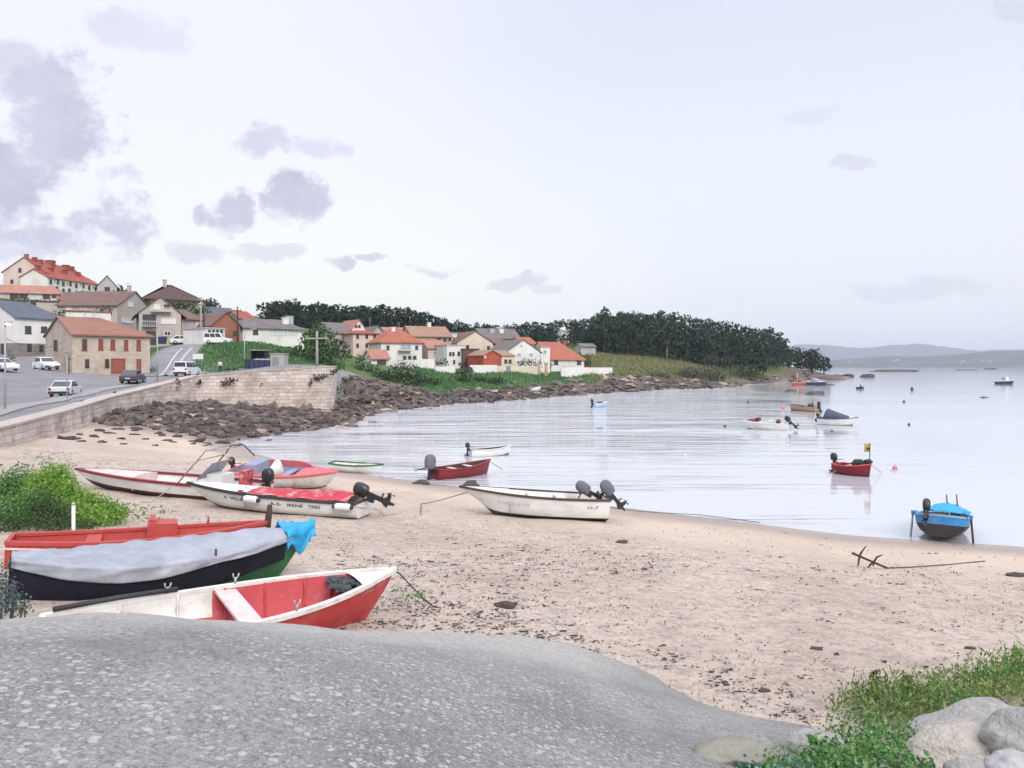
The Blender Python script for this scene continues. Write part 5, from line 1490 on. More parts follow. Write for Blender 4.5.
ST = [(82, 339, 87, 351, 'r'), (98.5, 339, 103, 350.5, 's'), (110.5, 339.5, 115, 350.5, 's'), (124, 340, 128, 351, 's'), (136.5, 340, 140.5, 351, 's'), (85, 359, 89, 368, 'k'), (105, 359, 109, 368, 'k'), (111, 358.5, 125, 373.3, 'D'), (136.5, 359, 141, 371.5, 'D'),
      (54.5, 340, 57.5, 351, 'k', 'L')]
house('two-storey granite house with red-brown shutters and garage door by the road', (72, 98), (150, 105), 374, 333, 11.5, 2.4, hips=(0, 4.5), wall=STN, roof=ROB, wins=ST, chim=[(0.97, 0.5, .1, .01, STN)][:0])
house('white house with blue-grey slate roof and rough stone ground floor', (15, 113), (66, 120), 359, 316.5, 10, 2.6, hips=(0, 3), wall=PW, roof=RSL, plinth=STG, pl_py=343, over=.35,
      wins=[(25, 326, 31, 334, 'k'), (41, 326.5, 47, 333, 'k'), (27, 344, 31.5, 352, 'k'), (2, 344, 6, 354, 'k', 'L'), (39, 345, 43, 352, 'k')])
house('low white building with a thin red roof edge behind the granite house', (66, 122), (111, 125), 330, 311.5, 6, 0, wall=PW, roof=RRE, flat=True, wins=[(83, 313, 87, 317, 't'), (92, 313, 96, 317, 't')])
house('long beige house with brown roof, its gable end showing white shutters', (57, 137), (117, 137), 332, 304.5, 13, 3.0, wall=PBE, roof=RBR, wins=[(122, 317.5, 132, 323, 'w', 'R'), (128, 301.5, 133, 307, 'w', 'R'), (66, 306.5, 72, 310, 'w'), (80, 306.5, 86, 310, 'b')], chim=[(0.9, .5, .6, 1.0, PBE)])
house('beige house with wide gable front, dark balcony recess and white shutter', (139, 126), (181, 129), 347, 312, 14, 2.7, ridge='y', wall=PBE, roof=RBR, over=.9,
      wins=[(161, 318, 176, 324, 'w'), (164, 304.5, 170, 308.5, 'k'), (154, 304.5, 160, 309.5, 'w'), (142.5, 314.5, 156, 325.5, 'k'), (146, 331, 156, 345, 'k'), (164, 331, 171, 336, 'd')])  # dark panes also stand in for shade in the balcony recess and porch
house('lower beige wing with brown roof and white end wall beside the gable front house', (182, 130), (203, 134), 345, 318, 9, 1.7, wall=PBE, roof=RBR, wins=[(183, 333.5, 195, 341.5, 'k'), (195.5, 321, 199.5, 330, 'w')])  # the wide dark pane stands in for the garage's shade
house('low house with long brown roof between the terrace and the long beige house', (58, 156), (118, 158), 308, 299, 8, 1.8, wall=PBE, roof=RBR, wins=[(64, 300, 68, 304, 'd'), (74, 300, 78, 304, 'd')])
house('low dark roofed building just above the slate roof', (-20, 138), (57, 142), 312, 300.5, 7, 0, wall=PBE, roof=RDK, flat=True, wins=[(12, 302, 18, 305, 'k'), (30, 302, 36, 305, 'k')])
house('dark hip roofed villa on the hilltop', (151, 163), (199, 169), 306, 296, 12, 3.2, hips=(5.5, 5.5), wall=PBE, roof=RDK, over=1.1, wins=[(178, 298, 182, 302, 'd'), (186, 298.5, 190, 302.5, 'd'), (164, 298, 168, 302, 'd')], chim=[(0.42, .5, .7, 1.0, PBE)])
house('small white annexe with four dark windows behind the grass mound', (206, 122), (225, 125), 344, 328.5, 6, 0, wall=PW, roof=PGR, flat=True, wins=[(208, 330, 210.5, 333, 'k'), (212, 330, 214.5, 333, 'k'), (216, 330, 218.5, 333, 'k'), (220, 330, 222.5, 333, 'k')])
house('terracotta walled house with sloping brown roof above the grass mound', (212, 130), (240, 134), 344, 324, 9, 2.2, ridge='y', wall=PTC, roof=RBR, wins=[(233, 331, 238, 336, 'k')])
house('house with pale blue-grey roof behind the terracotta walled house', (216, 160), (240, 164), 332, 319, 9, 2.8, wall=PGR, roof=RSL, wins=[(224, 321, 228, 325, 'd')])
house('teal walled house under a red roof', (239, 156), (254, 158), 334, 317.5, 9, 1.6, wall=PTE, roof=RRE, wins=[(242, 320, 246, 324, 'b')])
house('long white house with greyish brown roof and a row of tall pale windows', (243, 138), (304, 146), 350, 327, 11, 1.9, hips=(2.5, 2.5), wall=PW, roof=RGY, wins=[(253, 330, 258, 335, 'k')] + [(270 + 3.6 * i, 329, 272.4 + 3.6 * i, 335.5, 't') for i in range(8)] + [(258.5, 338, 262, 346, 'w')], chim=[(.80, .28, 1.1, 1.1, PW), (.90, .35, 1.3, 1.2, PGR)])
RWX = [52.7, 59, 63, 68.4, 74.7, 80, 85.5, 90, 94.7]
house('tall beige gabled terrace with red roof and many chimneys, topmost of the town', (3, 186), (45, 186.5), 293, 271.5, 23, 3.6, ridge='y', wall=PPK, roof=RRE, over=.35,
      wins=[(18.5, 268, 21.5, 272.5, 'k'), (10.5, 279.5, 13.5, 283.5, 'k'), (38, 278.5, 44, 284, 'k')] + [(x - 1.6, 283.5 + .6 * (i % 2) * 3 + i * .25, x + 1.6, 288.5 + .6 * (i % 2) * 3 + i * .25, 'd', 'R') for i, x in enumerate(RWX)],
      chim=[(.03, .52, .8, .8, PTC), (.12, .6, .9, .9, RRE), (.22, .62, .9, .8, RRE), (.45, .56, 2.0, .9, RRE), (.75, .6, 1.5, .9, RRE), (.85, .6, 1.5, .8, RRE)])
for i, (x0, x1, Y0, Y1, ev, bs, lab) in enumerate(((47.5, 60, 184.5, 189, 276.5, 295, 'white terraced house next to the beige gable, first of the stepped row'), (60, 73, 189.3, 194, 278.5, 296.5, 'white terraced house second in the stepped row from the beige gable'), (73, 86, 194.3, 199, 280.5, 298, 'white terraced house third in the stepped row from the beige gable'), (86, 98.5, 199.3, 204, 282.5, 299.5, 'white terraced house at the low far end of the stepped row'))):
    house(lab, (x0, Y0), (x1, Y1), bs, ev, 7, 1.9, wall=PW, roof=RRE, over=.3, wins=[(x0 + 2, ev + 3, x0 + 4.4, ev + 7.6, 'k'), (x0 + 6, ev + 2.4 + (i % 2), x0 + 8, ev + 6 + (i % 2), 'd'), (x0 + 9.2, ev + 3, x0 + 11.4, ev + 7.6, 'k'), (x0 + 2.2, ev + 10, x0 + 4.4, ev + 13.5, 'k'), (x0 + 8, ev + 10, x0 + 10.4, ev + 13.5, 'k')], chim=[(.3, .5, 1.1, .9, RRE)])
house('grey gabled house at the far end of the white terrace', (97, 180), (117, 182), 302, 285.5, 10, 2.5, ridge='y', wall=PGR, roof=RDK, over=.5, wins=[(104.5, 287, 110, 292, 'k'), (112, 289, 115, 292, 'd')])
house('low house with faded red roof strip and wide glazed front below the terrace', (-14, 160), (58, 164), 304, 291.5, 9, 1.9, hips=(0, 2), wall=PPK, roof=RPK, wins=[(10, 292.5, 18.5, 298.5, 'k'), (19.3, 292.5, 27.5, 298.5, 'k'), (29.5, 292.5, 41, 299.5, 't'), (43, 293, 50, 299, 'k'), (52, 293, 56.5, 298, 'k')])
# houses round the bay
house('grey roofed gable peeping out behind the tall pinkish house', (370, 184), (385, 186), 348, 334, 9, 2.0, ridge='y', wall=PGR, roof=RGY, wins=[(376, 336, 379, 339, 'd')])
house('house with faded red roof showing just above the orange hipped roof', (386, 192), (413, 195), 350, 331.5, 9, 1.3, wall=PW, roof=RPK)
house('narrow white tower-like house beside the cream gable', (450.5, 186), (457, 187), 360, 333.5, 5, 0, wall=PW, roof=PGR, flat=True, wins=[(452.5, 337, 455, 341, 'd')])
house('small brown roofed house between the cream gable and the broad white gable', (493, 192), (507, 194), 356, 344, 8, 1.8, wall=PCR, roof=RBR, wins=[(496, 346, 499, 349.5, 'k')])
house('low white outbuilding with orange roof below the tan house', (522, 190), (536, 192), 352, 343, 7, 1.6, wall=PW, roof=ROR)
house('grey house half hidden by trees next to the tall pinkish house', (331, 170), (352, 173), 356, 332, 10, 2.4, wall=PBE, roof=RGY, wins=[(338, 340, 341, 346, 'd'), (345, 339, 348, 347, 'w')])
house('white gable with red windows rising behind the tall pinkish house', (352, 174), (365.5, 176), 345, 328.5, 8, 2.1, ridge='y', wall=PW, roof=RPK, over=.25, wins=[(354.8, 324.8, 357.2, 328, 'r'), (358, 324.8, 360.5, 328, 'r')])
house('tall pinkish three-storey house with two rows of small dark windows', (353, 166), (379, 169), 358, 333, 9, 0.8, hips=(2, 2), wall=PPK, roof=RRE, wins=[(x - 1.2, y - 2, x + 1.2, y + 2.2, 'k') for y in (336.5, 345.5) for x in (357.5, 366.7, 374.6)] + [(369.7, 343.6, 372, 347.5, 'd')])
house('large white house with orange hipped roof and a balcony', (381, 156), (422, 160), 369, 341, 9, 2.9, hips=(3.6, 3.6), wall=PW, roof=ROR, wins=[(386.5, 345.5, 389.3, 350.2, 'k'), (400, 344, 411, 349.5, 'b'), (415.3, 345.5, 418, 350, 'k'), (403, 355.8, 406.3, 359.5, 'k'), (408, 355.8, 411.3, 359.5, 'k'), (413, 355.8, 416.3, 359.5, 'k')], chim=[(.42, .4, .8, .7, PW)])
house('white porch with a small red roof in front of the orange hipped roof house', (371, 150), (389, 152), 370, 357, 4, 1.5, wall=PW, roof=RPK, name='porch', cat='porch', over=.5, wins=[(377, 358.5, 386, 365, 'k')])
house('white house with dull orange and brown roof, set higher behind', (412, 178), (452, 182), 354, 335.5, 11, 2.5, wall=PTA, roof=RTA, wins=[(437, 337, 441, 341.5, 'k'), (443, 337, 446.5, 341.5, 'k'), (448.5, 338, 451, 341, 'k')], chim=[(.6, .5, .8, .9, PW)])
house('low pinkish house with faded roof between two white houses', (428, 162), (448, 164), 365, 347.5, 8, 1.7, wall=PPK, roof=RPK, wins=[(433, 351, 436, 355, 'b'), (441.5, 350.5, 446, 355.5, 'r')])
house('white flat roofed house with three small windows', (447, 158), (464, 160), 367, 345.5, 8, 0, wall=PW, roof=PGR, flat=True, wins=[(449.2, 352, 451.3, 356, 'k'), (452.3, 352, 454.4, 356, 'k'), (457.5, 351.5, 460, 356, 'k'), (453, 360, 455, 364, 'k')])
house('cream gabled house with brown roof', (457, 180), (493, 184), 358, 342, 10, 2.7, ridge='y', wall=PCR, roof=RBR, over=.7, wins=[(466, 345, 469, 350, 'k'), (478, 340, 481, 343, 'w'), (487, 346, 490, 351, 'k')])
house('tan house with pale grey roof and dormers, highest by the pine wood', (482, 206), (520, 210), 352, 337.5, 10, 2.7, wall=PTA, roof=RGY, wins=[(504, 341, 508, 344.5, 'w'), (510, 341, 514, 344.5, 'w'), (489, 340, 492, 344, 'd')], chim=[(.35, .3, 1.2, .9, PGR), (.6, .3, 1.2, .9, PW)])
house('small dark brick house with white windows', (463, 159), (479, 161), 368, 349.5, 7, 0, wall=PBR, roof=RDK, flat=True, wins=[(470.5, 356.5, 473, 361, 'w'), (476, 357, 478, 361, 'w')])
house('bright red gabled house above the garden wall', (483.5, 152), (501, 154), 370, 355, 7, 1.0, ridge='y', wall=PRE, roof=RTA, over=.15, wins=[(482.9 + 1.2, 355.5, 486, 358, 'w')])
house('small cream house with two dark windows joined to the bright red house', (501.6, 154), (514.5, 156), 370, 355.5, 7, 1.1, wall=PCR, roof=RTA, over=.2, wins=[(504.3, 359.5, 507, 363.5, 'k'), (508.6, 359.5, 511.3, 363.5, 'k')])
house('white house with broad plain gable and small round attic opening', (506.5, 161), (540, 164), 369, 351, 12, 2.5, ridge='y', wall=PW, roof=RGY, over=.5, wins=[(520.3, 344.5, 522.5, 347, 'b'), (517, 353, 521, 357, 'b'), (529, 353, 533, 357, 'b')])
house('white flat roofed wing right of the broad white gable', (540.5, 166), (550, 167), 369, 347.5, 9, 0, wall=PW, roof=PGR, flat=True, wins=[(543, 350, 546.5, 354, 'b')])
house('long house with big bright orange roof sloping low to its white windows', (551, 171), (584, 175), 372, 358.5, 12, 3.9, hips=(0, 3), wall=PW, roof=ROR, wins=[(554, 360, 558, 365, 'k'), (563.5, 360.5, 568, 366, 'w'), (570, 360.5, 574.5, 366, 'w'), (577, 360, 581, 365, 'k')], chim=[(.85, .55, .8, .8, RRE)])
house('small grey shed on the field edge right of the orange roof', (581, 222), (595.5, 224), 352, 346, 4, .8, wall=PGR, roof=RGY, name='shed', cat='shed')
house('white house glimpsed between the wood and the headland pines', (784, 300), (794, 303), 367.5, 362.5, 6, 1.5, wall=PW, roof=PW, found=.6)
house('small white house lost in the wooded hillside', (562, 282), (569, 284), 335, 329.5, 5, 1.0, wall=PW, roof=PW)


def low_wall(label, pts, tops, th, m, name='garden_wall', cat='wall', down=2.0, coping=None):
    """free standing wall through plan points; tops are heights"""
    c = Vector((pts[0][0], pts[0][1], 0))
    g = MB(); rows = []
    n = len(pts)
    for i in range(n):
        a = Vector(pts[max(i - 1, 0)]); b = Vector(pts[min(i + 1, n - 1)]); t = (b - a).normalized(); nn = Vector((-t.y, t.x))
        p = Vector(pts[i]); o = [p + nn * th / 2, p - nn * th / 2]
        z = tops[i]; lo = min(tz(p.x, p.y), z - .3) - down
        rows.append([(o[1].x - c.x, o[1].y - c.y, lo), (o[1].x - c.x, o[1].y - c.y, z), (o[0].x - c.x, o[0].y - c.y, z), (o[0].x - c.x, o[0].y - c.y, lo)])
    g.grid(rows, 0, False, closed=True); g.add(rows[0], [(0, 1, 2, 3)]); g.add(rows[-1], [(3, 2, 1, 0)])
    root = empty(name, c, label=label, cat=cat)
    fix_normals(g.build('wall_body', m, root))
    if coping:
        g = MB(); rows = []
        for i in range(n):
            a = Vector(pts[max(i - 1, 0)]); b = Vector(pts[min(i + 1, n - 1)]); t = (b - a).normalized(); nn = Vector((-t.y, t.x)); p = Vector(pts[i]) - c.to_2d(); z = tops[i]
            o = th / 2 + .06
            rows.append([((p - nn * o).x, (p - nn * o).y, z - .002), ((p - nn * o).x, (p - nn * o).y, z + .12), ((p + nn * o).x, (p + nn * o).y, z + .12), ((p + nn * o).x, (p + nn * o).y, z - .002)])
        g.grid(rows, 0, False, closed=True); g.add(rows[0], [(0, 1, 2, 3)]); g.add(rows[-1], [(3, 2, 1, 0)]); fix_normals(g.build('coping', coping, root))
    return root


def gw(label, x0, Y0, x1, Y1, top, m=PW, n=6):
    a, b = P(x0, top, Y0), P(x1, top, Y1)
    return low_wall(label, [(a.x + (b.x - a.x) * i / n, a.y + (b.y - a.y) * i / n) for i in range(n + 1)], [a.z + (b.z - a.z) * i / n for i in range(n + 1)], .25, m)


gw('tall white yard wall below the orange hipped roof house', 420, 148, 434.5, 149, 359)
gw('white garden wall just left of the dark round tree', 434.7, 139, 455, 142, 366.5)
gw('white garden wall between the dark round tree and the red house', 470, 143, 497, 147, 365)
wl_ = gw('cream garden wall with a grey door below the broad white gable', 497.3, 147.3, 537, 153, 366, PCR)
gw('low white garden wall in front of the orange roofed long house', 561, 160, 612, 168, 367.5)
d = P(508, 370, 148.6); g = MB(); g.box((0, -.19, -.1), (1.0, .08, 1.7)); o = g.build('gate', DOORG, wl_); o.location = (d.x - wl_.location.x, d.y - wl_.location.y, d.z)
for x, lab in ((539, 'gate pillar nearer the cream garden wall'), (546, 'gate pillar nearer the orange roofed long house')):
    p = P(x, 373, 154.5); e = empty('gate_pillar', (p.x, p.y, p.z), label='brownish ' + lab, cat='pillar')
    g = MB(); g.box((0, 0, .6), (.6, .6, 2.6)); g.build('shaft', PTA, e); g = MB(); g.box((0, 0, 1.98), (.75, .75, .16)); g.build('cap', RTA, e)
    if x == 539: pass

def balcony(px0, px1, Y, py, hpx, label_m=FRW):
    hs = [o for o in bpy.data.objects if o.get('category') == 'house']
    c = P((px0 + px1) / 2, py, Y)
    h_ = min(hs, key=lambda o: (o.location - c).length)
    Mi = h_.matrix_basis.inverted(); a, b = Mi @ P(px0, py, Y), Mi @ P(px1, py, Y); w_ = b.x - a.x; rh = hpx / F * Y
    g = MB(); g.box(((a.x + b.x) / 2, -.5, a.z - .08), (w_, 1.05, .16)); sl = g.build('balcony', PBE, h_)
    g = MB(); g.box(((a.x + b.x) / 2, -1.0, a.z + rh), (w_, .06, .07)); g.build('handrail', label_m, sl)
    for i in range(9):
        g = MB(); g.box((a.x + .05 + (w_ - .1) * i / 8, -1.0, a.z + rh / 2), (.04, .04, rh)); g.build('baluster', label_m, sl)


balcony(142, 157, 125.6, 325.5, 4.5)
balcony(398, 413, 157.5, 350.3, 4)
balcony(151, 172, 125.8, 310.5, 3.2)

# the sea wall
WTOP = [2.1, 2.15, 2.12, 2.30, 2.70, 3.42, 4.22, 4.77, 5.2, 5.2]
SEA = stone_mat('sea_wall_blocks', (0.66, 0.575, 0.53), (0.50, 0.43, 0.39), (0.40, 0.34, 0.305), 0.85, 0.38, dirt=(0.24, 0.19, 0.155), amt=0.85)
wp, wz = [], []
for i in range(len(WALL) - 1):
    for k in range(6):
        q = k / 6; wp.append((WALL[i][0] + (WALL[i + 1][0] - WALL[i][0]) * q, WALL[i][1] + (WALL[i + 1][1] - WALL[i][1]) * q)); wz.append(WTOP[i] + (WTOP[i + 1] - WTOP[i]) * q)
wp.append(WALL[-1]); wz.append(WTOP[-1])
low_wall('pale granite block sea wall holding up the road above the rocks', wp, wz, 1.1, SEA, name='sea_wall', cat='sea wall', down=1.2, coping=mat('granite_coping', (0.46, 0.40, 0.36), (0.38, 0.33, 0.30), rough=.9, scale=1.2, bump=.3, dirt=(.22, .19, .17)))

# road markings and kerb line on the paved ground
CONCP_ = mat('pavement_slabs', (.31, .29, .285), (.24, .225, .22), rough=.9, scale=2, bump=.3)
KERB = mat('concrete_kerb', (0.40, 0.39, 0.375), (0.32, 0.31, 0.30), rough=.9, scale=2, bump=.3)
PAINT = mat('worn_road_paint', (0.62, 0.62, 0.60), (0.42, 0.42, 0.42), rough=.8, scale=3, bump=0)


def ribbon(name, pix, w, m, h=0.03, up=0.0, label=None):
    pts = []
    for (px, py, Y) in pix:
        p = P(px, py, Y); pts.append(Vector((p.x, p.y)))
    fine = []
    for a, b in zip(pts[:-1], pts[1:]):
        for k in range(8): fine.append(a.lerp(b, k / 8))
    fine.append(pts[-1])
    rows = []
    for i, p in enumerate(fine):
        t = (fine[min(i + 1, len(fine) - 1)] - fine[max(i - 1, 0)]).normalized(); nn = Vector((-t.y, t.x)) * w / 2
        a, b = p + nn, p - nn; z = max(tz(p.x, p.y), tz(a.x, a.y), tz(b.x, b.y))
        rows.append([(a.x, a.y, z - .3), (a.x, a.y, z + h), (b.x, b.y, z + h), (b.x, b.y, z - .3)])
    g = MB(); g.grid(rows, 0, False, closed=True); g.add(rows[0], [(0, 1, 2, 3)]); g.add(rows[-1], [(3, 2, 1, 0)])
    o = fix_normals(g.build(name, m)); tag(o, kind='structure')
    return o


ribbon('kerb', [(-20, 418, 44), (15, 407, 52), (45, 399, 60), (90, 391, 70), (130, 385, 80)], 1.7, CONCP_, .1)
ribbon('road_marking', [(-12, 413, 45), (5, 411.5, 48.5), (12, 411, 49.5)], .3, PAINT, .05)
ASPH = mat('pale_asphalt', (.25, .245, .255), (.19, .187, .196), rough=.9, scale=.6, bump=.2, bscale=8)


def road(pix, w, m, name='road', up=.07):
    pts = [Vector((P(a, 370, Y).x, Y)) for a, Y in pix]; fine = []
    for a, b in zip(pts[:-1], pts[1:]):
        for k in range(10): fine.append(a.lerp(b, k / 10))
    fine.append(pts[-1]); rows = []
    for i, p in enumerate(fine):
        t = (fine[min(i + 1, len(fine) - 1)] - fine[max(i - 1, 0)]).normalized(); nn = Vector((-t.y, t.x))
        row = []
        for k in range(9):
            q = p + nn * w * (k / 8 - .5); row.append((q.x, q.y, tz(q.x, q.y) + up))
        a, b = row[0], row[-1]
        rows.append([(a[0], a[1], a[2] - .4)] + row + [(b[0], b[1], b[2] - .4)])
    g = MB(); g.grid(rows, 0, True); o = g.build(name, m); tag(o, kind='structure'); return o


road([(150, 97), (158, 103), (168, 110), (179, 118), (190, 124), (205, 128)], 6.5, ASPH)
road([(157, 99), (163, 105), (172, 112), (182, 119)], .18, PAINT, 'road_marking', .11)
road([(166, 99), (173, 105), (182, 112), (192, 118)], .5, KERB, 'kerb', .2)

# ------------------------------------------------------------------ cars
CARP = {}


def paint(n, c):
    if n not in CARP:
        CARP[n] = mat('car_paint_' + n, c, tuple(x * .92 for x in c), rough=.28, scale=1, bump=0, spec=.6, dirt=tuple(x * .7 for x in c), dirt_amt=.25)
    return CARP[n]


TYRE = mat('tyre_rubber', (.02, .02, .021), rough=.85, bump=.1); RIMM = mat('alloy_rim', (.5, .5, .51), rough=.35, metal=.7, bump=0)
LAMPR = mat('red_lamp_glass', (.35, .02, .02), rough=.2, bump=0); LAMPW = mat('clear_lamp_glass', (.7, .72, .74), rough=.15, bump=0); PLATE = mat('number_plate', (.65, .65, .62), rough=.5, bump=0); TRIMK = mat('black_bumper_trim', (.03, .03, .032), rough=.6, bump=0)


def car(label, px, Y, yaw, pm, kind='hatch', py=None):
    p = P(px, 370, Y); z = tz(p.x, p.y) + .03
    e = empty('car' if kind != 'van' else 'van', (p.x, p.y, z), yaw, label=label, cat='van' if kind == 'van' else 'car')
    L, W, Ht = {'hatch': (4.1, 1.72, 1.46), 'sedan': (4.4, 1.75, 1.42), 'suv': (4.2, 1.82, 1.62), 'van': (4.15, 1.76, 1.80)}[kind]
    l = L / 2; w = W / 2
    belt = Ht * (.60 if kind != 'van' else .56)
    body = [(-l, .35), (-l + .04, belt * .95), (-l + .12, belt), (l * .42, belt), (l * .9, belt - .14), (l - .03, belt - .28), (l, .5), (l - .04, .26), (-l + .05, .26)]
    if kind == 'van': body = [(-l, .35), (-l + .02, belt), (l * .5, belt), (l * .88, belt - .1), (l - .03, belt - .25), (l, .5), (l - .04, .26), (-l + .05, .26)]
    g = MB(); n = len(body)
    def ring(s_, off):
        return [(x, s_ * (w - off - (.05 if zz > belt - .02 else 0)), zz) for x, zz in body]
    rows = [[(x * .97, y, zz) for x, y, zz in ring(-1, 0.0)], ring(-1, .07), ring(1, .07), [(x * .97, y, zz) for x, y, zz in ring(1, 0.0)]]
    rows = [ring(-1, 0.0)] + [ring(1, 0.0)]
    g.grid(rows, 0, False, closed=True); g.add(rows[0], [tuple(range(n))]); g.add(rows[1], [tuple(range(n))[::-1]])
    bo = fix_normals(g.build('body', pm, e)); md = bo.modifiers.new('bevel', 'BEVEL'); md.width = .07; md.segments = 2
    rf, rr = {'hatch': ((.05, .42), (-.55, -.96)), 'sedan': ((.02, .40), (-.45, -.82)), 'suv': ((.02, .45), (-.6, -.95)), 'van': ((.2, .5), (-.96, -.985))}[kind]
    x_rt, x_ws, x_rb, x_rw = rf[0] * l, rf[1] * l, rr[0] * l, rr[1] * l
    if kind == 'van': x_rb, x_rw = -.955 * l, -.985 * l
    tw = w * .80; bw = w - .05
    cab = [(x_rw, bw, belt - .02), (x_ws, bw, belt - .02), (x_rt, tw, Ht), (x_rb, tw, Ht)]
    g = MB(); v = [(x, -y, zz) for x, y, zz in cab] + [(x, y, zz) for x, y, zz in cab]
    g.add(v, [(0, 1, 2, 3), (7, 6, 5, 4), (0, 4, 5, 1), (1, 5, 6, 2), (2, 6, 7, 3), (3, 7, 4, 0)])
    c = fix_normals(g.build('cabin', pm, e)); md = c.modifiers.new('bevel', 'BEVEL'); md.width = .06; md.segments = 2

    def pane(nm, quad, off, m=SCREEN_CAR):
        q = [Vector(k) for k in quad]; nn = (q[1] - q[0]).cross(q[3] - q[0]).normalized(); ctr = sum(q, Vector()) / 4
        if nn.dot(ctr - Vector((0, 0, Ht * .6))) < 0: nn = -nn
        g = MB(); a = [k + nn * off for k in q]; b = [k - nn * .02 for k in q]
        g.add(a + b, [(0, 1, 2, 3), (7, 6, 5, 4), (0, 4, 5, 1), (1, 5, 6, 2), (2, 6, 7, 3), (3, 7, 4, 0)]); fix_normals(g.build(nm, m, e))

    def lerp(A_, B_, q): return tuple(A_[i] + (B_[i] - A_[i]) * q for i in range(3))
    for nm, (b0, t0) in (('windscreen', (1, 2)), ('rear_window', (0, 3))):
        bl, tl = cab[b0], cab[t0]
        lo, hi = lerp(bl, tl, .12 if kind != 'van' or b0 else .2), lerp(bl, tl, .86)
        pane(nm, [(lo[0], -lo[1] * .88, lo[2]), (lo[0], lo[1] * .88, lo[2]), (hi[0], hi[1] * .88, hi[2]), (hi[0], -hi[1] * .88, hi[2])], .012)
    for s_ in (-1, 1):
        A0, A1, T1, T0 = cab[0], cab[1], cab[2], cab[3]
        cuts = [(.10, .50), (.54, .93)] if kind != 'van' else [(.05, .33), (.36, .62), (.65, .93)]
        for (q0, q1) in cuts:
            lo0, lo1 = lerp(A0, A1, q0), lerp(A0, A1, q1); hi0, hi1 = lerp(T0, T1, q0), lerp(T0, T1, q1)
            a, b = lerp(lo0, hi0, .12), lerp(lo1, hi1, .12); c_, d_ = lerp(lo1, hi1, .85), lerp(lo0, hi0, .85)
            pane('side_window', [(k[0], s_ * k[1], k[2]) for k in (a, b, c_, d_)], .012)
        for wx in (-.60 * l, .64 * l):
            M = Matrix.Translation((wx, s_ * (w - .09), .31)) @ Matrix.Rotation(PI / 2, 4, 'X')
            g = MB(); g.lathe([(.2, -.11), (.3, -.105), (.315, -.07), (.315, .07), (.3, .105), (.2, .11)], 18, 0, M); wo = g.build('wheel', TYRE, e)
            g = MB(); g.lathe([(.05, -.125), (.19, -.118), (.195, .118), (.05, .125)], 14, 0, M); g.build('rim', RIMM, wo)
        g = MB(); g.box((l - .03, s_ * (w - .24), belt - .33), (.1, .34, .14)); g.build('headlight', LAMPW, e)
        g = MB(); g.box((-l + .015, s_ * (w - .16), belt - .16), (.06, .2, .24)); g.build('tail_light', LAMPR, e)
        g = MB(); g.box((x_ws - .12, s_ * (w + .06), belt + .05), (.1, .16, .12)); g.build('wing_mirror', pm, e)
    for sx in (-1, 1):
        g = MB(); g.box((sx * (l + .005), 0, .40), (.08, W - .12, .2)); bu = g.build('bumper', TRIMK if kind in ('suv', 'van') or sx < 0 else pm, e)
        g = MB(); g.box((sx * (l + .05), 0, .56 if sx < 0 else .42), (.02, .5, .11)); g.build('number_plate', PLATE, bu)
    return e


SCREEN_CAR = glass_mat('car_glass', (.02, .024, .03), .06)
R_ = math.radians
car('silver saloon car driving away along the road above the sea wall', 66, 68, R_(106), paint('silver', (.52, .54, .57)), 'sedan')
car('dark blue hatchback in front of the granite house', 133, 84, R_(102), paint('dark_blue', (.035, .04, .075)), 'hatch')
car('small white van near the grass mound', 187, 95, R_(90), paint('white', (.70, .70, .70)), 'van')
car('white sport utility car nosing out beside the granite house', 46, 97, R_(-40), paint('white', (.70, .70, .70)), 'suv')
car('white car cut off by the picture edge below the slate roofed house', 2, 86, R_(-30), paint('white', (.70, .70, .70)), 'hatch')
car('white car parked up the hill road below the gable front house', 184, 129, R_(10), paint('white', (.70, .70, .70)), 'hatch')
car('white van parked in front of the small white annexe', 218, 120.5, R_(8), paint('white', (.70, .70, .70)), 'van')

# ------------------------------------------------------------------ posts, bins, sign
CONCP = mat('concrete_post', (.36, .35, .33), (.28, .27, .26), rough=.9, scale=2, bump=.2); WOODP = mat('tarred_wooden_pole', (.075, .055, .045), (.05, .04, .035), rough=.9, scale=4, bump=.3, stretch=(1, 1, .2)); GALV = mat('galvanised_post', (.38, .39, .40), (.31, .32, .33), rough=.5, scale=6, bump=.05, metal=.3)


def post(name, label, px, py, Y, top, r, m, cat, arms=(), r2=None):
    p = P(px, py, Y); zt = H - (top - CY) / F * Y; zg = min(tz(p.x, p.y), p.z)
    e = empty(name, (p.x, p.y, zg), label=label, cat=cat); h_ = zt - zg
    g = MB(); g.tube([(0, 0, -.4), (0, 0, h_ * .5), (0, 0, h_)], [r, (r + (r2 or r * .7)) / 2, r2 or r * .7], 0, 8); g.build('shaft', m, e)
    for (dz, w_, th) in arms:
        g = MB(); g.box((0, -.14, h_ - dz), (w_, .12, th)); ar = g.build('crossarm', m, e)
        for s_ in (-1, 0, 1):
            i_ = MB(); i_.lathe([(.05, 0), (.09, .06), (.05, .12), (.09, .18), (.04, .24)], 8, 0, Matrix.Translation((s_ * w_ * .42, -.14, h_ - dz + th / 2))); i_.build('insulator', GLB, ar)
    return e, h_


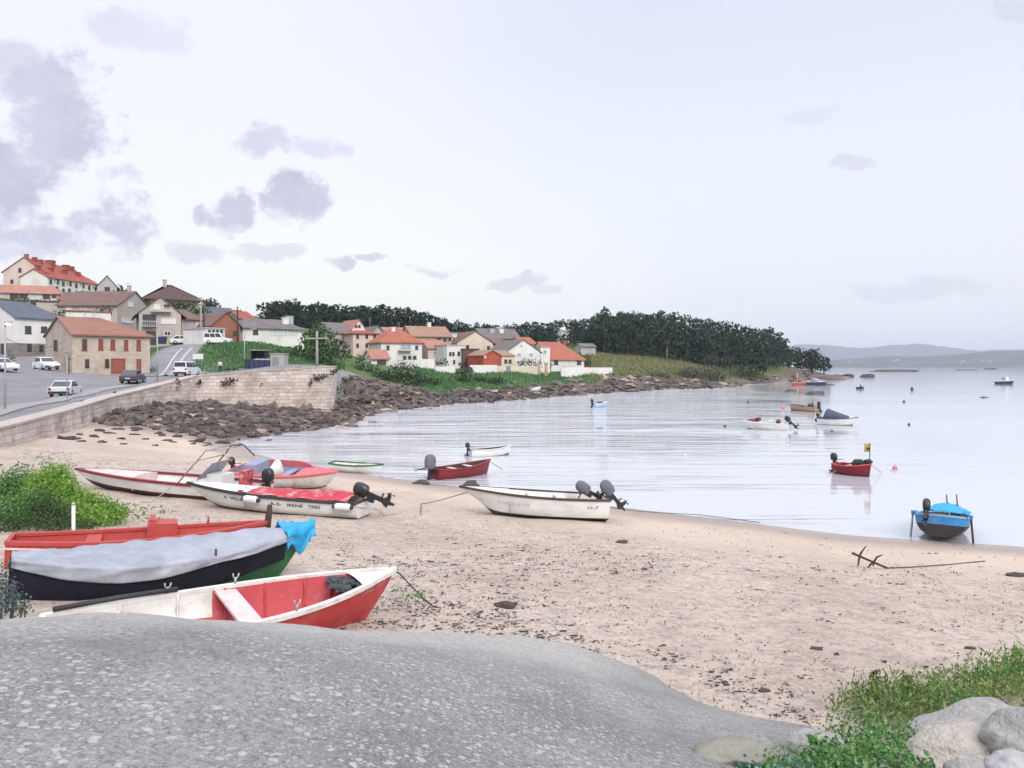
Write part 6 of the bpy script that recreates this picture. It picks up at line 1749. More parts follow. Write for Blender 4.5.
post('utility_pole', 'concrete utility pole with a long crossarm in front of the big green tree', 317, 366, 88, 331, .17, CONCP, 'pole', [(.85, 2.6, .16)])
post('utility_pole', 'dark wooden utility pole beside the beige wing, thinner of the pair', 201, 346, 124, 297, .14, CONCP, 'pole', [(.5, 1.2, .1)])
post('utility_pole', 'tarred wooden utility pole beside the beige wing, darker of the pair', 204, 346, 126, 302, .17, WOODP, 'pole')
post('utility_pole', 'tall dark utility pole before the terracotta walled house', 237.5, 342, 121, 307, .16, WOODP, 'pole', [(.6, 1.4, .12)])
post('sign_post', 'slim grey post standing by the road right of the granite house', 157.5, 381, 85, 331, .07, GALV, 'post')
e, h_ = post('street_lamp', 'slim grey street lamp between the grass mound and the bins', 244.5, 367.5, 100, 331, .07, GALV, 'street lamp')
g = MB(); g.bar((0, 0, h_), (1.2, -.3, h_ + .25), .07, .07); g.build('arm', GALV, e); g = MB(); g.box((1.35, -.33, h_ + .26), (.55, .22, .12)); g.build('lamp_head', GALV, e)
e, h_ = post('street_lamp', 'lit street lamp with orange glow at the picture edge', 5, 415, 50, 326, .07, GALV, 'street lamp')
g = MB(); g.bar((0, 0, h_), (.5, -.5, h_ + .18), .06, .06); g.build('arm', GALV, e); g = MB(); g.box((.62, -.62, h_ + .2), (.34, .3, .12)); lh = g.build('lamp_head', GALV, e)
lm = bpy.data.materials.new('sodium_lamp_glow'); t, n, l = nt(lm); n['Principled BSDF'].inputs['Emission Color'].default_value = (1.0, .50, .16, 1); n['Principled BSDF'].inputs['Emission Strength'].default_value = 14.0; n['Principled BSDF'].inputs['Base Color'].default_value = (.8, .6, .4, 1)
g = MB(); g.lathe([(.02, -.12), (.10, -.09), (.16, 0), (.15, .05)], 12, 0, Matrix.Translation((.62, -.62, h_ + .13))); g.build('bulb_glass', lm, lh)
e, h_ = post('street_lamp', 'thin unlit street lamp beside the silver saloon car', 67, 401, 63.5, 352, .05, GALV, 'street lamp')
g = MB(); g.box((.1, -.1, h_ + .05), (.35, .25, .12)); g.build('lamp_head', GALV, e)
p = P(198, 369, 108); e = empty('sign_board', (p.x, p.y, tz(p.x, p.y)), label='plain white sign board on two legs at the foot of the grass mound', cat='sign')
zb = H - (356.5 - CY) / F * 108 - tz(p.x, p.y)
g = MB(); g.box((0, 0, zb), (1.5, .06, .75)); g.build('panel', FRW, e)
for s_ in (-1, 1):
    g = MB(); g.tube([(s_ * .55, .06, -.3), (s_ * .55, .06, zb + .3)], .035); g.build('leg', GALV, e)

CABLE = mat('black_cable', (.03, .03, .03), rough=.6, bump=0)
for (a, b, lab) in (((201, 300, 124), (237.5, 310, 121), 'overhead cable between the paired poles and the tall dark pole'), ((237.5, 310, 121), (317, 333.5, 88), 'overhead cable from the tall dark pole to the concrete crossarm pole'), ((66, 340, 98), (5, 338, 62), 'overhead cable across the front of the slate roofed house')):
    p0, p1 = P(*a), P(*b); g = MB()
    g.tube([p0.lerp(p1, i / 14) - Vector((0, 0, .9 * 4 * (i / 14) * (1 - i / 14))) - p0 for i in range(15)], .022, 0, 5); tag(g.build('overhead_cable', CABLE, loc=p0), lab, 'cable')
for (px, py, Y, top, lab) in ((399, 331, 158, 322, 'thin roof aerial on the orange hipped roof'), (370, 331, 168, 318, 'tall thin roof aerial on the tall pinkish house'), (128, 291, 140, 283, 'roof aerial on the long beige house'), (95, 320, 104, 311, 'roof aerial on the granite house'), (30, 302, 118, 292, 'roof aerial on the slate roofed house'), (505, 330, 208, 322, 'roof aerial on the tan house')):
    p = P(px, py, Y); h_ = (py - top) / F * Y; e = empty('roof_aerial', p, label=lab, cat='aerial')
    g = MB(); g.tube([(0, 0, -1.2), (0, 0, h_)], .035, 0, 6); g.build('mast', GALV, e)
    g = MB(); g.tube([(-.5, 0, h_ - .1), (.5, 0, h_ - .1)], .02, 0, 5); ar = g.build('boom', GALV, e)
    for k in range(-2, 3): i_ = MB(); i_.tube([(k * .2, -.3, h_ - .1), (k * .2, .3, h_ - .1)], .014, 0, 4); i_.build('rod', GALV, ar)

BINB = mat('dark_blue_bin_plastic', (.03, .04, .10), (.045, .055, .12), rough=.5, bump=.05); BINL = mat('pale_bin_lid', (.40, .42, .50), rough=.5, bump=.05); BING = mat('dark_green_bin_plastic', (.02, .05, .045), rough=.5, bump=.05)
for i, (px, mm, ml, lab) in enumerate(((247.5, BING, BINB, 'dark wheeled waste bin closest to the street lamp'), (252.5, BINB, BINB, 'dark blue wheeled waste bin second from the street lamp'), (257.5, BINB, BINL, 'dark blue wheeled waste bin with pale lid in the middle of the row'), (262.5, BINB, BINL, 'dark blue wheeled waste bin with pale lid second from the concrete box'), (267.6, BINB, BINL, 'dark blue wheeled waste bin with pale lid touching the concrete box'))):
    p = P(px, 367.3, 99); e = empty('waste_bin', (p.x, p.y, p.z), label=lab, cat='bin', group='waste bins by the grass mound')
    g = MB(); bt = [(-.26, -.3), (.26, -.3), (.26, .3), (-.26, .3)]
    g.add([(x, y, -.2) for x, y in bt] + [(x * 1.15, y * 1.15, .95) for x, y in bt], [(3, 2, 1, 0), (4, 5, 6, 7), (0, 1, 5, 4), (1, 2, 6, 5), (2, 3, 7, 6), (3, 0, 4, 7)]); g.build('bin_body', mm, e)
    g = MB(); g.poly_prism([(-.33, .955), (.33, .955), (.30, 1.05), (0, 1.14), (-.30, 1.05)], -.36, .36); g.build('lid', ml, e)
    g = MB(); g.tube([(-.25, -.37, .88), (.25, -.37, .88)], .025); g.build('handle', BINB, e)
    for s_ in (-1, 1):
        g = MB(); g.lathe([(.04, -.03), (.1, -.03), (.1, .03), (.04, .03)], 10, 0, Matrix.Translation((s_ * .3, .2, -.1)) @ Matrix.Rotation(PI / 2, 4, 'Y')); g.build('wheel', TYRE, e)
p = P(277, 367.5, 99); e = empty('concrete_box', p, label='pale concrete utility box at the end of the bin row', cat='box')
g = MB(); g.box((0, 1.0, .7), (1.75, 2.0, 2.1)); g.build('shell', KERB, e); g = MB(); g.box((0, 1.0, 1.80), (1.95, 2.2, .12)); g.build('lid', CONCP, e); g = MB(); g.box((-.2, -.02, .75), (.8, .04, 1.3)); g.build('hatch', DOORG, e)
p = P(259, 362, 103); e = empty('shelter', p, label='dark open shelter behind the waste bins', cat='shelter')
g = MB(); g.box((0, .9, .45), (1.9, .1, 2.2)); g.build('back_panel', TRIMK, e); g = MB(); g.box((0, .2, 1.60), (2.1, 1.6, .1)); g.build('roof', KERB, e)
for s_ in (-1, 1): g = MB(); g.box((s_ * .92, .2, .45), (.08, 1.3, 2.19)); g.build('side_panel', TRIMK, e)
p = P(162, 344, 124); e = empty('waste_container', (p.x, p.y, p.z), label='dark blue waste container beside the gable front house', cat='container')
g = MB(); g.add([(-.5, -.4, 0), (.5, -.4, 0), (.5, .4, 0), (-.5, .4, 0), (-.62, -.5, 1.0), (.62, -.5, 1.0), (.62, .5, 1.0), (-.62, .5, 1.0)], [(3, 2, 1, 0), (4, 5, 6, 7), (0, 1, 5, 4), (1, 2, 6, 5), (2, 3, 7, 6), (3, 0, 4, 7)]); g.build('bin_body', BINB, e); g = MB(); g.poly_prism([(-.66, 1.005), (.66, 1.005), (.55, 1.2), (-.55, 1.2)], -.55, .55); g.build('lid', BINB, e)

# ------------------------------------------------------------------ a person walking on the road
SKIN = mat('skin', (.45, .27, .2), rough=.6, bump=0); SHIRT = mat('pale_shirt_cloth', (.58, .62, .60), (.5, .54, .52), rough=.9, scale=8, bump=.2); TROU = mat('dark_trouser_cloth', (.035, .035, .045), rough=.9, scale=8, bump=.2); HAIR = mat('dark_hair', (.03, .022, .018), rough=.8, scale=20, bump=.3); SHOE = mat('dark_shoe', (.03, .03, .03), rough=.6, bump=0)


def skin(name, joints, edges, rad, m, parent, sub=2, root=0):
    me = bpy.data.meshes.new(name); me.from_pydata(joints, edges, []); me.materials.append(m)
    o = bpy.data.objects.new(name, me); link(o, parent)
    o.modifiers.new('skin', 'SKIN')
    if not me.skin_vertices:
        bm = bmesh.new(); bm.from_mesh(me); bm.verts.layers.skin.verify(); bm.to_mesh(me); bm.free()
    for i, v in enumerate(me.skin_vertices[0].data):
        r = rad[i]; v.radius = r if isinstance(r, tuple) else (r, r); v.use_root = (i == root)
    s_ = o.modifiers.new('smooth', 'SUBSURF'); s_.levels = sub; s_.render_levels = sub
    dg = bpy.context.evaluated_depsgraph_get(); nm = bpy.data.meshes.new_from_object(o.evaluated_get(dg))
    o.modifiers.clear(); o.data = nm
    for pl in nm.polygons: pl.use_smooth = True
    return o


p = P(220, 373, 104); e = empty('person', (p.x, p.y, tz(p.x, p.y) + .02), R_(20), label='person in pale top and dark trousers walking along the road', cat='person')
J = [(0, 0, .96), (0, .0, 1.15), (0, .01, 1.38), (0, .0, 1.50), (0, -.02, 1.60), (0, -.03, 1.70),
     (-.10, 0, .90), (-.12, -.16, .50), (-.13, -.22, .09), (-.13, -.36, .04), (.10, 0, .90), (.12, .10, .50), (.13, .28, .11), (.13, .17, .04),
     (-.19, .01, 1.40), (-.26, .06, 1.13), (-.25, -.04, .90), (-.24, -.09, .82), (.19, .01, 1.40), (.26, -.02, 1.13), (.26, -.14, .92), (.26, -.19, .85)]
E_ = [(0, 1), (1, 2), (2, 3), (3, 4), (4, 5), (0, 6), (6, 7), (7, 8), (8, 9), (0, 10), (10, 11), (11, 12), (12, 13), (2, 14), (14, 15), (15, 16), (16, 17), (2, 18), (18, 19), (19, 20), (20, 21)]
RD = [(.15, .11), (.135, .1), (.16, .11), .055, .085, .075, .085, .06, .042, .04, .085, .06, .042, .04, .06, .043, .033, .04, .06, .043, .033, .04]
skin('body', J, E_, RD, SKIN, e)
skin('shirt', [J[0], J[1], J[2], (0, 0, 1.46), J[14], J[15], (-.255, 0, 1.0), J[18], J[19], (.26, -.08, 1.02)], [(0, 1), (1, 2), (2, 3), (2, 4), (4, 5), (5, 6), (2, 7), (7, 8), (8, 9)], [(.175, .13), (.16, .12), (.18, .13), .075, .08, .06, .05, .08, .06, .05], SHIRT, e)
skin('trousers', [(0, 0, 1.0), J[6], J[7], (-.13, -.21, .14), J[10], J[11], (.13, .26, .16)], [(0, 1), (1, 2), (2, 3), (0, 4), (4, 5), (5, 6)], [(.165, .125), .105, .08, .065, .105, .08, .065], TROU, e)
for q in ((-.13, -.28, .05), (.13, .22, .06)):
    g = MB(); g.blob(q, (.055, .14, .055), 0, 2, .05); g.build('shoe', SHOE, e)
g = MB(); g.blob((0, -.005, 1.70), (.09, .1, .085), 0, 2, .1); g.build('hair', HAIR, e)
# ------------------------------------------------------------------ foliage
FOREST = leaf_mat('wood_foliage', (0.012, 0.028, 0.020), (0.048, 0.080, 0.048), trans=.06)
PINE = leaf_mat('pine_foliage', (0.009, 0.022, 0.017), (0.032, 0.055, 0.036), trans=.05)
BUSHD = leaf_mat('dark_bush_foliage', (0.018, 0.036, 0.02), (0.06, 0.085, 0.045))
BUSHM = leaf_mat('green_bush_foliage', (0.03, 0.065, 0.025), (0.09, 0.135, 0.05))
SCRUB = leaf_mat('grey_scrub_foliage', (0.05, 0.06, 0.045), (0.135, 0.135, 0.105))
DRYL = leaf_mat('dry_reddish_plant', (0.085, 0.035, 0.03), (0.17, 0.085, 0.06))
FENNEL = leaf_mat('fennel_green', (0.10, 0.23, 0.035), (0.36, 0.52, 0.12), trans=.3)
WEED = leaf_mat('weed_green', (0.045, 0.13, 0.04), (0.19, 0.36, 0.11), trans=.25)
OLIVE = leaf_mat('olive_weed', (0.09, 0.15, 0.04), (0.30, 0.35, 0.12), trans=.25)
BLUEG = leaf_mat('blue_green_weed', (0.035, 0.055, 0.055), (0.13, 0.17, 0.165), trans=.15)
GRASSM = leaf_mat('grass_blade', (0.05, 0.13, 0.05), (0.15, 0.28, 0.12), trans=.25)
BARK = mat('grey_bark', (0.13, 0.10, 0.08), (0.075, 0.06, 0.05), rough=.9, scale=3, bump=.4, stretch=(1, 1, .3))
PALEB = mat('pale_eucalyptus_bark', (0.36, 0.33, 0.29), (0.25, 0.22, 0.19), rough=.9, scale=2, bump=.2, stretch=(1, 1, .3))


def leaves_np(C, size, up=0.0, aspect=1.0, rs=rng):
    """one small leaf-shaped face (four corners) per centre"""
    n = len(C); size = np.broadcast_to(np.asarray(size, float), (n,))
    a = rs.normal(size=(n, 3)); a[:, 2] = a[:, 2] * (1 - up) + up * np.abs(rs.normal(1.5, .4, n)); a /= np.linalg.norm(a, axis=1)[:, None]
    b = rs.normal(size=(n, 3)); b -= a * (a * b).sum(1)[:, None]; b /= np.linalg.norm(b, axis=1)[:, None]
    s = size[:, None] * rs.uniform(.6, 1.3, (n, 1))
    c = np.cross(a, b) * s * 0.12
    V = np.stack([C - a * s * .5 * aspect, C + b * s * .38 + c, C + a * s * .5 * aspect, C - b * s * .38 + c], 1).reshape(-1, 3)
    Fq = np.arange(4 * n).reshape(n, 4)
    return V, Fq


def blob_points(blobs, per, rs=rng, shell=.55, under=0.25):
    """points through the volume of ellipsoid clumps, thicker towards the outside"""
    out = []
    for (x, y, z, rx, ry, rz) in blobs:
        n = max(8, int(per * (rx * ry + rx * rz + ry * rz) / 3))
        d = rs.normal(size=(n, 3)); d /= np.linalg.norm(d, axis=1)[:, None]
        d[:, 2] = np.where(d[:, 2] < -.5, -d[:, 2] * rs.uniform(under - .6, .6, n), d[:, 2])
        r = rs.uniform(shell ** 3, 1.0, n) ** (1 / 3) * (1 + .12 * rs.normal(size=n))
        out.append(np.array([x, y, z]) + d * r[:, None] * np.array([rx, ry, rz]))
    return np.concatenate(out)


def plant(name, label, cat, base, blobs, leaf, per, m, trunk=None, group=None, bark=BARK, up=0.0, stems=0, part='crown', aspect=1.0, shell=.55):
    e = empty(name, base, label=label, cat=cat, group=group)
    C = blob_points(blobs, per, shell=shell)
    V, Fq = leaves_np(C, leaf, up=up, aspect=aspect)
    np_mesh(part, V, Fq, m, e)
    g = MB()
    if trunk:
        h_, r = trunk
        bx, by = np.mean([b[0] for b in blobs]), np.mean([b[1] for b in blobs])
        g.tube([(0, 0, -.5), (bx * .15, by * .15, h_ * .4), (bx * .5, by * .5, h_ * .75), (bx, by, h_)], [r * 1.2, r, r * .75, r * .4], 0, 8)
        for b in blobs:
            g.tube([(bx * .3, by * .3, h_ * .55), ((b[0] + bx * .5) * .5, (b[1] + by * .5) * .5, (b[2] + h_ * .6) * .5), (b[0], b[1], b[2])], [r * .45, r * .32, r * .1], 0, 6)
        g.build('trunk', bark, e)
    elif stems:
        for i in range(stems):
            b = blobs[i % len(blobs)]; x, y = b[0] + rnd.uniform(-.4, .4) * b[3], b[1] + rnd.uniform(-.4, .4) * b[4]
            g.tube([(x * .5, y * .5, -.2), (x * .8, y * .8, b[2] * .5), (x, y, b[2] + b[5] * .6)], [.02, .016, .008], 0, 5)
        g.build('stem', bark, e)
    return e


def rblobs(n, w, d, z0, z1, r0, r1, flat=.8):
    out = []
    for i in range(n):
        r = rnd.uniform(r0, r1)
        out.append((rnd.uniform(-w, w), rnd.uniform(-d, d), rnd.uniform(z0, z1), r, r, r * flat))
    return out


def at(px, Y, py=None):
    x = (px - CX) / F * Y
    return Vector((x, Y, tz(x, Y) if py is None else H - (py - CY) / F * Y))


# ---- woods: one mass each
def wood(name, label, cat, rows, prof, px0, px1, step, hmin, hmax, m, dens, leaf, kind='pine', cap=.97):
    Cs, Ss = [], []
    tk = MB()
    xs_ = [p[0] for p in prof]; ys_ = [p[1] for p in prof]
    for Y in rows:
        px = px0
        while px < px1:
            px += step * rnd.uniform(.6, 1.4) * rows[0] / Y
            y = Y + rnd.uniform(-.5, .5) * 9
            x = (px - CX) / F * y
            g0 = float(terrain(np.array([x]), np.array([y]))[0])
            if g0 < 1.2 or float(sdist(TOWN, np.array([x]), np.array([y]))[0]) < 1: continue
            ztop = H - (np.interp(px, xs_, ys_) + 1.8 * math.sin(px * .21) * math.sin(px * .083 + 1) + rnd.uniform(-1.6, 2.2) - CY) / F * y
            hh_ = (ztop - g0) * cap
            if hh_ < 1: continue
            hh_ = min(hh_, rnd.uniform(hmin, hmax) + (4 if rnd.random() < .1 else 0))
            cr = rnd.uniform(1.9, 3.2) * (hh_ / 13) ** .4
            nb = rnd.randint(5, 7)
            for k in range(nb):
                q = (k + .5) / nb
                z = g0 + hh_ * (.08 + .84 * q); r = cr * (1.25 - .8 * q) * rnd.uniform(.75, 1.2)
                a = rnd.uniform(0, 6.28); o = cr * .45 * (1 - q * .6)
                Cs.append((x + o * math.cos(a), y + o * math.sin(a), z, r, r, r * .8))
            if Y == rows[0] or rnd.random() < .25:
                tk.tube([(x, y, g0 - .5), (x + rnd.uniform(-.3, .3), y, g0 + hh_ * .3), (x, y, g0 + hh_ * .55)], [.2, .14, .05], 1, 5)
    C = blob_points(Cs, dens, shell=.5)
    V, Fq = leaves_np(C, leaf)
    # trunks and leaves of the mass in one mesh
    nv = len(V)
    o = np_mesh(name, V, Fq, [m, BARK])
    tagk = tag(o, label, cat, kind='stuff')
    if tk.v:
        t_ = tk.build(name + '_trunks', [m, BARK]); bm = bmesh.new(); bm.from_mesh(o.data); bm.from_mesh(t_.data); bm.to_mesh(o.data); bm.free()
        bpy.data.objects.remove(t_)
    return o


HP = [(300, 372)]
wood('forest', 'headland wood of dark evergreen trees behind the dry field', 'wood', [256, 266, 278, 292, 306, 322],
     [(470, 340), (500, 324), (540, 321), (560, 318), (578, 319), (595, 311), (605, 308), (615, 314), (640, 309), (660, 307), (690, 312), (720, 317), (750, 321), (770, 325), (780, 331), (787, 341), (792, 352)], 592, 796, 8, 13, 18, FOREST, 7.5, 1.1)
wood('forest', 'wooded slope behind the bay houses running to the headland', 'wood', [272, 290, 306, 322],
     [(430, 330), (470, 327), (500, 324), (540, 321), (560, 318), (578, 319), (595, 312), (640, 309)], 460, 640, 8, 11, 16, FOREST, 7, 1.1)
wood('forest', 'dark pine wood on the hill above the bay houses', 'wood', [212, 226, 240, 256],
     [(240, 316), (262, 303), (290, 300), (330, 302), (370, 303), (400, 304), (425, 311), (440, 315), (455, 322), (470, 328)], 262, 462, 7, 12, 18, PINE, 7.5, 1.0)


def tree(label, px, Y, top, w, base=None, m=BUSHD, n=7, leaf=.55, per=26, trunk_r=.2, low=.3, name='tree', bark=BARK, flat=.8):
    b = at(px, Y, base); h_ = H - (top - CY) / F * Y - b.z
    bl = []
    for i in range(n):
        q = (i + .5) / n
        r = w * rnd.uniform(.34, .56) * (1.15 - .5 * abs(q - .4))
        a = i * 2.4; o = w * .48 * math.sqrt(max(0, 1 - (2 * q - .9) ** 2)) * rnd.uniform(.6, 1)
        bl.append((o * math.cos(a), o * math.sin(a), h_ * (low + (1 - low) * q) - r * flat * .6, r, r, r * flat))
    return plant(name, label, 'tree', b, bl, leaf, per, m, trunk=(h_ * .8, trunk_r), bark=bark)


tree('dark round bushy tree standing before the white garden walls', 464, 131, 361, 2.3, base=386, n=8, leaf=.4, per=60, low=.12)
tree('big leafy green tree behind the concrete utility pole', 318, 112, 325, 4.6, base=372, m=BUSHM, n=10, leaf=.5, per=40, low=.2)
tree('dark green tree between the big leafy tree and the grey half hidden house', 338, 128, 338, 3.4, base=372, n=7, leaf=.5, per=36, low=.15)
tree('open crowned pine standing alone on the skyline above the long white house', 270, 205, 301, 5.0, base=335, m=PINE, n=6, leaf=.8, per=9, low=.6, name='pine_tree', trunk_r=.3)
tree('tall pine with sparse crown at the end of the pine wood skyline', 291, 214, 298.5, 4.5, base=336, m=PINE, n=6, leaf=.8, per=12, low=.55, name='pine_tree', trunk_r=.3)
for px, top, lab in ((459, 320, 'small umbrella pine on the skyline just past the hill wood'), (466, 323, 'umbrella pine second past the hill wood on the skyline'), (476, 322.5, 'umbrella pine on the skyline above the cream gabled house'), (487, 323.5, 'umbrella pine on the skyline above the tan house')):
    tree(lab, px, 285, top, 3.0, base=340, m=PINE, n=5, leaf=.8, per=14, low=.7, name='pine_tree', trunk_r=.2, flat=.5)
tree('leaning headland pine closest to the wood', 797, 318, 346, 5.0, base=371, m=PINE, n=7, leaf=1.0, per=12, low=.35, name='pine_tree', trunk_r=.3)
tree('broad headland pine with the widest crown by the rocky point', 812, 322, 349, 7.0, base=372, m=PINE, n=9, leaf=1.0, per=12, low=.3, name='pine_tree', trunk_r=.35)
tree('lowest outermost headland pine by the rocky point', 824, 326, 357, 4.2, base=373, m=PINE, n=6, leaf=1.0, per=13, low=.3, name='pine_tree', trunk_r=.25)
tree('tallest dark crown rising out of the headland wood', 604, 250, 307, 4.2, base=356, m=FOREST, n=9, leaf=1.0, per=16, low=.25)
tree('pale stemmed eucalyptus at the front edge of the headland wood', 667, 250, 334, 2.2, base=358, m=FOREST, n=5, leaf=.9, per=12, low=.5, bark=PALEB, trunk_r=.16)
tree('dark tree behind the pale hip roofed villa', 210, 172, 299, 3.0, base=312, n=6, leaf=.6, per=28, low=.2)
tree('small dark tree at the end of the white terrace', 121, 184, 285, 2.8, base=300, n=5, leaf=.6, per=28, low=.2)
tree('small round green tree beside the orange roofed long house', 578, 178, 353, 2.2, base=369, m=BUSHM, n=6, leaf=.5, per=30, low=.2)
tree('small dark green tree on the field edge behind the low white garden wall', 586, 196, 355, 2.6, base=368, m=BUSHD, n=6, leaf=.5, per=30, low=.15)
b_ = at(69, 91.5); e = plant('bare_tree', 'small yellowish bare tree against the granite house', 'tree', b_, [(0, 0, 2.0, .8, .8, 1.0), (.2, .1, 2.9, .6, .6, .8), (-.3, 0, 2.6, .5, .5, .6)], .16, 60, leaf_mat('dry_yellow_leaf', (.28, .20, .11), (.42, .31, .18)), trunk=(2.6, .05))


def shrub(label, px, Y, py0, top, wpx, m=BUSHD, n=6, leaf=.3, per=60, name='shrub', group=None, dpt=None):
    b = at(px, Y, py0); w = wpx / F * Y / 2; h_ = (py0 - top) / F * Y
    bl = []
    for i in range(n):
        r = rnd.uniform(.28, .5); rz = h_ * rnd.uniform(.35, .55)
        x = (i + .5) / n * 2 - 1 + rnd.uniform(-.12, .12)
        bl.append((x * w * .8, rnd.uniform(-.4, .4) * (dpt or w * .6), h_ * rnd.uniform(.35, .62) * (1 - .35 * abs(x)), w * r, (dpt or w) * r, rz))
    return plant(name, label, 'shrub', b, bl, leaf, per, m, stems=5, group=group, part='foliage')


shrub('dark purple-green shrub thicket below the white porch', 362, 120, 386, 358, 46, BUSHD, 9, .35, 44)
shrub('dark bank of bushes below the orange hipped roof house', 400, 118, 388, 362, 52, BUSHD, 9, .35, 44)
shrub('palm-like dark bush in front of the yard wall', 408, 138, 374, 358, 20, BUSHD, 6, .35, 44)
shrub('green mound of creeper at the end of the sea wall', 352, 97, 391, 376, 24, BUSHM, 6, .28, 50)
shrub('low dark bushes between the creeper mound and the dark round tree', 432, 121, 387, 374, 40, BUSHM, 8, .35, 36)
shrub('dark patch of bramble on the green bank below the cream wall', 490, 134, 385, 374, 34, BUSHD, 7, .35, 36)
shrub('long dark hedge under the broad white gable', 528, 157, 369, 357.5, 32, BUSHD, 9, .35, 40, name='hedge', dpt=.8)
shrub('dark hedge over the white garden wall near the flat roofed house', 442, 150, 367, 357.5, 17, BUSHD, 6, .35, 40, name='hedge', dpt=.8)
shrub('dark ivy covered yard between the dark brick house and the red house', 480, 164, 368, 347, 14, BUSHD, 5, .35, 40)
shrub('grey-green scrub at the middle of the dry field edge', 700, 205, 385, 364, 60, SCRUB, 12, .55, 13)
shrub('grey-green scrub where the dry field meets the garden end', 655, 192, 384, 370, 46, SCRUB, 9, .5, 15)
shrub('dark scrub at the seaward end of the dry field', 745, 232, 383, 367, 44, BUSHD, 9, .55, 14)
shrub('dark bush on the dry field above the white boulder', 624, 180, 380, 369, 24, BUSHD, 6, .45, 20)
shrub('pale leafless bush in front of the headland wood', 712, 246, 364, 352, 18, SCRUB, 6, .5, 16)
shrub('second pale bush in front of the headland wood, lower one', 729, 250, 364, 354.5, 13, SCRUB, 5, .5, 16)
shrub('dark bush under the headland wood at the track end', 768, 262, 371, 354, 26, BUSHD, 6, .6, 14)
shrub('dark bushes below the hilltop villa', 176, 152, 312, 299, 44, BUSHD, 9, .45, 24)
shrub('dark bushes behind the beige wing, below the villa', 200, 150, 316, 306, 22, BUSHD, 6, .45, 24)
shrub('green hedge behind the shelter and bins', 287, 112, 362, 347, 46, BUSHM, 9, .35, 34)
shrub('dark hedge along the top edge of the slate roofed house', 30, 146, 306, 297.5, 70, BUSHD, 12, .4, 30, name='hedge', dpt=1.2)
shrub('dark bushes between the slate roof and the long beige house', 60, 131, 326, 305, 16, BUSHD, 6, .35, 30)
shrub('green bush against the stone ground floor of the slate roofed house', 10, 108, 362, 353, 14, BUSHM, 5, .3, 50)
shrub('low bush at the far corner of the granite house', 153, 104, 374, 366, 8, BUSHD, 5, .25, 60)
shrub('leafy garden bush behind the low white building', 104, 130, 316, 304, 16, BUSHM, 6, .35, 40)
shrub('garden bushes between the beige wing and the small white annexe', 205, 128, 345, 335, 10, BUSHM, 5, .3, 45)
shrub('bushy garden in front of the tall pinkish house', 366, 160, 366, 353, 26, BUSHM, 8, .4, 30)
shrub('small garden bush before the large white house with orange hip', 394, 152, 371, 362, 12, BUSHM, 5, .35, 40)
shrub('dark garden shrubs beside the orange roofed long house', 549, 168, 370, 359, 9, BUSHD, 5, .35, 40)
shrub('low dark hedge between the person and the bins', 236, 101, 373.5, 366, 20, BUSHD, 6, .25, 50, name='hedge')
shrub('tangled bush at the far corner of the sea wall', 341, 86, 398, 380, 12, BUSHD, 5, .25, 60)
for px, py, Y, wp_, hp, m, lab in ((176, 387, 74.2, 9, 15, DRYL, 'reddish dry plant hanging on the sea wall near its bend'), (230, 382, 77.8, 15, 10, DRYL, 'wide reddish dry plant growing out of the sea wall face'), (248, 378, 79.3, 7, 12, DRYL, 'narrow reddish dry plant on the sea wall beside the wide one'),
                               (321, 378, 81.2, 14, 9, BUSHD, 'dark green plant on the sea wall below the utility pole'), (311, 384, 80.8, 4, 8, DRYL, 'small dry plant on the sea wall left of the dark green plant'), (200, 383, 76.6, 5, 6, BUSHD, 'small green tuft near the top of the sea wall by the bend'), (262, 385, 79.6, 4, 5, DRYL, 'tiny dry tuft low on the sea wall past the narrow plant'), (335, 372, 81.4, 12, 9, BUSHM, 'green plant hanging over the far end of the sea wall'), (138, 394, 68.5, 5, 6, BUSHD, 'small tuft on the sloping stretch of the sea wall')):
    p = P(px, py, Y); w = wp_ / F * Y / 2 * 1.35; h_ = hp / F * Y / 2 * 1.35; p.y -= .15
    e = empty('wall_plant', p, label=lab, cat='plant')
    C = blob_points([(0, 0, 0, w * .8, .35, h_ * .8), (w * .4, 0, h_ * .3, w * .5, .3, h_ * .6), (-w * .4, 0, -h_ * .3, w * .5, .3, h_ * .7)], 160, shell=.2)
    V_, F_ = leaves_np(C, .22); np_mesh('foliage', V_, F_, m, e)
    g = MB(); g.tube([(0, .5, 0), (0, .1, 0), (.1, -.15, h_ * .3)], [.03, .025, .01], 0, 5); g.build('stem', BARK, e)


# ---- grass on the mound and the bank, and dry field grass: nobody could count it
def grass_on(name, label, region, n, hgt_, m):
    px = rng.uniform(region[0], region[1], n); Y = rng.uniform(region[2], region[3], n)
    X = (px - CX) / F * Y
    h_, d_, dt_, w_, r_ = terrain(X, Y, True)
    ok = (dt_ > 1.0) & (region[4](px, Y))
    X, Y, h_ = X[ok], Y[ok], h_[ok]; n = len(X)
    hh_ = hgt_ * rng.uniform(.5, 1.4, n) * (1 + 1.2 * vnoise(X, Y, 3.0, 21))
    a = rng.uniform(0, 6.28, n); wd = hgt_ * .35
    dx, dy = np.cos(a) * wd, np.sin(a) * wd; lx, ly = rng.normal(0, .3, n) * hh_, rng.normal(0, .3, n) * hh_
    V_ = np.stack([np.stack([X - dx, Y - dy, h_ - .05], -1), np.stack([X + dx, Y + dy, h_ - .05], -1), np.stack([X + dx * .3 + lx, Y + dy * .3 + ly, h_ + hh_], -1), np.stack([X - dx * .3 + lx, Y - dy * .3 + ly, h_ + hh_], -1)], 1).reshape(-1, 3)
    o = np_mesh(name, V_, np.arange(4 * n).reshape(n, 4), m)
    return tag(o, label, 'grass', kind='stuff')


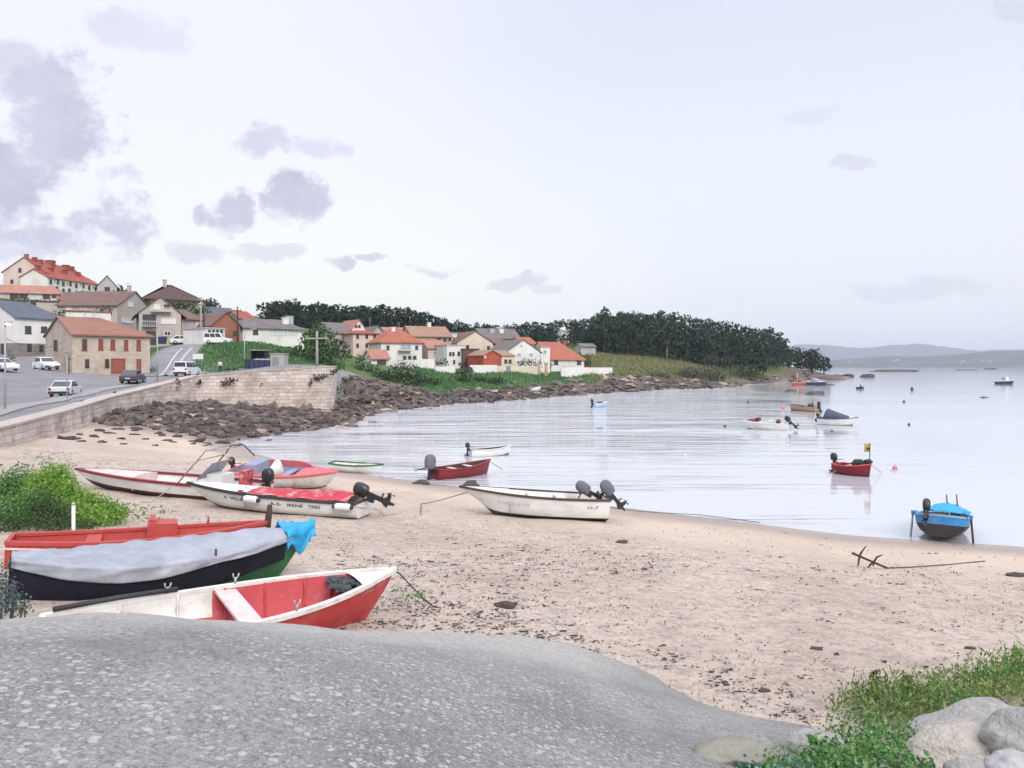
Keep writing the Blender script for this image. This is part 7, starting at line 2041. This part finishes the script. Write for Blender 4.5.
grass_on('grass', 'rough green grass on the mound and the slopes by the road', (150, 345, 101, 122, lambda px, Y: (Y + 0.35 * ((px - CX) / F * Y + 40) > 106) & ~((px < 262) & (px > 244) & (Y < 106)) & (np.abs(px - np.interp(Y, [97, 103, 110, 118, 124, 128], [150, 158, 168, 179, 190, 205])) > 26)), 16000, .32, GRASSM)
grass_on('grass', 'green grass bank below the garden walls', (415, 640, 108, 168, lambda px, Y: (H - 0) > 0), 22000, .34, GRASSM)
grass_on('grass', 'pale dry grass over the field by the wood', (585, 800, 160, 280, lambda px, Y: px > 585), 26000, .5, leaf_mat('dry_grass_blade', (0.13, .14, .06), (.29, .27, .14), trans=.2))

# ------------------------------------------------------------------ rocks
ROCKB = mat('shore_granite', (0.185, 0.15, 0.132), (0.09, 0.074, 0.066), rough=.9, scale=1.2, bump=.5, bscale=5, dirt=(0.055, 0.045, 0.042), dirt_scale=1.4, dirt_amt=.8)
ROCKD = mat('weed_covered_rock', (0.052, 0.040, 0.039), (0.092, 0.072, 0.066), rough=.85, scale=1.5, bump=.6, bscale=7, dirt=(0.03, .02, .022), dirt_amt=.7)
ROCKP = mat('pale_shore_granite', (0.40, 0.315, 0.265), (0.28, 0.22, 0.19), rough=.9, scale=1.2, bump=.4, bscale=6, dirt=(0.16, .125, .11), dirt_amt=.6)
ROCKT = mat('tan_lichened_boulder', (0.46, 0.415, 0.365), (0.34, 0.305, 0.265), rough=.9, scale=9, bump=.8, bscale=24, dirt=(0.24, .225, .2), dirt_scale=4, dirt_amt=.7, detail=9)
ROCKG = mat('grey_lichened_boulder', (0.36, 0.345, 0.325), (0.24, 0.23, 0.215), rough=.9, scale=9, bump=.8, bscale=26, dirt=(0.46, .45, .42), dirt_scale=5, dirt_amt=.5, detail=9)
protos = {}


def boulder(loc, r, m, label, group=None, rz=0.0):
    key = m.name
    pool = protos.setdefault(key, [])
    if len(pool) < 7:
        g = MB(); g.blob((0, 0, 0), (1, 1, .75), 0, 3, .5); o = g.build('boulder', m); pool.append(o)
        first = True
    else:
        o = pool[rnd.randrange(len(pool))].copy(); link(o)
    o.location = loc; o.scale = r; o.rotation_euler = (rnd.uniform(-.2, .2), rnd.uniform(-.2, .2), rz or rnd.uniform(0, 6.28))
    return tag(o, label, 'rock', group)


def scatter_rocks(n, region, m, label, group, r0, r1, cond):
    k = 0; tries = 0
    while k < n and tries < n * 60:
        tries += 1
        px = rnd.uniform(region[0], region[1]); py = rnd.uniform(region[2], region[3])
        if not cond(px, py): continue
        q = G(px, py)
        if q.y < 40 or q.y > 390: continue
        d_ = float(sdist(COAST, np.array([q.x]), np.array([q.y]))[0]); t_ = float(sdist(TOWN, np.array([q.x]), np.array([q.y]))[0])
        if d_ < -2.5 or t_ > (2.5 if q.x > -17.5 else -1.3): continue
        s = .68 * rnd.uniform(r0, r1) * (q.y / 80) ** .45 * (1.7 if rnd.random() < .12 else 1)
        boulder((q.x, q.y, max(tz(q.x, q.y), -.1) + s * .02), (s * rnd.uniform(.9, 1.7), s * rnd.uniform(.8, 1.3), s * rnd.uniform(.4, .8)), m, label, group)
        k += 1


# seaweed-dark boulders under the wall, paler ones at the bend, brown ones along the bay
scatter_rocks(86, (62, 350, 404, 446), ROCKD, 'dark weed covered boulder on the rocky foreshore below the sea wall', 'dark boulders below the sea wall', .22, .55, lambda px, py: py > 446 - (px - 60) * .12 - 12 or px > 150)
scatter_rocks(34, (180, 420, 398, 432), ROCKB, 'grey-brown boulder on the rocky foreshore off the end of the sea wall', 'grey-brown boulders off the wall end', .32, .8, lambda px, py: True)
scatter_rocks(30, (150, 420, 399, 434), ROCKP, 'pale pinkish boulder among the darker rocks off the end of the sea wall', 'pale boulders off the wall end', .4, .9, lambda px, py: True)
scatter_rocks(62, (340, 560, 384, 412), ROCKB, 'grey-brown boulder on the shore below the bay houses', 'boulders below the bay houses', .5, 1.1, lambda px, py: True)
scatter_rocks(26, (340, 560, 384, 408), ROCKD, 'dark weed covered boulder at the water below the bay houses', 'dark boulders below the bay houses', .4, .9, lambda px, py: py > 393)
scatter_rocks(14, (360, 600, 384, 400), ROCKP, 'pale pinkish boulder on the shore below the garden walls', 'pale boulders below the garden walls', .45, 1.0, lambda px, py: py < 396)
scatter_rocks(56, (560, 800, 377, 396), ROCKB, 'brown boulder on the long rocky shore below the dry field', 'boulders below the dry field', .5, 1.1, lambda px, py: True)
scatter_rocks(18, (600, 810, 376, 388), ROCKP, 'pale boulder on the long rocky shore below the dry field', 'pale boulders below the dry field', .5, 1.1, lambda px, py: py < 386)
scatter_rocks(22, (790, 856, 371, 380), ROCKB, 'brown boulder on the low rocky point', 'boulders on the rocky point', .6, 1.3, lambda px, py: True)
# loose stones of the foreshore in one mass
Cs = []
VV, FF = [], []
ico = bmesh.new(); bmesh.ops.create_icosphere(ico, subdivisions=1, radius=1.0); iv = np.array([v.co[:] for v in ico.verts]); if_ = np.array([[v.index for v in f.verts] for f in ico.faces]); ico.free()
cnt = 0
for (X0, X1, Y0, Y1, n) in ((-34, -14, 46, 84, 900), (-20, 12, 84, 135, 700), (0, 60, 115, 200, 700)):
    X = rng.uniform(X0, X1, n * 4); Y = rng.uniform(Y0, Y1, n * 4)
    h_, d_, t_, w_, r_ = terrain(X, Y, True)
    ok = (r_ > .5) & (d_ > -1.2) & (t_ < 1)
    for x, y, z in list(zip(X[ok], Y[ok], h_[ok]))[:n]:
        s = rng.uniform(.14, .42) * (y / 80) ** .4
        M = np.array(Euler((rng.uniform(0, 6), rng.uniform(0, 6), rng.uniform(0, 6))).to_matrix())
        v = (iv * (1 + .25 * rng.normal(size=(len(iv), 1)))) @ M.T * np.array([s * 1.3, s * 1.1, s * .8]) + np.array([x, y, z + s * .1])
        VV.append(v); FF.append(if_ + cnt); cnt += len(iv)
o = np_mesh('rubble', np.concatenate(VV), np.concatenate(FF), [ROCKD, ROCKB], mi=np.repeat((rng.random(len(VV)) > .6).astype(int), len(if_)))
tag(o, 'loose dark stones filling the foreshore between the boulders', 'rubble', kind='stuff')

# rocks standing in the water
def sea_rock(px, py, wpx, hpx, label, m=ROCKD, Y=None):
    Y = Y or F * H / (py - CY); s = wpx / F * Y / 2
    g = MB(); g.blob((0, 0, 0), (s, s * .7, hpx / F * Y), 0, 3, .3)
    p = P(px, py, Y); p.z = -.03 if Y > 38 else tz(p.x, p.y)
    tag(g.build('sea_rock', m, loc=p), label, 'rock')
sea_rock(469, 487, 24, 7, 'dark angular rock on the wet sand below the dark red open boat', Y=33.0)
sea_rock(422, 486.5, 20, 4, 'low dark rock on the sand near the stern of the dark red open boat', Y=33.6)
sea_rock(518, 483, 18, 4.5, 'dark rock in the shallows just off the bow of the lone white motorboat')
sea_rock(501, 485, 6, 2, 'tiny dark rock in the shallows between two larger rocks')
sea_rock(815, 394.5, 17, 5.5, 'smooth domed grey rock out in the water above the tan wooden boat', mat('wet_grey_rock', (.10, .098, .085), (.07, .068, .06), rough=.8, scale=2, bump=.4))
sea_rock(791, 391.2, 13, 2, 'flat rock awash just behind the domed grey rock')
sea_rock(867, 377.2, 14, 3.6, 'low dark islet just off the rocky point')
sea_rock(897, 371.5, 52, 2.0, 'long thin reef on the horizon beyond the islet')
sea_rock(965, 370.2, 24, 1.2, 'thin pale reef on the horizon in the open bay', ROCKB)
sea_rock(991, 369.3, 14, 1.3, 'short dark reef on the horizon beyond the fishing boat')
sea_rock(984, 397.5, 9, 1.2, 'dark flat rock awash below the fishing boat')
sea_rock(828, 385.0, 14, 1.0, 'thin rock awash at the tip of the rocky point')
sea_rock(600, 428, 8, 1, 'low rock awash in the ruffled water off the lone motorboat')
sea_rock(820, 381.0, 66, 5.5, 'long low brown rock shelf forming the tip of the point', ROCKB, Y=300)
boulder(tuple(at(621, 172, 381)), (1.6, 1.2, 1.0), PW, 'bright white boulder on the shore below the dark field bush')

# ------------------------------------------------------------------ rocks and plants by the slipway
def near_rock(px, py, Y, r, m, label, rz=0, tilt=(0, 0), zoff=0.0):
    p = P(px, py, Y)
    g = MB(); g.blob((0, 0, 0), r, 0, 5, .16); ph = rnd.uniform(0, 9)
    g.v = [(x * k, y * k, z * k) for (x, y, z) in g.v for k in [1 + .018 * math.sin(17 * x + ph) * math.sin(13 * y + 19 * z)]]
    o = g.build('boulder', m, loc=p); o.rotation_euler = (tilt[0], tilt[1], rz)
    return tag(o, label, 'rock')


near_rock(962, 744, 6.2, (.44, .30, .125), ROCKT, 'tan flat topped boulder among the weeds beside the slipway', rz=.35, tilt=(.15, -.32))
near_rock(968, 729, 6.9, (.7, .35, .10), ROCKG, 'long grey slab sloping down into the weeds behind the tan boulder', rz=.2, tilt=(.1, -.28))
near_rock(1036, 752, 5.9, (.30, .38, .30), ROCKG, 'big grey boulder cut by the picture edge', rz=.6, tilt=(0, -.3))
near_rock(978, 775, 5.2, (.22, .2, .13), ROCKG, 'small grey-brown boulder in front of the tan one', rz=.2)
near_rock(1016, 773, 5.1, (.19, .2, .12), mat('whitish_stone', (.40, .39, .38), (.30, .29, .28), rough=.9, scale=5, bump=.4, bscale=22), 'whitish stone in the bottom corner')
near_rock(738, 756, 5.6, (.30, .22, .09), mat('mossy_stone', (.27, .26, .21), (.19, .185, .15), rough=.95, scale=4, bump=.5, bscale=20), 'low mossy stone at the foot of the slipway')
near_rock(820, 745, 6.4, (.30, .24, .11), ROCKG, 'low grey stone behind the mallow leaves')


def ground_cover(name, label, cat, spots, per, leaf, m, up=.4, aspect=1.0, kind='stuff', shell=.2, clamp=True):
    """spots: photo column, row, metres ahead, half width, height"""
    bl = []
    for (px, py, Y, w, h_) in spots:
        p = P(px, py, Y); z = max(tz(p.x, p.y), p.z - h_ * .5) if clamp else p.z
        bl.append((p.x, p.y, z + h_ * .35, w, w, h_ * .75))
    C = blob_points(bl, per, shell=shell)
    c = C.mean(0)
    V_, F_ = leaves_np(C - c, leaf, up=up, aspect=aspect)
    o = np_mesh(name, V_, F_, m); o.location = c
    return tag(o, label, cat, kind=kind)


ground_cover('weeds', 'mixed green weeds along the sand edge beside the slipway', 'weeds', [(850, 722, 8.0, .25, .16), (875, 712, 8.2, .32, .22), (900, 704, 8.2, .35, .26), (930, 694, 8.3, .38, .28), (960, 686, 8.6, .40, .26), (990, 675, 8.8, .42, .28), (1020, 668, 9.0, .45, .30), (905, 722, 7.6, .35, .2), (940, 708, 7.6, .35, .22), (980, 694, 7.8, .4, .22), (1020, 684, 8.0, .4, .22), (1050, 670, 9.0, .5, .3)], 3000, .035, OLIVE, up=.65, aspect=1.6)
ground_cover('weeds', 'brighter green leaves among the weeds beside the slipway', 'weeds', [(885, 716, 7.9, .28, .2), (925, 704, 7.9, .3, .24), (1005, 680, 8.4, .4, .3), (860, 728, 7.6, .2, .16), (965, 700, 7.5, .3, .18), (1040, 668, 8.7, .4, .36), (850, 735, 7.0, .3, .2), (890, 728, 6.9, .3, .22)], 5000, .034, WEED, up=.5)
ground_cover('weeds', 'broad mallow-like green leaves in the bottom corner', 'weeds', [(770, 768, 5.4, .16, .12), (810, 762, 5.6, .2, .16), (850, 762, 5.6, .22, .16), (885, 758, 5.7, .22, .18), (915, 766, 5.4, .18, .14), (840, 750, 6.0, .22, .16), (880, 742, 6.2, .25, .18), (800, 790, 4.9, .25, .15), (870, 790, 4.9, .3, .15)], 7000, .042, WEED, up=.15)
ground_cover('grass', 'long thin grass blades standing among the weeds by the boulders', 'grass', [(870, 716, 8.0, .4, .3), (910, 700, 8.2, .45, .36), (950, 690, 8.3, .45, .36), (990, 678, 8.6, .45, .38), (1030, 664, 8.9, .5, .42), (850, 740, 6.8, .3, .22), (895, 735, 6.7, .3, .25), (790, 756, 5.9, .2, .2), (930, 720, 7.2, .3, .25)], 1500, .026, leaf_mat('straw_and_green_blade', (.08, .19, .05), (.30, .36, .15), trans=.25), up=.93, aspect=4.5)
ground_cover('weeds', 'bluish green leaves at the foot of the slipway', 'weeds', [(750, 765, 5.4, .12, .09), (775, 775, 5.2, .16, .1), (800, 768, 5.4, .14, .1), (725, 775, 5.2, .1, .07)], 7500, .038, leaf_mat('cool_green_leaf', (.06, .15, .10), (.19, .33, .25)), up=.0)
for i, (px, py, Y, h_, m, lab) in enumerate(((815, 742, 6.1, .42, WEED, 'tall thin green weed stalk above the mallow leaves'), (908, 690, 8.2, .3, OLIVE, 'small olive tuft on the sand beside the weeds'), (1015, 652, 9.4, .42, OLIVE, 'dry stalked tuft at the picture edge above the weeds'), (875, 700, 8.2, .38, OLIVE, 'thin olive stalk rising out of the weeds'))):
    p = P(px, py, Y); z = tz(p.x, p.y); p.z = max(z, p.z - h_)
    e = empty('weed_stalk', p, label=lab, cat='weed')
    C = np.stack([rng.normal(0, .05, 90), rng.normal(0, .05, 90), rng.uniform(h_ * .25, h_, 90)], -1); C[:, :2] *= (1.3 - C[:, 2:3] / h_)
    V_, F_ = leaves_np(C, .045, up=.3, aspect=1.5); np_mesh('foliage', V_, F_, m, e)
    g = MB(); g.tube([(0, 0, -.05), (.01, 0, h_ * .5), (.02, .01, h_)], [.007, .006, .003], 0, 5); g.build('stem', OLIVE, e)

# ---- fennel and bramble on the bank to the left
def near_bush(name, label, spots, per, leaf, m, up=.5, aspect=1.8, part='foliage', nst=14):
    p0 = at(spots[0][0], spots[0][2]); e = empty(name, p0, label=label, cat='bush')
    bl = []
    for (px, py, Y, w, h_) in spots:
        p = P(px, py, Y) - p0; bl.append((p.x, p.y, p.z - h_ / 2, w, w, h_ / 2))
    C = blob_points(bl, per, shell=.25); V_, F_ = leaves_np(C, leaf, up=up, aspect=aspect); np_mesh(part, V_, F_, m, e)
    for i in range(nst):
        b = bl[i % len(bl)]; x, y = b[0] + rnd.uniform(-.5, .5) * b[3], b[1] + rnd.uniform(-.5, .5) * b[4]; zt = b[2] + b[5] * .8
        g = MB(); g.tube([(x * .9, y, tz(p0.x + x, p0.y + y) - p0.z - .1), (x, y, zt * .6), (x + rnd.uniform(-.05, .05), y, zt)], [.012, .01, .004], 0, 5); g.build('stem', m, e)
    return e


near_bush('fennel_bush', 'tall feathery yellow-green fennel behind the white post', [(48, 458, 18.4, .35, 1.3), (58, 466, 18.2, .35, 1.2), (68, 478, 18.0, .35, 1.0), (82, 486, 18.0, .38, .9), (96, 492, 18.0, .35, .8), (108, 498, 18.0, .32, .65), (118, 504, 18.2, .28, .45), (90, 506, 17.4, .4, .6), (72, 496, 17.4, .4, .8), (40, 470, 18.0, .4, 1.2), (110, 508, 17.8, .34, .5), (64, 462, 18.3, .3, 1.3)], 7500, .04, FENNEL, up=.75, aspect=2.2)
near_bush('bramble_bush', 'mid green leafy bush at the picture edge above the red wooden boat', [(-10, 464, 18.5, .55, 1.3), (12, 470, 18.4, .5, 1.2), (30, 474, 18.2, .45, 1.1), (0, 492, 17.3, .55, 1.0), (24, 496, 17.2, .5, .9), (-25, 480, 17.5, .6, 1.3), (20, 462, 18.6, .4, 1.2), (36, 486, 17.3, .4, .9)], 5200, .05, WEED, up=.35, aspect=1.3)
near_bush('bramble_bush', 'dark blue-green bush in front of the fennel', [(45, 490, 17.0, .38, .85), (58, 500, 16.8, .36, .8), (30, 512, 16.4, .42, .55), (60, 516, 16.4, .35, .5), (5, 514, 16.3, .45, .55), (84, 518, 16.4, .25, .4)], 5200, .045, BUSHM, up=.2, aspect=1.2)
near_bush('weed_bush', 'grey-green weeds in the dark corner between boats and slipway', [(0, 572, 10.2, .22, .5), (14, 585, 9.8, .2, .4), (24, 600, 9.5, .14, .25), (2, 598, 9.4, .22, .3), (-14, 585, 9.6, .3, .5), (-20, 560, 10.6, .4, .6)], 3800, .04, BLUEG, up=.2, aspect=1.2)
shr = ground_cover('weeds', 'sparse dry green weeds on the sand behind the red wooden boat', 'weeds', [(128, 505, 19.0, .3, .10), (148, 508, 18.6, .35, .09), (140, 516, 17.6, .35, .08), (165, 512, 18.0, .3, .07), (120, 512, 17.8, .3, .12), (155, 520, 17.0, .3, .06)], 700, .05, OLIVE, up=.6, aspect=1.6)
ground_cover('weeds', 'little green sprigs on the sand at the bow of the red rowing boat', 'weeds', [(400, 590, 11.9, .14, .07), (412, 596, 11.5, .2, .06), (422, 592, 11.7, .1, .05)], 2600, .035, WEED, up=.5, aspect=1.5)
p = at(73.5, 15.2); h_ = H - (505 - CY) / F * 15.2 - p.z
e = empty('marker_post', p, label='thin white post standing before the fennel behind the red wooden boat', cat='post'); g = MB(); g.tube([(0, 0, -.2), (0, 0, h_)], [.035, .035], 0, 8); g.build('shaft', WHITE, e); g = MB(); g.lathe([(.04, h_), (.042, h_ + .03), (.02, h_ + .05)], 8); g.build('cap', STEEL, e)
rope('shore_rope', [P(-20, 534, 14.9), P(73, 532, 15.1), P(140, 531, 15.1), P(300, 531, 15.0) + Vector((0, 0, -.1))][:3], 'pale rope stretched past the white post above the red wooden boat', .014, ROPE)

# ------------------------------------------------------------------ litter on the sand
lit = []
def lines(n, fn):
    for _ in range(n):
        px, py = fn()
        q = G(px, py)
        if float(sdist(COAST, np.array([q.x]), np.array([q.y]))[0]) < .8: continue
        lit.append(q)
lines(190, lambda: (rnd.gauss(440, 70), rnd.gauss(612, 14)))
lines(60, lambda: ((lambda t: (395 + t * 230, 600 + t * 55 + rnd.gauss(0, 5)))(rnd.random())))
lines(260, lambda: ((lambda t: (330 + t * 330, 565 + t * 6 + rnd.gauss(0, 9)))(rnd.random())))
lines(260, lambda: (rnd.uniform(330, 1020), rnd.uniform(530, 700)))
lines(150, lambda: ((lambda t: (20 + t * 260, 468 - t * 8 + rnd.gauss(0, 4)))(rnd.random())))
lines(120, lambda: (rnd.gauss(45, 18), rnd.gauss(456, 5)))
lines(45, lambda: ((lambda t: (620 + t * 200, 640 + t * 82 + rnd.gauss(0, 5)))(rnd.random())))
lines(120, lambda: ((lambda t: (440 + t * 500, 545 + t * 35 + rnd.gauss(0, 6)))(rnd.random())))
VV, FF, cnt = [], [], 0
for q in lit:
    for k in range(rnd.randint(3, 9)):
        s = rnd.uniform(.003, .011) * (1.9 if rnd.random() < .1 else 1)
        M = np.array(Euler((rnd.uniform(-.4, .4), rnd.uniform(-.4, .4), rnd.uniform(0, 6))).to_matrix())
        v = (iv * (1 + .3 * rng.normal(size=(len(iv), 1)))) @ M.T * np.array([s * rnd.uniform(1, 3.2), s, s * .6]) + np.array([q.x + rnd.gauss(0, .09), q.y + rnd.gauss(0, .06), q.z + .01])
        VV.append(v); FF.append(if_ + cnt); cnt += len(iv)
o = np_mesh('seaweed_litter', np.concatenate(VV), np.concatenate(FF), mat('dried_seaweed', (.045, .03, .028), (.09, .062, .05), rough=.9, scale=6, bump=.3)); tag(o, 'dried seaweed and bits scattered over the sand', 'litter', kind='stuff')
for px, py, s, lab in ((622, 543, .10, 'small dark stone on the sand below the outboards of the lone motorboat'), (817, 650, .06, 'dark stone on the open sand below the anchor'), (970, 649, .05, 'dark bit of driftwood low on the sand towards the weeds'), (764, 692, .045, 'dark stone on the sand close to the slipway foot'), (1016, 576, .12, 'dark driftwood piece at the picture edge on the sand'), (507, 607, .12, 'dark lump of weed on the sand past the red rowing boat')):
    q = G(px, py); g = MB(); g.blob((0, 0, s * .2), (s * 1.7, s, s * .5), 0, 3, .35); tag(g.build('beach_stone', ROCKD, loc=q), lab, 'stone')
# grit, shell and weed crumbs over the whole beach
gx = rng.uniform(0, 1, 30000); gpx = rng.uniform(60, 1080, 30000); gY = 7.5 + 24 * gx ** 1.4; gX = (gpx - CX) / F * gY
gh, gd, gt, gw_, gr = terrain(gX, gY, True)
keep = (gd > 2.5) & (gt < -1) & ((vnoise(gX, gY, 1.7, 31) + vnoise(gX, gY, .6, 32) * .7) > rng.uniform(-.25, .85, 30000))
Cg = np.stack([gX, gY, gh + .012], -1)[keep]
Vg, Fg = leaves_np(Cg, rng.uniform(.008, .034, len(Cg)), up=.25, aspect=1.8)
o = np_mesh('beach_litter', Vg, Fg, leaf_mat('weed_crumbs_and_shell', (.05, .037, .033), (.30, .24, .20), trans=0)); tag(o, 'crumbs of weed and shell strewn over the trampled sand', 'litter', kind='stuff')
# white houses far across the water
FW = mat('far_white_wall', (.42, .41, .40), rough=.9, bump=0)
for i in range(8):
    px = rnd.choice([rnd.gauss(893, 8), rnd.gauss(963, 14), rnd.gauss(985, 12), rnd.gauss(858, 12)]); py = rnd.uniform(359.5, 363.5) if px > 880 else rnd.uniform(361, 364)
    p = P(px, py, 2960); s = rnd.uniform(5, 8)
    g = MB(); g.box((0, 0, -2), (s, 8, 4)); g.poly_prism([(-s / 2 - .3, .01), (s / 2 + .3, .01), (0, 2)], -4.2, 4.2)
    o = g.build('far_house', FW, loc=p); tag(o, 'tiny white house on the shore across the water', 'house', 'white houses on the far shore')
